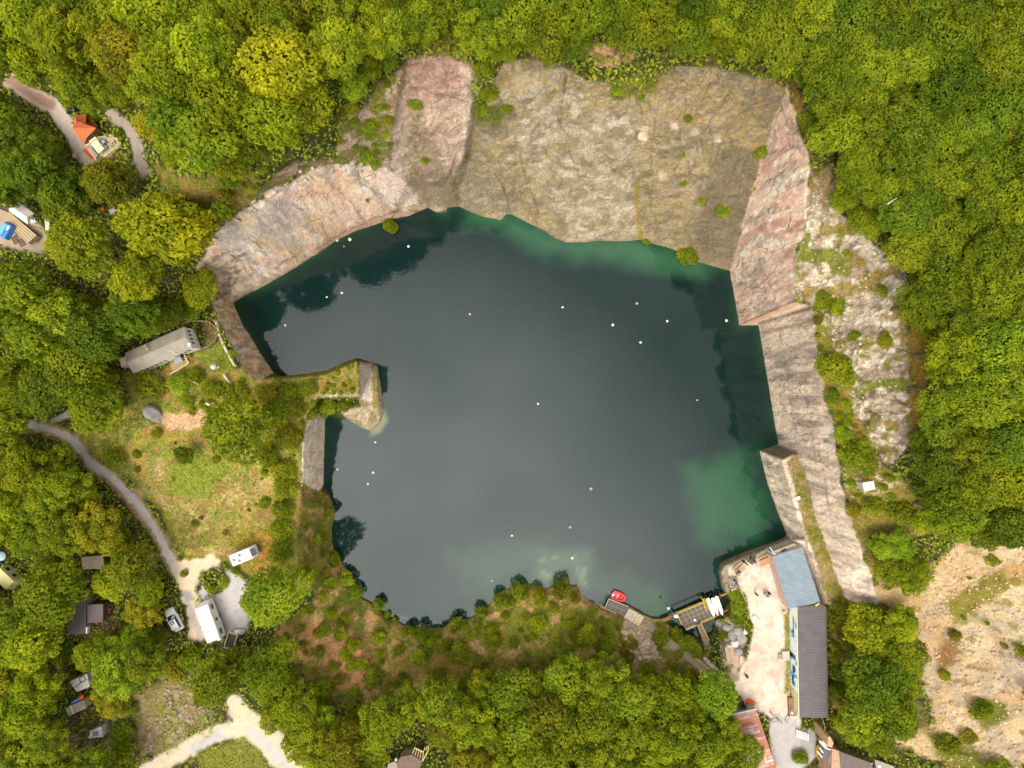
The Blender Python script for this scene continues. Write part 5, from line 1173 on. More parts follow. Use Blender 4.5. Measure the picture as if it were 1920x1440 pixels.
rail('railing', [(1339,1158),(1314,1168),(1330,1201)], ZD, 1.0, YEL, dk); rail('railing', [(1287,1181),(1306,1173)], ZD, 1.0, LWOOD, dk)
rail('railing', [(1352,1116),(1363,1113)], ZD, 1.0, YEL, dk, False)
slab('pile', [(1317,1124),(1320,1123),(1321,1126),(1318,1127)], 1.6, -1, YEL, dk)
for u, v in ((1272,1153),(1300,1140),(1328,1129),(1342,1156),(1290,1180),(1315,1170)):
    p = loc_of(dk, [W(u, v, .7)])[0]; MB().tube([(p.x,p.y,-1.5),(p.x,p.y,.74)], .12).build('pile', STEEL, dk)
slab('gangway', [(1306,1172),(1314,1168.5),(1333,1212),(1332,1222),(1322,1222),(1321,1210)], 1.35, 1.15, P('gangway_boards', (138,120,100), .85, .2, 6), dk)
ld = base_at('dock_ladder', 1322, 1132, 'stack of yellow ladder frames on the dock beside the white boards', 'ladder', z=1.03, a=ang(3, 10))
for y in (-.25, .25): MB().bar((-1.1,y,.1),(1.1,y,.1),.09).build('rail', YEL, ld)
for i in range(8): MB().bar((-1+i*.28,-.25,.12),(-1+i*.28,.25,.12),.07).build('rung', YEL, ld)
ro = base_at('round_lamp', 1302.5, 1162, 'small white round lamp on the dock deck', 'lamp', z=1.03)
MB().lathe([(.28,0),(.3,.12),(.2,.3),(.05,.36)], 12).build('globe', WHITE, ro)
ca = base_at('signal_mast', 1266, 1153, 'thin white mast leaning out from a red and white box at the dock corner', 'mast', z=.95)
MB().box(-.35,.35,-.3,.3,0,.7).build('box', WHITE, ca, bevel=.03); MB().box(-.36,.36,-.37,-.31,.1,.6).build('red_panel', RED, ca)
pm = loc_of(ca, [W(1253,1140,2.8)])[0]; MB().tube([(0,0,.6), pm], [.05,.03]).build('pole', STEEL, ca)
MB().lathe([(.05,-.02),(.24,.05),(.24,.22),(.05,.28)], 10, pm).build('lamp_head', P('pale_green_glass', (190,226,216), .4), ca)
for (u0, v0, u1, v1), lb in (((1326.5,1121,1339.5,1157), 'leftmost of the three white boards lying on the dock'), ((1335.8,1120.5,1345.8,1154), 'middle one of the three white boards lying on the dock'), ((1342.5,1117.5,1355,1154), 'rightmost of the three white boards lying on the dock')):
    zb = 1.55; a, b2 = W(u0, v0, zb), W(u1, v1, zb); L = (b2-a).length; c = (a+b2)/2
    o = empty('paddle_board', (c.x, c.y, zb-.05), math.atan2((b2-a).y, (b2-a).x), lb, 'board', 'white boards on the dock')
    m = MB(); prof = [(-.5,.16),(-.47,.28),(-.4,.34),(-.1,.37),(.2,.35),(.38,.24),(.47,.1),(.5,.03)]
    top = [Vector((x*L, y, .10)) for x, y in prof]+[Vector((x*L, -y, .10)) for x, y in prof[::-1]]
    m.prism([Vector((p.x*.98, p.y*.7, 0)) for p in top][::-1], top[::-1]); m.build('hull', WHITE, o, bevel=.03)
    MB().face([(-.15*L,-.16,.105),(.18*L,-.16,.105),(.18*L,.16,.105),(-.15*L,.16,.105)]).build('deck_pad', P('pale_pad', (226,230,232), .8), o)
rk_ = base_at('board_rack', 1341, 1139, 'low timber rack carrying the three white boards on the dock', 'rack', z=.95)
for v0, v1 in (((1328,1131),(1352,1121)), ((1337,1152),(1358,1143))):
    p = loc_of(rk_, [W(*v0, 1.42), W(*v1, 1.42)]); MB().bar(p[0], p[1], .12).build('cross_bar', DWOOD, rk_)
    for w_ in p: MB().bar((w_.x,w_.y,-.1),(w_.x,w_.y,w_.z),.1).build('leg', DWOOD, rk_)
for i, (u, v, lb) in enumerate(((1323,1121,'dark tyre fender at the left end of the white boards beside the water'), (1334,1117,'dark tyre fender behind the white boards on the lake side of the dock'), (1346,1112,'dark tyre fender near the quay end of the dock beam'))):
    p = W(u, v, .35); m = MB(); n = 12
    pts = [(math.cos(t*6.2832/n)*.4, math.sin(t*6.2832/n)*.4, 0) for t in range(n+1)]; m.tube(pts, .16, 6)
    o = m.build('tyre_fender', BLACK); o.location = (p.x, p.y, .25); tag(o, lb, 'fender', 'fenders of the dock')
# landing with inflatable
lg = base_at('landing_stage', 1156, 1140, 'small grey slatted landing stage with a pale frame next to the red boat', 'landing stage', z=.0)
pl = [(1141,1123),(1178,1137.5),(1171,1155.5),(1134.5,1140.5)]
slab('deck', pl, .75, .5, P('slate_grey_deck', (112,106,104), .8, .12, 4), lg); lw = loc_of(lg, poly_w(pl, .79)); jm = MB()
for i in range(5): jm.bar(lw[0].lerp(lw[1], i/4), lw[3].lerp(lw[2], i/4), .05, .04)
for i in range(3): jm.bar(lw[0].lerp(lw[3], i/2)+Vector((0,0,.003)), lw[1].lerp(lw[2], i/2)+Vector((0,0,.003)), .05, .04)
jm.build('deck_joint', P('pale_joint', (0,0,0)), lg); rail('railing', [(1134,1140),(1141.5,1122.5),(1178,1137)], .75, .5, LWOOD, lg, False); rail('railing', [(1126,1137),(1134,1141),(1155,1150)], .6, .5, LWOOD, lg, False)
for u, v in pl: p = loc_of(lg, [W(u, v, .5)])[0]; MB().tube([(p.x,p.y,-1.2),(p.x,p.y,.52)], .1).build('pile', STEEL, lg)
bo = base_at('inflatable_boat', 1159, 1117, 'red inflatable dinghy moored at the slatted landing stage', 'boat', z=.02, a=ang(23, 9))
pts = [(-1.25,.62,.3),(-.3,.66,.3),(.5,.62,.3),(1.0,.42,.34),(1.22,0,.38),(1.0,-.42,.34),(.5,-.62,.3),(-.3,-.66,.3),(-1.55,-.62,.3)]
fine = []
for i in range(len(pts)-1):
    for k in range(4):
        t = k/4; p0, p1, p2, p3 = [Vector(pts[min(max(j, 0), len(pts)-1)]) for j in (i-1, i, i+1, i+2)]
        fine.append(.5*((2*p1)+(-p0+p2)*t+(2*p0-5*p1+4*p2-p3)*t*t+(-p0+3*p1-3*p2+p3)*t*t*t))
fine.append(Vector(pts[-1])); n = len(fine)
MB().tube(fine, [.07 if i in (0, n-1) else .16 if i in (1, n-2) else .25 for i in range(n)], 10).build('tube', RED, bo, True)
MB().prism([(-1.1,-.5,.08),(.8,-.5,.08),(1.05,0,.08),(.8,.5,.08),(-1.1,.5,.08)], [(-1.1,-.5,.2),(.8,-.5,.2),(1.05,0,.2),(.8,.5,.2),(-1.1,.5,.2)]).build('floor', P('pink_floor', (226,96,100), .6), bo)
MB().box(-.35,-.15,-.45,.45,.38,.46).build('seat', P('pale_pink_board', (232,168,150), .6), bo); MB().box(.3,.8,-.3,.3,.2,.3).build('bow_locker', P('dull_red', (180,60,64), .6), bo)
MB().box(-1.15,-1.05,-.45,.45,.1,.5).build('transom', WHITE, bo)
mo2 = MB().box(-1.35,-.95,-.16,.16,.45,.8).build('outboard_motor', WHITE, bo, bevel=.06); MB().box(-1.4,-1.2,-.05,.05,-.3,.45).build('shaft', STEEL, mo2)
stp = base_at('stone_steps', 1190, 1153, 'flight of pale stone slabs between the landing stage and the path', 'steps', z=1.0)
for i in range(5):
    f = i/5; u, v = 1180+f*28, 1144+f*16
    slab('step', [(u,v-3),(u+6,v),(u-4,v+17),(u-10,v+14)], 1.15+.12*i, .2, STONE, stp)
q1 = MB()
for a, b2 in zip([(1178,1138),(1200,1151),(1222,1162),(1242,1163)], [(1200,1151),(1222,1162),(1242,1163),(1256,1158)]): q1.bar(W(*a, .35), W(*b2, .35), .5, .7)
tag(q1.build('kerb_wall', P('ochre_kerb', (138,122,64), .9, .2, 3)), 'low ochre kerb along the water from the landing stage to the dock', 'wall')
rl_ = empty('path_railing', W(1322,1250,2.6), 0, 'straight yellow handrail beside the stone slope above the dock path', 'railing')
rail('top_rail', [(1305,1235),(1338,1262)], 2.7, .9, YEL, rl_)
for poly, z1, lb in (([(1318,1236),(1323,1232),(1348,1256),(1340,1259)], 3.1, 'long pale stone slab below the yellow handrail'), ([(1359,1214),(1365,1212),(1369,1240),(1363,1242)], 3.2, 'narrow upright pale slab on the pink stone floor'), ([(1387,1231),(1393,1230),(1393,1244),(1387,1245)], 3.1, 'short pale slab at the edge of the gravel yard'),
                      ([(1362,1209),(1372,1210),(1371,1216),(1364,1215)], 3.2, 'squat white block at the head of the narrow upright slab')):
    tag(slab('stone_slab', poly, z1, 2, STONE, bevel=.05), lb, 'slab')
sp = base_at('stone_stairs', 1355, 1242, 'brown stone stairs climbing from the gangway to the gravel yard', 'stairs', z=2)
for i in range(11):
    f = i/11; u, v = 1330+f*42, 1222+f*32
    slab('step', [(u,v),(u+7,v-5),(u+9,v-1),(u+1,v+6)], 1.5+.13*i, 1, P('brown_stone', (150,132,108), .9, .2, 3), sp)
bi = 0
for u, v, r_, lb in ((1362,1178,1.1,'grey angular boulder nearest the dock walkway'),(1372,1192,1.0,'second grey boulder above the dock'),(1385,1183,.9,'grey boulder under the green bush'),(1378,1208,.9,'grey boulder left of the white stone'),(1392,1196,1.0,'flat grey boulder beside the yard edge'),(1398,1186,.45,'small white stone at the yard edge'),(1385,1222,.8,'flat boulder above the pink stone floor'),(1362,1200,.7,'low grey boulder in the olive bush'),(1416,1158,.6,'white boulder on the gravel yard'),(1422,1164,.5,'smaller white boulder touching the one on the gravel yard'),(1597,1170,.0,''),(1617,869,.7,'pale boulder on the grassy eastern terrace'),(1764,1116,.45,'pale round boulder on the upper sand slope'),(1208,256,1.0,'tall pale block standing out of the middle of the rock slope'),(440,1085,0,'')):
    if r_: boulder('boulder', u, v, r_, lb, P('chalky_stone', (226,216,200), .9, .1, 3) if 'white' in lb else (STONE if 'pale' in lb else GREYST), seed=20+int(u)); bi += 1

# ------------------------------------------------------------------ terrace house, upper left
th = base_at('terrace_house', 185, 265, 'house with orange tiled roofs and a railed roof terrace beside the drive', 'house', z=20.6)
def tp(u, v, z): return loc_of(th, [W(u, v, z)])[0]
m = MB(); rid = [tp(143,227,26), tp(180,240,25.4)]
pr = [tp(140,216,24), tp(162,214,24), tp(184,237,23.4)]; pl_ = [tp(136,240,23.2), tp(157,271,23)]; pe = tp(163,258,24)
corr(m, rid[0], pr[0], pr[1], tp(161,233,25.8), 5, .05); m.face([rid[0], tp(161,233,25.8), rid[1], pr[2], pr[1], pr[0]]); m.face([rid[0], pr[0], pl_[0]]); m.face([rid[0], pl_[0], pl_[1], pe, rid[1]])
m.build('tiled_roof', ORANGE, th)
slab('wall', [(142,220),(160,218),(182,240),(165,262),(157,268),(139,240)], 23.0, 20, STONE, th)
slab('terrace_wall', [(160,272),(184,256),(208,252),(228,264),(226,272),(188,300)], 23.2, 20, P('cream_wall', (214,198,160), .8, .1, 2), th)
slab('terrace_floor', [(163,272),(184,259),(206,255),(224,266),(222,270),(187,296)], 23.28, 23.2, P('terrace_boards', (186,168,140), .8, .15, 6), th)
rail('railing', [(160,274),(183,258)], 23.3, .9, LWOOD, th); rail('railing', [(161,275),(181,300)], 23.3, .9, LWOOD, th); rail('railing', [(185,303),(222,272)], 23.3, .9, LWOOD, th); rail('railing', [(207,252),(223,269)], 23.3, .9, LWOOD, th)
m = MB(); corr(m, tp(153,281,22), tp(163,276,22.9), tp(182,298,22.9), tp(172,298,22), 7, .12); m.build('lower_tiled_roof', ORANGE, th)
m = MB(); corr(m, tp(188,302,22.8), tp(196,313,21.9), tp(228,284,21.9), tp(218,276,22.8), 11, .12); m.build('lower_tiled_roof', RUST, th)
m = MB(); corr(m, tp(222,281,22.7), tp(230,276,22.7), tp(250,302,21.8), tp(240,310,21.8), 6, .1); m.build('lower_tiled_roof', P('dark_red_tile', (128,52,44), .85, .25, 3), th)
for i in range(6): slab('stair_tread', [(224+i*3.6,265+i*.6),(226.4+i*3.6,264.4+i*.6),(229.6+i*3.6,270+i*.5),(227.2+i*3.6,271.5+i*.5)], 23.1-i*.32, 20.5, WHITE if i % 2 else CONC, th)
tt = empty('garden_table', W(188,276,23.3), ang(13, 17), 'large pale yellow table on the roof terrace', 'table')
MB().box(-1.1,1.1,-.55,.55,.72,.78).build('table_top', P('pale_yellow_cloth', (250,236,178), .7, .04, 2), tt)
for x in (-.95,.95):
    for y in (-.42,.42): MB().box(x-.04,x+.04,y-.04,y+.04,0,.72).build('leg', WHITE, tt)
CH = []
def chair(u, v, z, a, lb, grp, m1=None):
    o = empty('garden_chair', W(u, v, z), a, lb, 'chair', grp)
    m1 = m1 or P('grey_cushion', (170,172,180), .8); MB().box(-.25,.25,-.25,.25,.38,.45).build('seat', m1, o); MB().box(-.25,.25,.22,.28,.45,.95).build('backrest', m1, o)
    for x in (-.21,.21):
        for y in (-.21,.21): MB().box(x-.025,x+.025,y-.025,y+.025,0,.38).build('leg', STEEL, o)
chair(197,268,23.3,ang(17,-13),'chair at the upper right side of the yellow table, nearer the tiled roof','chairs on the roof terrace'); chair(200,279,23.3,ang(17,-13),'chair at the right-hand side of the yellow table','chairs on the roof terrace')
bn = empty('terrace_bench', W(178.5,287,23.3), ang(13,17), 'long grey bench at the left-hand side of the yellow table', 'bench'); MB().box(-.9,.9,-.22,.22,.4,.46).build('seat', P('grey_cushion', (0,0,0)), bn); MB().box(-.8,-.7,-.2,.2,0,.4).build('leg', STEEL, bn); MB().box(.7,.8,-.2,.2,0,.4).build('leg', STEEL, bn)
x = base_at('parked_motorcycle', 141, 211, 'dark covered motorcycle at the end of the drive by the tiled roof', 'motorcycle', a=.3)
MB().tube([(-.9,0,.35),(-.4,0,.8),(.3,0,.85),(.9,0,.4)], [.15,.28,.3,.12], 8).build('body', P('dark_cover', (40,42,48), .8), x, True)
for q_ in (-.7,.7): MB().tube([(q_,-.06,.32),(q_,.06,.32)], .32, 14).build('wheel', BLACK, x)
MB().bar((.45,-.4,1.0),(.45,.4,1.0),.05).build('handlebar', WHITE, x)
x = base_at('milestone', 146, 295, 'small pale stone post at the edge of the drive', 'post'); MB().box(-.25,.25,-.3,.3,-.1,.7).build('post', STONE, x, bevel=.05); MB().box(-.27,.27,-.32,.32,.7,.78).build('cap', CONC, x)
# ------------------------------------------------------------------ deck place at the left edge
PAL = P('wooden_planks', (172,148,120), .85, .2, 6)
d_ = base_at('wooden_deck', 30, 420, 'large weathered wooden deck at the left edge of the photo', 'deck', z=17.6)
m = MB(); lp = loc_of(d_, poly_w([(-30,378),(18,398),(66,440),(50,452),(10,412),(-30,398)], 18.0))
slab('platform', [(-30,380),(18,399),(68,442),(52,456),(8,412),(-30,396)], 17.95, 17, PAL, d_)
jm = MB()
for i in range(5):
    t = i/4; a, b2 = (18-10*t, 399+13*t), (68-16*t, 442+14*t); p = loc_of(d_, [W(*a, 18.0), W(*b2, 18.0)]); jm.bar(p[0], p[1], .1, .04)
jm.build('board_joint', LWOOD, d_)
tn = base_at('white_tent', 40, 400, 'dirty white tent roof beside the wooden deck', 'tent', z=17.6)
tq = loc_of(tn, [W(17,396,20.2), W(52,420.5,20.2), W(64,400,20.2), W(32,377,20.2)]); r1, r2 = (tq[0]+tq[3])/2+Vector((0,0,.7)), (tq[1]+tq[2])/2+Vector((0,0,.7))
MB().face([tq[0],tq[1],r2,r1]).face([r1,r2,tq[2],tq[3]]).face([tq[1],tq[2],r2]).face([tq[3],tq[0],r1]).build('canopy', P('dirty_white_canvas', (226,216,206), .8, .14, 1.2), tn)
for p in tq: MB().tube([(p.x,p.y,-.3),p], .06).build('pole', STEEL, tn)
bt = base_at('blue_container', 17, 434, 'bright blue tarpaulin-covered box on the deck at the left edge', 'box', z=17.9, a=ang(14,-25))
MB().prism([(-1.25,-.8,0),(1.25,-.8,0),(1.25,.8,0),(-1.25,.8,0)], [(-1.15,-.65,.9),(1.15,-.65,.9),(1.15,.65,.9),(-1.15,.65,.9)]).build('body', BLUE, bt, bevel=.12); MB().box(-1.0,1.0,-.1,.6,.91,1.02).build('lid', P('light_blue_sheet', (96,178,232), .5), bt, bevel=.04); MB().box(.2,.9,-.55,-.2,.91,.97).build('patch', WHITE, bt)
for i, (u, v, lb) in enumerate(((30,450,'brown wooden pallet leaning by the blue box'), (42,455,'second brown wooden pallet right of the one by the blue box'))):
    o = base_at('pallet', u, v, lb, 'pallet', 'pallets by the deck', z=17.6, a=ang(1,1.9))
    for y in (-.4,-.2,0,.2,.4): MB().box(-.6,.6,y-.07,y+.07,.1,.14).build('slat', DWOOD, o)
    for x_ in (-.5,0,.5): MB().box(x_-.05,x_+.05,-.47,.47,0,.098).build('bearer', DWOOD, o)
o = base_at('white_box', 67.5, 415.5, 'small white box between the tent and the trees', 'box', z=17.6, a=.4); MB().box(-.35,.35,-.25,.25,0,.5).build('box_body', WHITE, o, bevel=.04); MB().box(-.38,.38,-.28,.28,.5,.56).build('lid', P('pale_pad',(0,0,0)), o)
o = base_at('shed_frame', 92, 418, 'small lean-to with a bent grey roof behind the wooden deck', 'shed', z=17.8)
q = loc_of(o, [W(84,411,19.8), W(92,410,20.2), W(93,431,20.2), W(85,432,19.8)]); MB().face(q).build('roof', P('cream_wall', (0,0,0)), o); q2 = loc_of(o, [W(93,431,20), W(106,427,20), W(109,431,19.6), W(94,438,19.6)]); MB().face(q2).build('roof', GREYS, o)
for p in q: MB().bar((p.x,p.y,-.3),p,.08).build('post', WOOD, o)
o = base_at('camp_table', 217, 398, 'small white table in the clearing right of the yellow-green tree', 'table', a=.5); MB().box(-.5,.5,-.35,.35,.68,.73).build('table_top', WHITE, o)
for x_ in (-.42,.42):
    for y in (-.28,.28): MB().box(x_-.03,x_+.03,y-.03,y+.03,0,.68).build('leg', STEEL, o)
o = base_at('fire_barrel', 199, 395, 'orange rusty barrel left of the small white table', 'barrel'); MB().lathe([(.28,0),(.3,.3),(.28,.6),(.3,.85)], 14).build('drum', RUST, o); MB().lathe([(.31,.85),(.31,.9),(.05,.93)], 14).build('lid', ORANGE, o)

# ------------------------------------------------------------------ caravans and the car
def wheel(parent, x, y, r=.31, w=.2):
    o = MB().tube([(x,y-w/2,r),(x,y+w/2,r)], r, 18).build('tyre', BLACK, parent)
    MB().tube([(x,y-w/2-.01,r),(x,y+w/2+.01,r)], r*.58, 12).build('rim', STEEL, o); return o
def caravan(u, v, a, L, Wd, label, body_m, vents, side=(), side_sign=-1, rear=False, group=None, z=None, stripe=None):
    o = base_at('caravan', u, v, label, 'caravan', group, z=z, a=a)
    hl = L/2; zf, zt = .45, 2.5
    prof = [(-hl,zf),(hl-.2,zf),(hl,zf+.5),(hl-.05,1.5),(hl-.55,zt-.08),(hl-.9,zt),(-hl+.25,zt),(-hl+.05,zt-.25),(-hl,1.4)]
    yo = Wd/2
    m = MB(); n = len(prof)
    m.prism([Vector((x,-yo+.02,z_)) for x, z_ in prof], [Vector((x,yo-.02,z_)) for x, z_ in prof]); m.build('body', body_m, o, bevel=.08)
    for x, y in vents:
        w_ = MB().box(x-.2,x+.2,y-.2,y+.2,zt+.005,zt+.09).build('roof_vent', P('vent_plastic', (120,122,128), .5), o)
        MB().box(x-.13,x+.13,y-.13,y+.13,zt+.091,zt+.12).build('vent_dome', GLASS, w_)
    for x0, x1 in side:
        y = side_sign*(yo+.0); w_ = MB().box(x0-.06,x1+.06,min(y,y+.03*side_sign),max(y,y+.03*side_sign),1.2,1.95).build('window', P('window_frame', (196,194,190), .5), o)
        MB().box(x0,x1,min(y+.03*side_sign,y+.045*side_sign),max(y+.03*side_sign,y+.045*side_sign),1.27,1.88).build('pane', GLASS, w_)
    MB().box(-.3*L/2-.35,-.3*L/2+.3,*( (side_sign*yo-.02, side_sign*yo+.03) if side_sign > 0 else (side_sign*yo-.03, side_sign*yo+.02)),.5,2.2).build('door', P('door_white', (222,220,214), .5), o)
    if rear:
        w_ = MB(); w_.face([(hl-.62,-yo+.35,zt-.05),(hl-.08,-yo+.35,1.58),(hl-.08,yo-.35,1.58),(hl-.62,yo-.35,zt-.05)]); ob = w_.build('front_window', P('grey_perspex', (130,130,136), .3), o); ob.location = (.03,0,.04)
    MB().bar((-hl,-.5,.5),(-hl-1.1,0,.5),.08).bar((-hl,.5,.5),(-hl-1.1,0,.5),.08).build('drawbar', STEEL, o)
    MB().box(-hl-.45,-hl-.02,-.4,.4,.5,1.0).build('gas_locker', body_m, o, bevel=.05)
    for y in (-yo+.12, yo-.12): wheel(o, 0, y)
    if stripe: MB().box(-hl+.1,hl-.3,side_sign*(yo+.012)-.01,side_sign*(yo+.012)+.01,.8,1.0).build('stripe', stripe, o)
    return o
caravan(466, 1036, ang(-47, 19)+math.pi, 4.3, 1.95, 'small white caravan with three roof vents parked alone on the meadow', WHITE, [(-1.4,.0),(-.25,.42),(-.6,-.45)], rear=True, z=9.0)
caravan(402, 1157, ang(-25, -68), 6.7, 2.35, 'large white caravan with three side windows parked beside the gravel track', WHITE, [], side=[(-2.6,-1.75),(-.35,.15),(1.7,2.5)], side_sign=-1, z=8.9)
caravan(30, 1078, ang(33, 32), 3.9, 2.0, 'cream yellow caravan half under trees at the left edge', CREAM, [], side=[(-1.4,-.8),(.1,.7)], side_sign=1, z=8.5)
def bent_roof(name, pts, z0, label, cat, mt, mt2=None, hh=2.2, ring=False):
    o = base_at(name, sum(p[0] for p in pts)/4, sum(p[1] for p in pts)/4, label, cat)
    zg = o.location.z; q = loc_of(o, [W(u, v, zg+hh) for u, v in pts]); c = sum(q, Vector())/4
    t = [q[0], q[1], q[2], q[3]]
    MB().prism([Vector((p.x, p.y, p.z-.1)) for p in t][::-1], t[::-1]).build('roof', mt, o, bevel=.03)
    w = [c+(p-c)*.94 for p in q]; MB().prism([Vector((p.x,p.y,-.3)) for p in w][::-1], [Vector((p.x,p.y,p.z-.1)) for p in w][::-1]).build('body', mt2 or mt, o)
    return o, q
lich = P('lichened_white', (206,196,192), .8, .3, 2.2)
o, q = bent_roof('old_caravan', [(130,1278),(163,1263),(168,1288),(144,1298)], 0, 'old lichen-covered white caravan with a black ring on its roof', 'caravan', lich)
c = q[0].lerp(q[1], .62).lerp(q[2], .25)+Vector((0,0,.05)); MB().tube([c+Vector((math.cos(t*.524)*.5, math.sin(t*.524)*.5, 0)) for t in range(13)], .05, 6).build('roof_ring', BLACK, o)
a_ = q[1].lerp(q[2], .4); b_2 = q[0].lerp(q[3], .6); MB().bar(a_+Vector((0,0,.03)), b_2+Vector((0,0,.03)), .06).build('roof_cable', BLACK, o)
o, q = bent_roof('old_caravan', [(122,1328),(157,1312),(162,1328),(128,1343)], 0, 'greenish old caravan roof just below the orange sack', 'caravan', P('mossy_cream', (184,170,140), .85, .3, 2)); MB().bar(q[0].lerp(q[1],.3)+Vector((0,0,.03)), q[3].lerp(q[2],.3)+Vector((0,0,.03)), .3, .1).build('roof_hatch', WHITE, o)
o, q = bent_roof('old_caravan', [(165,1385),(170,1370),(190,1362),(193,1382)], 0, 'small white caravan with a grey skylight at the lower left by the earth track', 'caravan', lich); MB().box(-.45,.45,-.35,.35,0,.12).build('skylight', P('grey_perspex',(0,0,0)), o).location = sum(q, Vector())/4
o = base_at('orange_sack', 155, 1305, 'bright orange sack lying between the two old caravans', 'sack', z=9.6); MB().lathe([(.3,0),(.45,.2),(.35,.5),(.12,.62)], 9).build('bag', P('orange_fabric', (0,0,0)), o); MB().lathe([(.12,.62),(.16,.75)], 8).build('neck', P('orange_fabric', (0,0,0)), o)
o = base_at('blue_sheet', 146, 1311, 'blue plastic sheet next to the bright orange sack', 'sheet', z=9.4, a=.5); MB().prism([(-.9,-.3,0),(.9,-.3,0),(.9,.3,0),(-.9,.3,0)], [(-.7,-.1,.4),(.6,-.2,.5),(.8,.2,.35),(-.8,.1,.45)]).build('sheet', BLUE, o); MB().tube([(-.9,0,.5),(.9,0,.55)], .03).build('edge_rope', WHITE, o)
o = base_at('light_blue_parasol', 20, 1037, 'small pale blue and white parasol above the cream caravan', 'parasol', z=8.8); MB().lathe([(.8,1.9),(.5,2.15),(.05,2.35)], 8).build('canopy', P('pale_blue_cloth', (176,206,222), .7, .1, 2), o); MB().tube([(0,0,-.1),(0,0,2.2)], .04).build('pole', STEEL, o)
# awning tent and flat-roofed cabin
o = base_at('awning', 174, 1056, 'beige canvas awning roof among the trees of the camp', 'awning', z=8.8)
g4 = [(152,1045),(193,1042),(196,1068),(155,1068)]; q = loc_of(o, [W(u, v, 11.2) for u, v in g4]); m = MB(); n = 8; bix = []
for i in range(n+1):
    for j in range(4):
        p = q[0].lerp(q[1], i/n).lerp(q[3].lerp(q[2], i/n), j/3); p.z -= .35*math.sin(math.pi*i/n)*(1 if j in (0, 3) else .3); m.v.append(p)
for i in range(n):
    for j in range(3): a = i*4+j; m.f.append((a, a+4, a+5, a+1)); m.m.append(0)
m.build('canopy', P('beige_canvas', (226,196,164), .8, .08, 1), o, True)
for p in q: MB().tube([(p.x,p.y,-.3),p], .05).build('pole', STEEL, o)
o = base_at('flat_roofed_cabin', 152, 1160, 'dark flat-roofed cabin with a white round vent in the camp wood', 'cabin', z=8.3)
slab('roof', [(128,1122),(161,1122),(161.5,1189),(128,1190)], 11.0, 10.8, DARKR, o); slab('wall', [(130,1124),(160,1124),(160,1187),(130,1188)], 10.8, 8, WOOD, o); slab('annex_roof', [(162,1134),(193,1132.5),(193,1167),(162,1168)], 10.7, 10.5, P('mauve_roof_felt', (112,100,102), .85, .1, 1.5), o); slab('annex_wall', [(163,1136),(191,1135),(191,1165),(163,1166)], 10.5, 8, DWOOD, o)
v_ = MB().lathe([(.2,0),(.2,.2),(.3,.22),(.05,.36)], 12).build('roof_vent', WHITE, o); v_.location = loc_of(o, [W(139,1147,11.0)])[0]
slab('fascia', [(161,1176),(163.4,1176),(163.4,1188),(161,1188)], 11.06, 10.4, WHITE, o)
o = base_at('log_pile', 198, 1143, 'stack of pale logs and boards beside the dark flat-roofed cabin', 'log pile', z=8.4, a=ang(1,-.5))
for i in range(7): MB().tube([(-.9+.1*(i % 3), -.9+i*.3, .15+.15*(i % 2)), (.8, -.9+i*.3, .15+.15*(i % 2))], .12, 7).build('log', LWOOD if i % 2 else WOOD, o)
o = base_at('red_barrow', 208, 1142, 'reddish brown wheelbarrow right of the log pile', 'wheelbarrow', z=8.4, a=1.2); MB().prism([(-.4,-.25,.3),(.3,-.25,.3),(.3,.25,.3),(-.4,.25,.3)], [(-.6,-.38,.65),(.45,-.38,.65),(.45,.38,.65),(-.6,.38,.65)]).build('tray', RUST, o); MB().tube([(-.75,-.05,.2),(-.75,.05,.2)], .2, 12).build('wheel', BLACK, o); MB().bar((.3,-.25,.4),(1.0,-.3,.6),.05).bar((.3,.25,.4),(1.0,.3,.6),.05).build('handle', WOOD, o)
o = base_at('white_bin', 215, 1120.5, 'white round lidded bin above the log pile', 'bin', z=8.4); MB().lathe([(.25,0),(.3,.8)], 14).build('drum', WHITE, o); MB().lathe([(.33,.8),(.33,.86),(.06,.92)], 14).build('lid', WHITE, o)
# trailer / raised bed by the large caravan
o = base_at('box_trailer', 437, 1198, 'open dark box trailer with a timber rim below the large white caravan', 'trailer', z=8.7, a=ang(-8, 27))
MB().box(-1.3,1.3,-.75,.75,.35,.5).build('bed', P('dark_bed', (78,72,66), .9, .2, 3), o)
for y in (-.78,.78): MB().box(-1.36,1.36,y-.05,y+.05,.35,.95).build('side_board', LWOOD, o)
for x in (-1.32,1.32): MB().box(x-.05,x+.05,-.729,.729,.35,.95).build('side_board', LWOOD, o)
for y in (-.9,.9): wheel(o, 0, y, .28, .16)
o = base_at('grey_sheet', 449, 1184, 'crumpled grey-white tarpaulin at the end of the box trailer', 'tarpaulin', z=8.8); MB().prism([(-.9,-.4,0),(.9,-.4,0),(.9,.4,0),(-.9,.4,0)], [(-.6,-.2,.5),(.7,-.3,.3),(.5,.3,.55),(-.8,.25,.35)]).build('sheet', P('crumpled_sheet', (206,204,202), .7, .2, 4), o); MB().tube([(-.9,-.2,.42),(.8,.1,.52)], .03).build('lashing', BLACK, o)
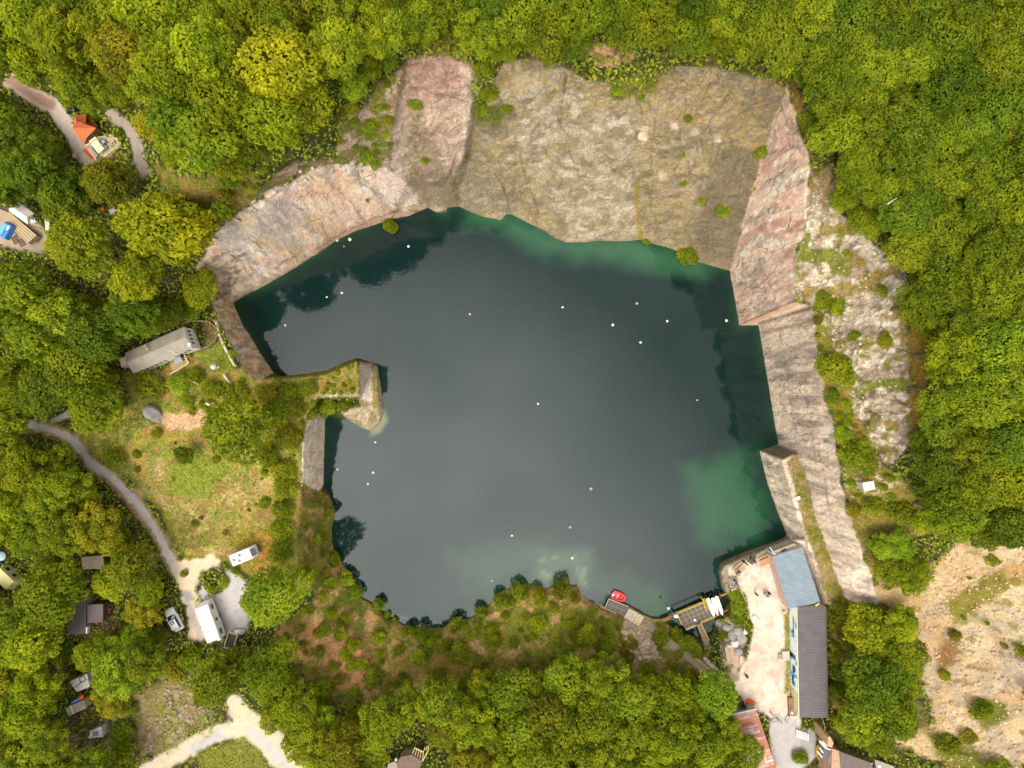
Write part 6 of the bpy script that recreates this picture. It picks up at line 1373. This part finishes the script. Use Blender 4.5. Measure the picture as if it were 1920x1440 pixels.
# car
car = base_at('parked_car', 331, 1159, 'silver-white hatchback with a dark sunroof on the grass verge of the gravel track', 'car', z=8.9, a=ang(-20, -36))
def loft(secs):    # secs: (x, halfwidth, z0, z1, shoulder)
    m = MB(); rings = []
    for x, hw, z0, z1, s_ in secs:
        b = len(m.v); pr = [(-hw*.92,z0),(-hw,z0+(z1-z0)*.35),(-hw*.98,z0+(z1-z0)*.75),(-hw*s_,z1),(0,z1+.03),(hw*s_,z1),(hw*.98,z0+(z1-z0)*.75),(hw,z0+(z1-z0)*.35),(hw*.92,z0)]
        m.v += [Vector((x, y, z)) for y, z in pr]; rings.append((b, len(pr)))
    for (a, n), (b, _) in zip(rings, rings[1:]):
        for k in range(n): m.f.append((a+k, a+(k+1) % n, b+(k+1) % n, b+k)); m.m.append(0)
    a, n = rings[0]; m.f.append(tuple(a+k for k in range(n))); m.m.append(0); a, n = rings[-1]; m.f.append(tuple(a+k for k in reversed(range(n)))); m.m.append(0)
    return m
SILV = P('silver_car_paint', (226,226,226), .28, .03, 1, spec=.7)
loft([(-2.05,.55,.35,.6,.8),(-1.95,.78,.28,.85,.85),(-1.4,.88,.25,.95,.86),(-.2,.90,.25,.97,.86),(.9,.9,.25,.95,.86),(1.5,.86,.25,.85,.84),(1.95,.72,.28,.68,.8),(2.1,.5,.35,.55,.7)]).build('body', SILV, car, True, .01)
loft([(-1.55,.70,.90,1.30,.84),(-1.35,.72,.92,1.42,.84),(-.3,.74,.92,1.46,.84),(.25,.73,.92,1.42,.84),(.95,.68,.90,.98,.9)]).build('cabin_glass', GLASS, car, True)
loft([(-1.50,.60,1.36,1.40,.95),(-1.2,.62,1.43,1.47,.95),(-.3,.63,1.47,1.51,.95),(.22,.60,1.43,1.46,.95)]).build('roof', SILV, car, True)
MB().box(-.55,.05,-.36,.36,1.505,1.53).build('sunroof', P('sunroof_glass', (110,106,102), .25), car)
for y in (-.66,.66): MB().bar((.95,y,.96),(.25,y*.93,1.44),.06).build('pillar', SILV, car); MB().bar((-1.6,y,.95),(-1.35,y*.93,1.4),.09).build('pillar', SILV, car)
for y in (-.95,.95): MB().box(.55,.72,y-.08,y+.08,.92,1.06).build('mirror', SILV, car, bevel=.03)
for y in (-.6,.6): MB().box(1.82,1.99,y-.14,y+.14,.55,.69).build('headlight', P('lamp_glass', (232,236,240), .15), car, bevel=.03); MB().box(-2.0,-1.9,y-.14,y+.14,.62,.83).build('tail_light', P('red_lens', (170,30,30), .3), car)
for x in (-1.28,1.3):
    for y in (-.82,.82): wheel(car, x, y, .31, .2)

# ------------------------------------------------------------------ houses on the lower edge
o = base_at('pergola_house', 775, 1425, 'brown flat roof with a timber pergola at the bottom edge under the trees', 'house', z=5.4)
slab('roof', [(743,1431),(752,1419),(772,1415),(792,1427),(780,1462),(748,1450)], 8.2, 8.0, P('brown_roof', (116,96,84), .85, .12, 1.5), o); slab('wall', [(746,1430),(754,1421),(771,1417),(789,1428),(778,1458),(750,1447)], 8.0, 5, STONE, o); slab('grey_annex_roof', [(728,1432),(740,1428),(752,1436),(742,1462),(722,1455)], 7.9, 7.7, GREYS, o)
pg_ = MB(); a, b2, c_, d2_ = [loc_of(o, [W(u, v, 8.0)])[0] for u, v in ((772,1417),(792,1428),(804,1404),(778,1402))]
pg_.bar(a, b2, .18).bar(d2_, loc_of(o, [W(794,1410,8)])[0], .16).bar(b2, c_, .14); 
for i in range(5):
    pg_.bar(a.lerp(b2, i/4), d2_.lerp(loc_of(o, [W(794,1410,8)])[0], i/4), .09)
for i in range(3): pg_.bar(loc_of(o, [W(794+i*4,1410-i*3,8)])[0], loc_of(o, [W(797+i*4,1400-i*2,8)])[0], .08)
for p in (b2, c_, d2_): pg_.bar((p.x,p.y,-.2), p, .14)
pg_.build('pergola', LWOOD, o)
o = base_at('pale_lamp', 748, 1406, 'pale green lamp on a white post above the brown flat roof', 'lamp', z=5.4); MB().tube([(0,0,0),(0,0,2.6)], .05).build('pole', WHITE, o); MB().lathe([(.1,2.5),(.28,2.6),(.2,2.85),(.05,2.95)], 10).build('lamp_head', P('pale_lamp_glass', (226,238,190), .4), o)
sh = base_at('stone_house', 1600, 1425, 'stone house with a dark tiled roof and a chimney at the lower right edge', 'house', z=4.2)
def sp_(u, v, z): return loc_of(sh, [W(u, v, z)])[0]
e1, e2, e3, e4 = sp_(1573,1409,8.3), sp_(1634,1431,8.3), sp_(1650,1490,8.3), sp_(1578,1490,8.3)
MB().prism([p-Vector((0,0,.15)) for p in (e1,e4,e3,e2)], [e1,e4,e3,e2]).build('roof', P('brown_slate', (112,98,92), .85, .2, 2.5), sh)
slab('wall', [(1575,1412),(1632,1433),(1647,1488),(1580,1488)], 8.1, 4, BRICK, sh)
slab('ridge_cap', [(1560,1404),(1573,1408),(1578,1470),(1558,1470)], 8.5, 4, P('reddish_stone', (186,148,120), .9, .25, 3, bump=.4), sh); slab('porch_roof', [(1543,1404),(1560,1406),(1553,1429),(1542,1424)], 7.8, 7.6, P('brown_slate',(0,0,0)), sh)
slab('valley_gutter', [(1557,1406),(1563,1407),(1559,1432),(1553,1430)], 8.0, 7.5, STEEL, sh); slab('chimney', [(1552,1382),(1557,1381),(1563,1393),(1560,1402),(1552,1399)], 9.2, 4, P('orange_stone', (196,160,124), .9, .25, 3), sh)
slab('white_gable', [(1536,1389),(1548,1391),(1552,1400),(1547,1402)], 7.6, 7.4, WHITE, sh)
m = MB()
for a, b2 in (((1536,1389),(1547,1402)),((1547,1402),(1562,1407)),((1532,1408),(1541,1420)),((1536,1402),(1543,1411)),((1562,1405),(1635,1432))): m.bar(sp_(*a, 8.1), sp_(*b2, 8.1), .18)
m.build('white_beam', WHITE, sh); slab('lean_to_roof', [(1640,1424),(1676,1437),(1690,1490),(1650,1490)], 6.8, 6.6, GREYS, sh); slab('lean_to_wall', [(1642,1427),(1674,1439),(1686,1488),(1652,1488)], 6.6, 4, CONC, sh)
slab('roof_window', [(1646,1434),(1652,1436),(1652,1442),(1646,1440)], 6.92, 6.7, WHITE, sh)
sb_ = base_at('side_bench', 1530, 1405, 'orange-brown timber bench beside the white beams of the stone house', 'bench', z=4.0, a=ang(-3, 16)); MB().box(-1,1,-.25,.25,.4,.47).build('seat', P('orange_wood', (190,130,60), .8), sb_); MB().box(-.9,-.8,-.2,.2,0,.4).build('leg', DWOOD, sb_); MB().box(.8,.9,-.2,.2,0,.4).build('leg', DWOOD, sb_)
ws_ = base_at('wooden_walkway', 1505, 1376, 'short flight of white slatted steps below the painted building', 'steps', z=3.7)
for i in range(7): slab('slat', [(1494+i*3.4,1369+i*1.2),(1496+i*3.4,1368.6+i*1.2),(1496+i*3.4,1382+i*1.2),(1494+i*3.4,1383+i*1.2)], 4.2+.05*i, 3.8, WHITE, ws_)
o = base_at('junk_trailer', 1703, 1428, 'pale trailer loaded with colourful junk at the lower right edge', 'trailer', z=5.2, a=ang(10, 3)); MB().box(-1.3,1.3,-1.0,1.0,.4,.6).build('bed', P('pale_bed', (196,184,178), .8, .2, 3), o)
for i, c_ in enumerate([(200,60,40),(230,200,60),(90,80,170),(220,210,200),(190,110,60),(120,60,50)]): x, y = rr.uniform(-1,.9), rr.uniform(-.8,.7); MB().box(x,x+rr.uniform(.2,.5),y,y+rr.uniform(.15,.4),.6,.8+rr.uniform(0,.3)).build('junk', P('junk_%s' % 'red yellow violet white rust maroon'.split()[i], c_, .7), o, bevel=.03)
for y in (-1.1,1.1): wheel(o, 0, y, .3, .16)
m = MB()
for a, b2 in zip([(1541,1345),(1545,1358),(1549,1378),(1552,1392)], [(1545,1358),(1549,1378),(1552,1392),(1560,1408)]): m.bar(W(*a, 5.0), W(*b2, 5.0), .07); p = W(*a, 5.0); m.bar((p.x,p.y,3.8), p, .07)
tag(m.build('wire_fence', P('white_wire', (220,214,200), .6)), 'thin pale fence running from the dark corrugated roof to the stone house', 'fence')
ht = base_at('stone_hut', 1617, 908, 'tiny pale hut with a dark doorway on the ledge above the eastern wall', 'hut', a=.2)
MB().box(-.75,.75,-.55,.55,-.4,1.5).build('wall', CONC, ht); MB().box(-.85,.85,-.65,.65,1.5,1.62).build('roof', P('pale_roof', (214,206,196), .8), ht); MB().box(.75,.79,-.3,.3,0,1.2).build('door', DWOOD, ht)
o = base_at('white_sign', 1494, 933, 'small white box on the lower ledge of the eastern wall', 'box', a=.1); MB().box(-.3,.3,-.25,.25,0,.5).build('box_body', WHITE, o, bevel=.03); MB().box(-.33,.33,-.28,.28,.5,.55).build('lid', WHITE, o)

# ------------------------------------------------------------------ yard furniture and people
def picnic(u, v, a, lb, mt, L=1.9):
    o = base_at('picnic_table', u, v, lb, 'table', 'tables on the yard', a=a)
    MB().box(-L/2,L/2,-.35,.35,.7,.75).build('table_top', mt, o)
    for y in (-.65,.65): MB().box(-L/2,L/2,y-.14,y+.14,.42,.46).build('bench_board', mt, o)
    for x in (-L*.35,L*.35): MB().bar((x,-.7,0),(x,-.1,.7),.07).bar((x,.7,0),(x,.1,.7),.07).bar((x,-.7,.4),(x,.7,.4),.06).build('frame', DWOOD, o)
ow = P('orange_brown_wood', (190,140,96), .8, .15, 5)
picnic(1431, 1049.5, ang(15,-7), 'orange-brown picnic table at the upper right corner of the yard', ow); picnic(1384, 1066, ang(8,-8), 'weathered picnic table standing slantwise on the left side of the yard', WOOD)
picnic(1374, 1091, ang(2,10), 'grey picnic table along the left edge of the yard', P('grey_wood', (150,142,132), .85, .15, 5)); picnic(1376, 1104.5, ang(10,-2), 'pale wooden bench table at the lower left corner of the yard', LWOOD, 1.4); picnic(1408, 1047.5, ang(7,4), 'dark picnic table at the upper edge of the yard', P('charcoal_wood', (84,80,74), .8, .2, 5), 1.2)
o = base_at('wooden_barrier', 1396, 1117, 'thin wooden barrier from the bench table down the yard edge', 'barrier', z=2.6); rail('rail', [(1389,1107),(1397,1125),(1400,1140)], 2.6, .8, LWOOD, o)
o = base_at('tripod_frame', 1469, 1148, 'pale crossed timber frame leaning by the mural wall', 'frame', z=3.0)
pp = loc_of(o, [W(1467,1147,4), W(1480,1156,4.6), W(1466,1152,4)]); MB().bar(pp[0], pp[1], .1).bar(pp[2], pp[0]+Vector((.3,.1,0)), .1).build('pole', LWOOD, o); MB().box(-.3,.2,-.1,.3,0,.5).build('stand', STONE, o)
o = base_at('small_white_lamp', 1477, 1327, 'small white lamp by the brown side porch', 'lamp', z=3.3); MB().tube([(0,0,0),(0,0,1.6)], .05).build('pole', STEEL, o); MB().lathe([(.1,1.5),(.26,1.6),(.2,1.8),(.04,1.88)], 10).build('globe', WHITE, o)
BODY = {}
def pose(kind):
    sit = kind == 'sit'
    V, E = [(0,0,.95,.13)], []
    def add(p, x, y, z, r): V.append((x,y,z,r)); E.append((p, len(V)-1)); return len(V)-1
    sp1 = add(0,0,0,1.15,.125); ch = add(sp1,0,.0,1.35,.14); nk = add(ch,0,0,1.50,.055); hd = add(nk,0,.02,1.60,.085); add(hd,0,.02,1.72,.07); add(hd,0,.115,1.63,.02)
    for s_ in (-1,1):
        shd = add(ch, s_*.17,0,1.42,.06); el = add(shd, s_*.24,.02 if not sit else .05,1.14,.043); wr = add(el, s_*.25 if not sit else s_*.2,.08 if not sit else .3,.9 if not sit else 1.05,.028)
        d = Vector((0,.02,-1)) if not sit else Vector((0,1,-.1)); pm_ = add(wr, V[wr][0]+d.x*.07, V[wr][1]+d.y*.07, V[wr][2]+d.z*.07, .026)
        side = Vector((0,1,0)) if not sit else Vector((1,0,0))
        for k_, ln in zip((-1.5,-.5,.5,1.5), (.065,.08,.085,.07)):
            b = Vector(V[pm_][:3])+side*.014*k_+d*ln*.5; f1 = add(pm_, *b, .009); add(f1, *(b+d*ln*.5+Vector((-s_*.012,0,0))), .008)
        b = Vector(V[wr][:3])+side*.035+d*.045; add(wr, *b, .01)
        hp_ = add(0, s_*.09,0,.9,.095)
        if not sit: kn = add(hp_, s_*.10,.03,.5,.062); an_ = add(kn, s_*.11,-.01,.1,.04); add(an_, s_*.12,.14,.04,.035)
        else: kn = add(hp_, s_*.12,.42,.9,.068); an_ = add(kn, s_*.12,.44,.5,.042); add(an_, s_*.12,.58,.45,.035)
    return V, E
def skin_obj(name, V, E, sel, grow, mt, parent, sub=1):
    idx = {o_: n_ for n_, o_ in enumerate(sel)}
    me = bpy.data.meshes.new(name); me.from_pydata([V[i][:3] for i in sel], [(idx[a], idx[b]) for a, b in E if a in idx and b in idx], []); me.materials.append(mt)
    o = link(bpy.data.objects.new(name, me)); o.parent = parent
    sk = o.modifiers.new('skin', 'SKIN'); sl = me.skin_vertices[0].data
    for n_, i in enumerate(sel): sl[n_].radius = (V[i][3]+grow, V[i][3]+grow); sl[n_].use_root = n_ == 0
    if sub: sb2 = o.modifiers.new('sub', 'SUBSURF'); sb2.levels = sub; sb2.render_levels = sub
    return o
SKIN = P('skin', (204,156,128), .6, .05, 3)
def person(u, v, a, kind, top, bot, hair, label):
    V, E = pose(kind); dz = 0 if kind != 'sit' else -.46
    z = zat(u, v)+.0; o = empty('person', W(u, v, z)+Vector((0,0,.01)), a, label, 'person')
    V = [(x,y,zz+dz,r) for x,y,zz,r in V]
    skin_obj('body', V, E, list(range(len(V))), 0, SKIN, o)
    nm = len(V); arms = [i for i in range(nm) if False]
    sh = [i for i in range(3)]+[i for i in range(nm) if abs(V[i][0]) > .15 and V[i][2]-dz > 1.1 and V[i][3] > .04]
    skin_obj('shirt', V, E, sh, .02, P('cloth_%d_%d_%d' % top, top, .85, .08, 4), o)
    lg_ = [0]+[i for i in range(nm) if V[i][3] > .038 and V[i][2]-dz < .93 and abs(V[i][0]) < .13 and i > 0]
    skin_obj('trousers', V, E, lg_, .018, P('cloth_%d_%d_%d' % bot, bot, .85, .08, 4), o)
    MB().lathe([(.095,1.60),(.112,1.67),(.10,1.75),(.06,1.80),(.01,1.815)], 12, (0,.0,dz)).build('hair', P('hair_%d_%d_%d' % hair, hair, .7, .1, 8), o, True)
DK, BR, BL = (30,28,30), (78,54,36), (190,160,110)
person(1411,1050,2.0,'stand',(40,48,52),(52,56,60),DK,'person in dark clothes standing by the dark table at the upper edge of the yard')
person(1404.5,1044,1.0,'stand',(90,96,92),(40,44,60),BR,'person in a grey top between the upper wall and the dark table')
person(1395,1053.5,2.4,'stand',(48,54,44),(36,36,40),DK,'person in an olive top alone near the upper left of the yard'); person(1390,1050,.6,'stand',(70,76,70),(60,62,70),BR,'person in grey-green next to the olive-clad one near the upper left of the yard')
person(1378.5,1073,1.2,'stand',(226,226,230),(70,70,90),BR,'person in a white top beside the slanting table'); person(1381,1069,4.0,'stand',(130,96,84),(60,60,80),DK,'person in a brown top at the end of the slanting table')
person(1373,1085,.3,'stand',(140,84,64),(70,72,84),BR,'person in a reddish top at the upper end of the grey table'); person(1377.5,1091.5,5.2,'stand',(110,124,140),(50,54,66),DK,'person in a blue-grey top on the inner side of the grey table'); person(1374,1098,1.5,'stand',(236,236,236),(140,150,150),BL,'person in white at the lower end of the grey table')
person(1414.5,1110.5,1.9,'stand',(36,32,36),(44,40,44),DK,'person in black walking alone across the middle of the yard'); person(1431,1110,3.9,'stand',(236,232,236),(90,110,190),BR,'person in white beside the one in black at the middle of the yard'); person(1437.5,1108.5,4.3,'stand',(34,30,30),(60,44,40),DK,'person in black at the right of the group in the middle of the yard'); person(1434,1113,.9,'stand',(186,180,210),(120,120,150),BL,'person in pale lilac standing below the group in the middle of the yard')
person(1447.5,1069,2.2,'stand',(196,140,170),(70,50,70),DK,'person in pink standing at the wall of the blue-grey hall'); person(1463,1111.5,1.4,'stand',(60,50,46),(50,44,44),BR,'person in brown leaning at the lower wall of the blue-grey hall')
person(1396,1262.5,.8,'stand',(170,40,44),(60,40,44),DK,'person in red at the head of the stone stairs')
# buoys
def buoy(u, v, r_, mt, lb, shape=0):
    p = W(u, v, 0); o = empty('buoy', (p.x, p.y, 0), random.uniform(0, 6), lb, 'buoy', 'buoys on the lake')
    if shape == 0: prof = [(r_*.2,-r_*.6),(r_*.85,-r_*.3),(r_,.05),(r_*.8,r_*.55),(r_*.3,r_*.85),(r_*.1,r_*.95)]
    else: prof = [(r_*.7,-.15),(r_,0),(r_*.95,.16),(r_*.5,.2)]
    MB().lathe(prof, 14).build('float', mt, o, True); MB().tube([(0,0,r_*.8),(0,0,r_*1.15)], r_*.12).build('ring', STEEL, o)
Wp, Yp, Rp, Gp = WHITE, YEL, P('faded_red', (206,92,78), .6), P('dirty_grey', (170,160,150), .7, .2, 4)
for u, v, r_, m_, lb, s_ in ((881,589,.2,P('pinkish_white',(236,190,184),.5),'pinkish buoy in open water left of the centre of the lake',0),(1055,576,.22,Wp,'white buoy in the upper middle of the lake',0),(1194,569,.24,Yp,'yellow buoy in the upper right of the lake',0),(1149,609,.27,Wp,'white buoy straight below left of the yellow buoy',0),(1251,602,.24,Wp,'white buoy to the right of the yellow buoy',0),(1201,642,.24,Wp,'white buoy lowest of the four around the yellow one',0),(1009,757,.22,P('yellowish_white',(230,226,190),.5),'yellowish white buoy in the very centre of the lake',0),(1108,916,.28,Gp,'dull grey round float in the lower middle of the lake',1),(1069,988,.26,Gp,'grey ring float nearest the sunken pale rocks',1),
  (960,1004,.22,Wp,'white buoy above the southern headland',0),(704,829,.2,Wp,'white buoy just below the tip of the stone spur',0),(700,886,.24,Wp,'white buoy off the bay wall, upper of two',0),(690,907,.2,Wp,'white buoy off the bay wall, lower of two',0),(633,880,.2,Wp,'white buoy in the dark reflection beside the bay wall',0),(641,549,.24,Wp,'white buoy at the edge of the north-western reflection, right of two',0),(613,557,.18,Wp,'white buoy at the edge of the north-western reflection, left of two',0),(535,610,.2,Wp,'white buoy near the western corner of the lake',0),(766,462,.26,Wp,'white buoy in the dark water under the pink cliff',0),
  (645,462,.2,Rp,'red buoy close under the pink cliff',0),(656,449,.3,Wp,'white float touching the foot of the pink cliff right of the red buoy',1),(632,450,.3,P('cream_float',(232,214,180),.6),'cream float touching the foot of the pink cliff left of the red buoy',1),(1362,601,.28,Wp,'white buoy in the dark water at the step of the eastern wall',0),(1307,750,.14,P('greenish_white',(206,216,180),.6),'tiny greenish float off the eastern wall',1),(1073,1046,.27,Wp,'white buoy above the sunken pale rocks',0),(922,1089,.14,Wp,'tiny white float left of the headland tip',0)):
    buoy(u, v, r_, m_, lb, s_)
# dead branches / logs
for pts, lb in (([(1664,383),(1672,377),(1682,371)], 'bare pale branch sticking out of the eastern wood'), ([(348,648+60),(372,721)], 'thin bare pole lying in the bushes below the white house')):
    m = MB(); zz = [zat(*p)+7.5 if 'eastern' in lb else zat(*p)+1.2 for p in pts]; zz = [max(zz)]*len(pts)
    m.tube([W(*p, z_) for p, z_ in zip(pts, zz)], [.09, .06, .03][:len(pts)], 6); o = m.build('bare_branch', P('bleached_wood', (214,206,190), .8)); tag(o, lb, 'branch')
# the woods go on beyond the edge of the photograph
ring = []
for gu in range(-330, 2260, 78):
    for gv in range(-300, 1760, 78):
        if -70 < gu < 1990 and -70 < gv < 1510: continue
        if (180 < gu < 680 and 1400 < gv < 1600) or (gu > 1700 and 990 < gv < 1640) or (1380 < gu < 1700 and 1400 < gv < 1620) or (gu < 0 and 350 < gv < 500): continue
        ring.append((gu+random.uniform(-22, 22), gv+random.uniform(-22, 22), random.uniform(46, 62), 'g'))
o = merged('distant_wood', ring, SHP, .9, 'continuous wood stretching away on all sides of the quarry', 'wood')
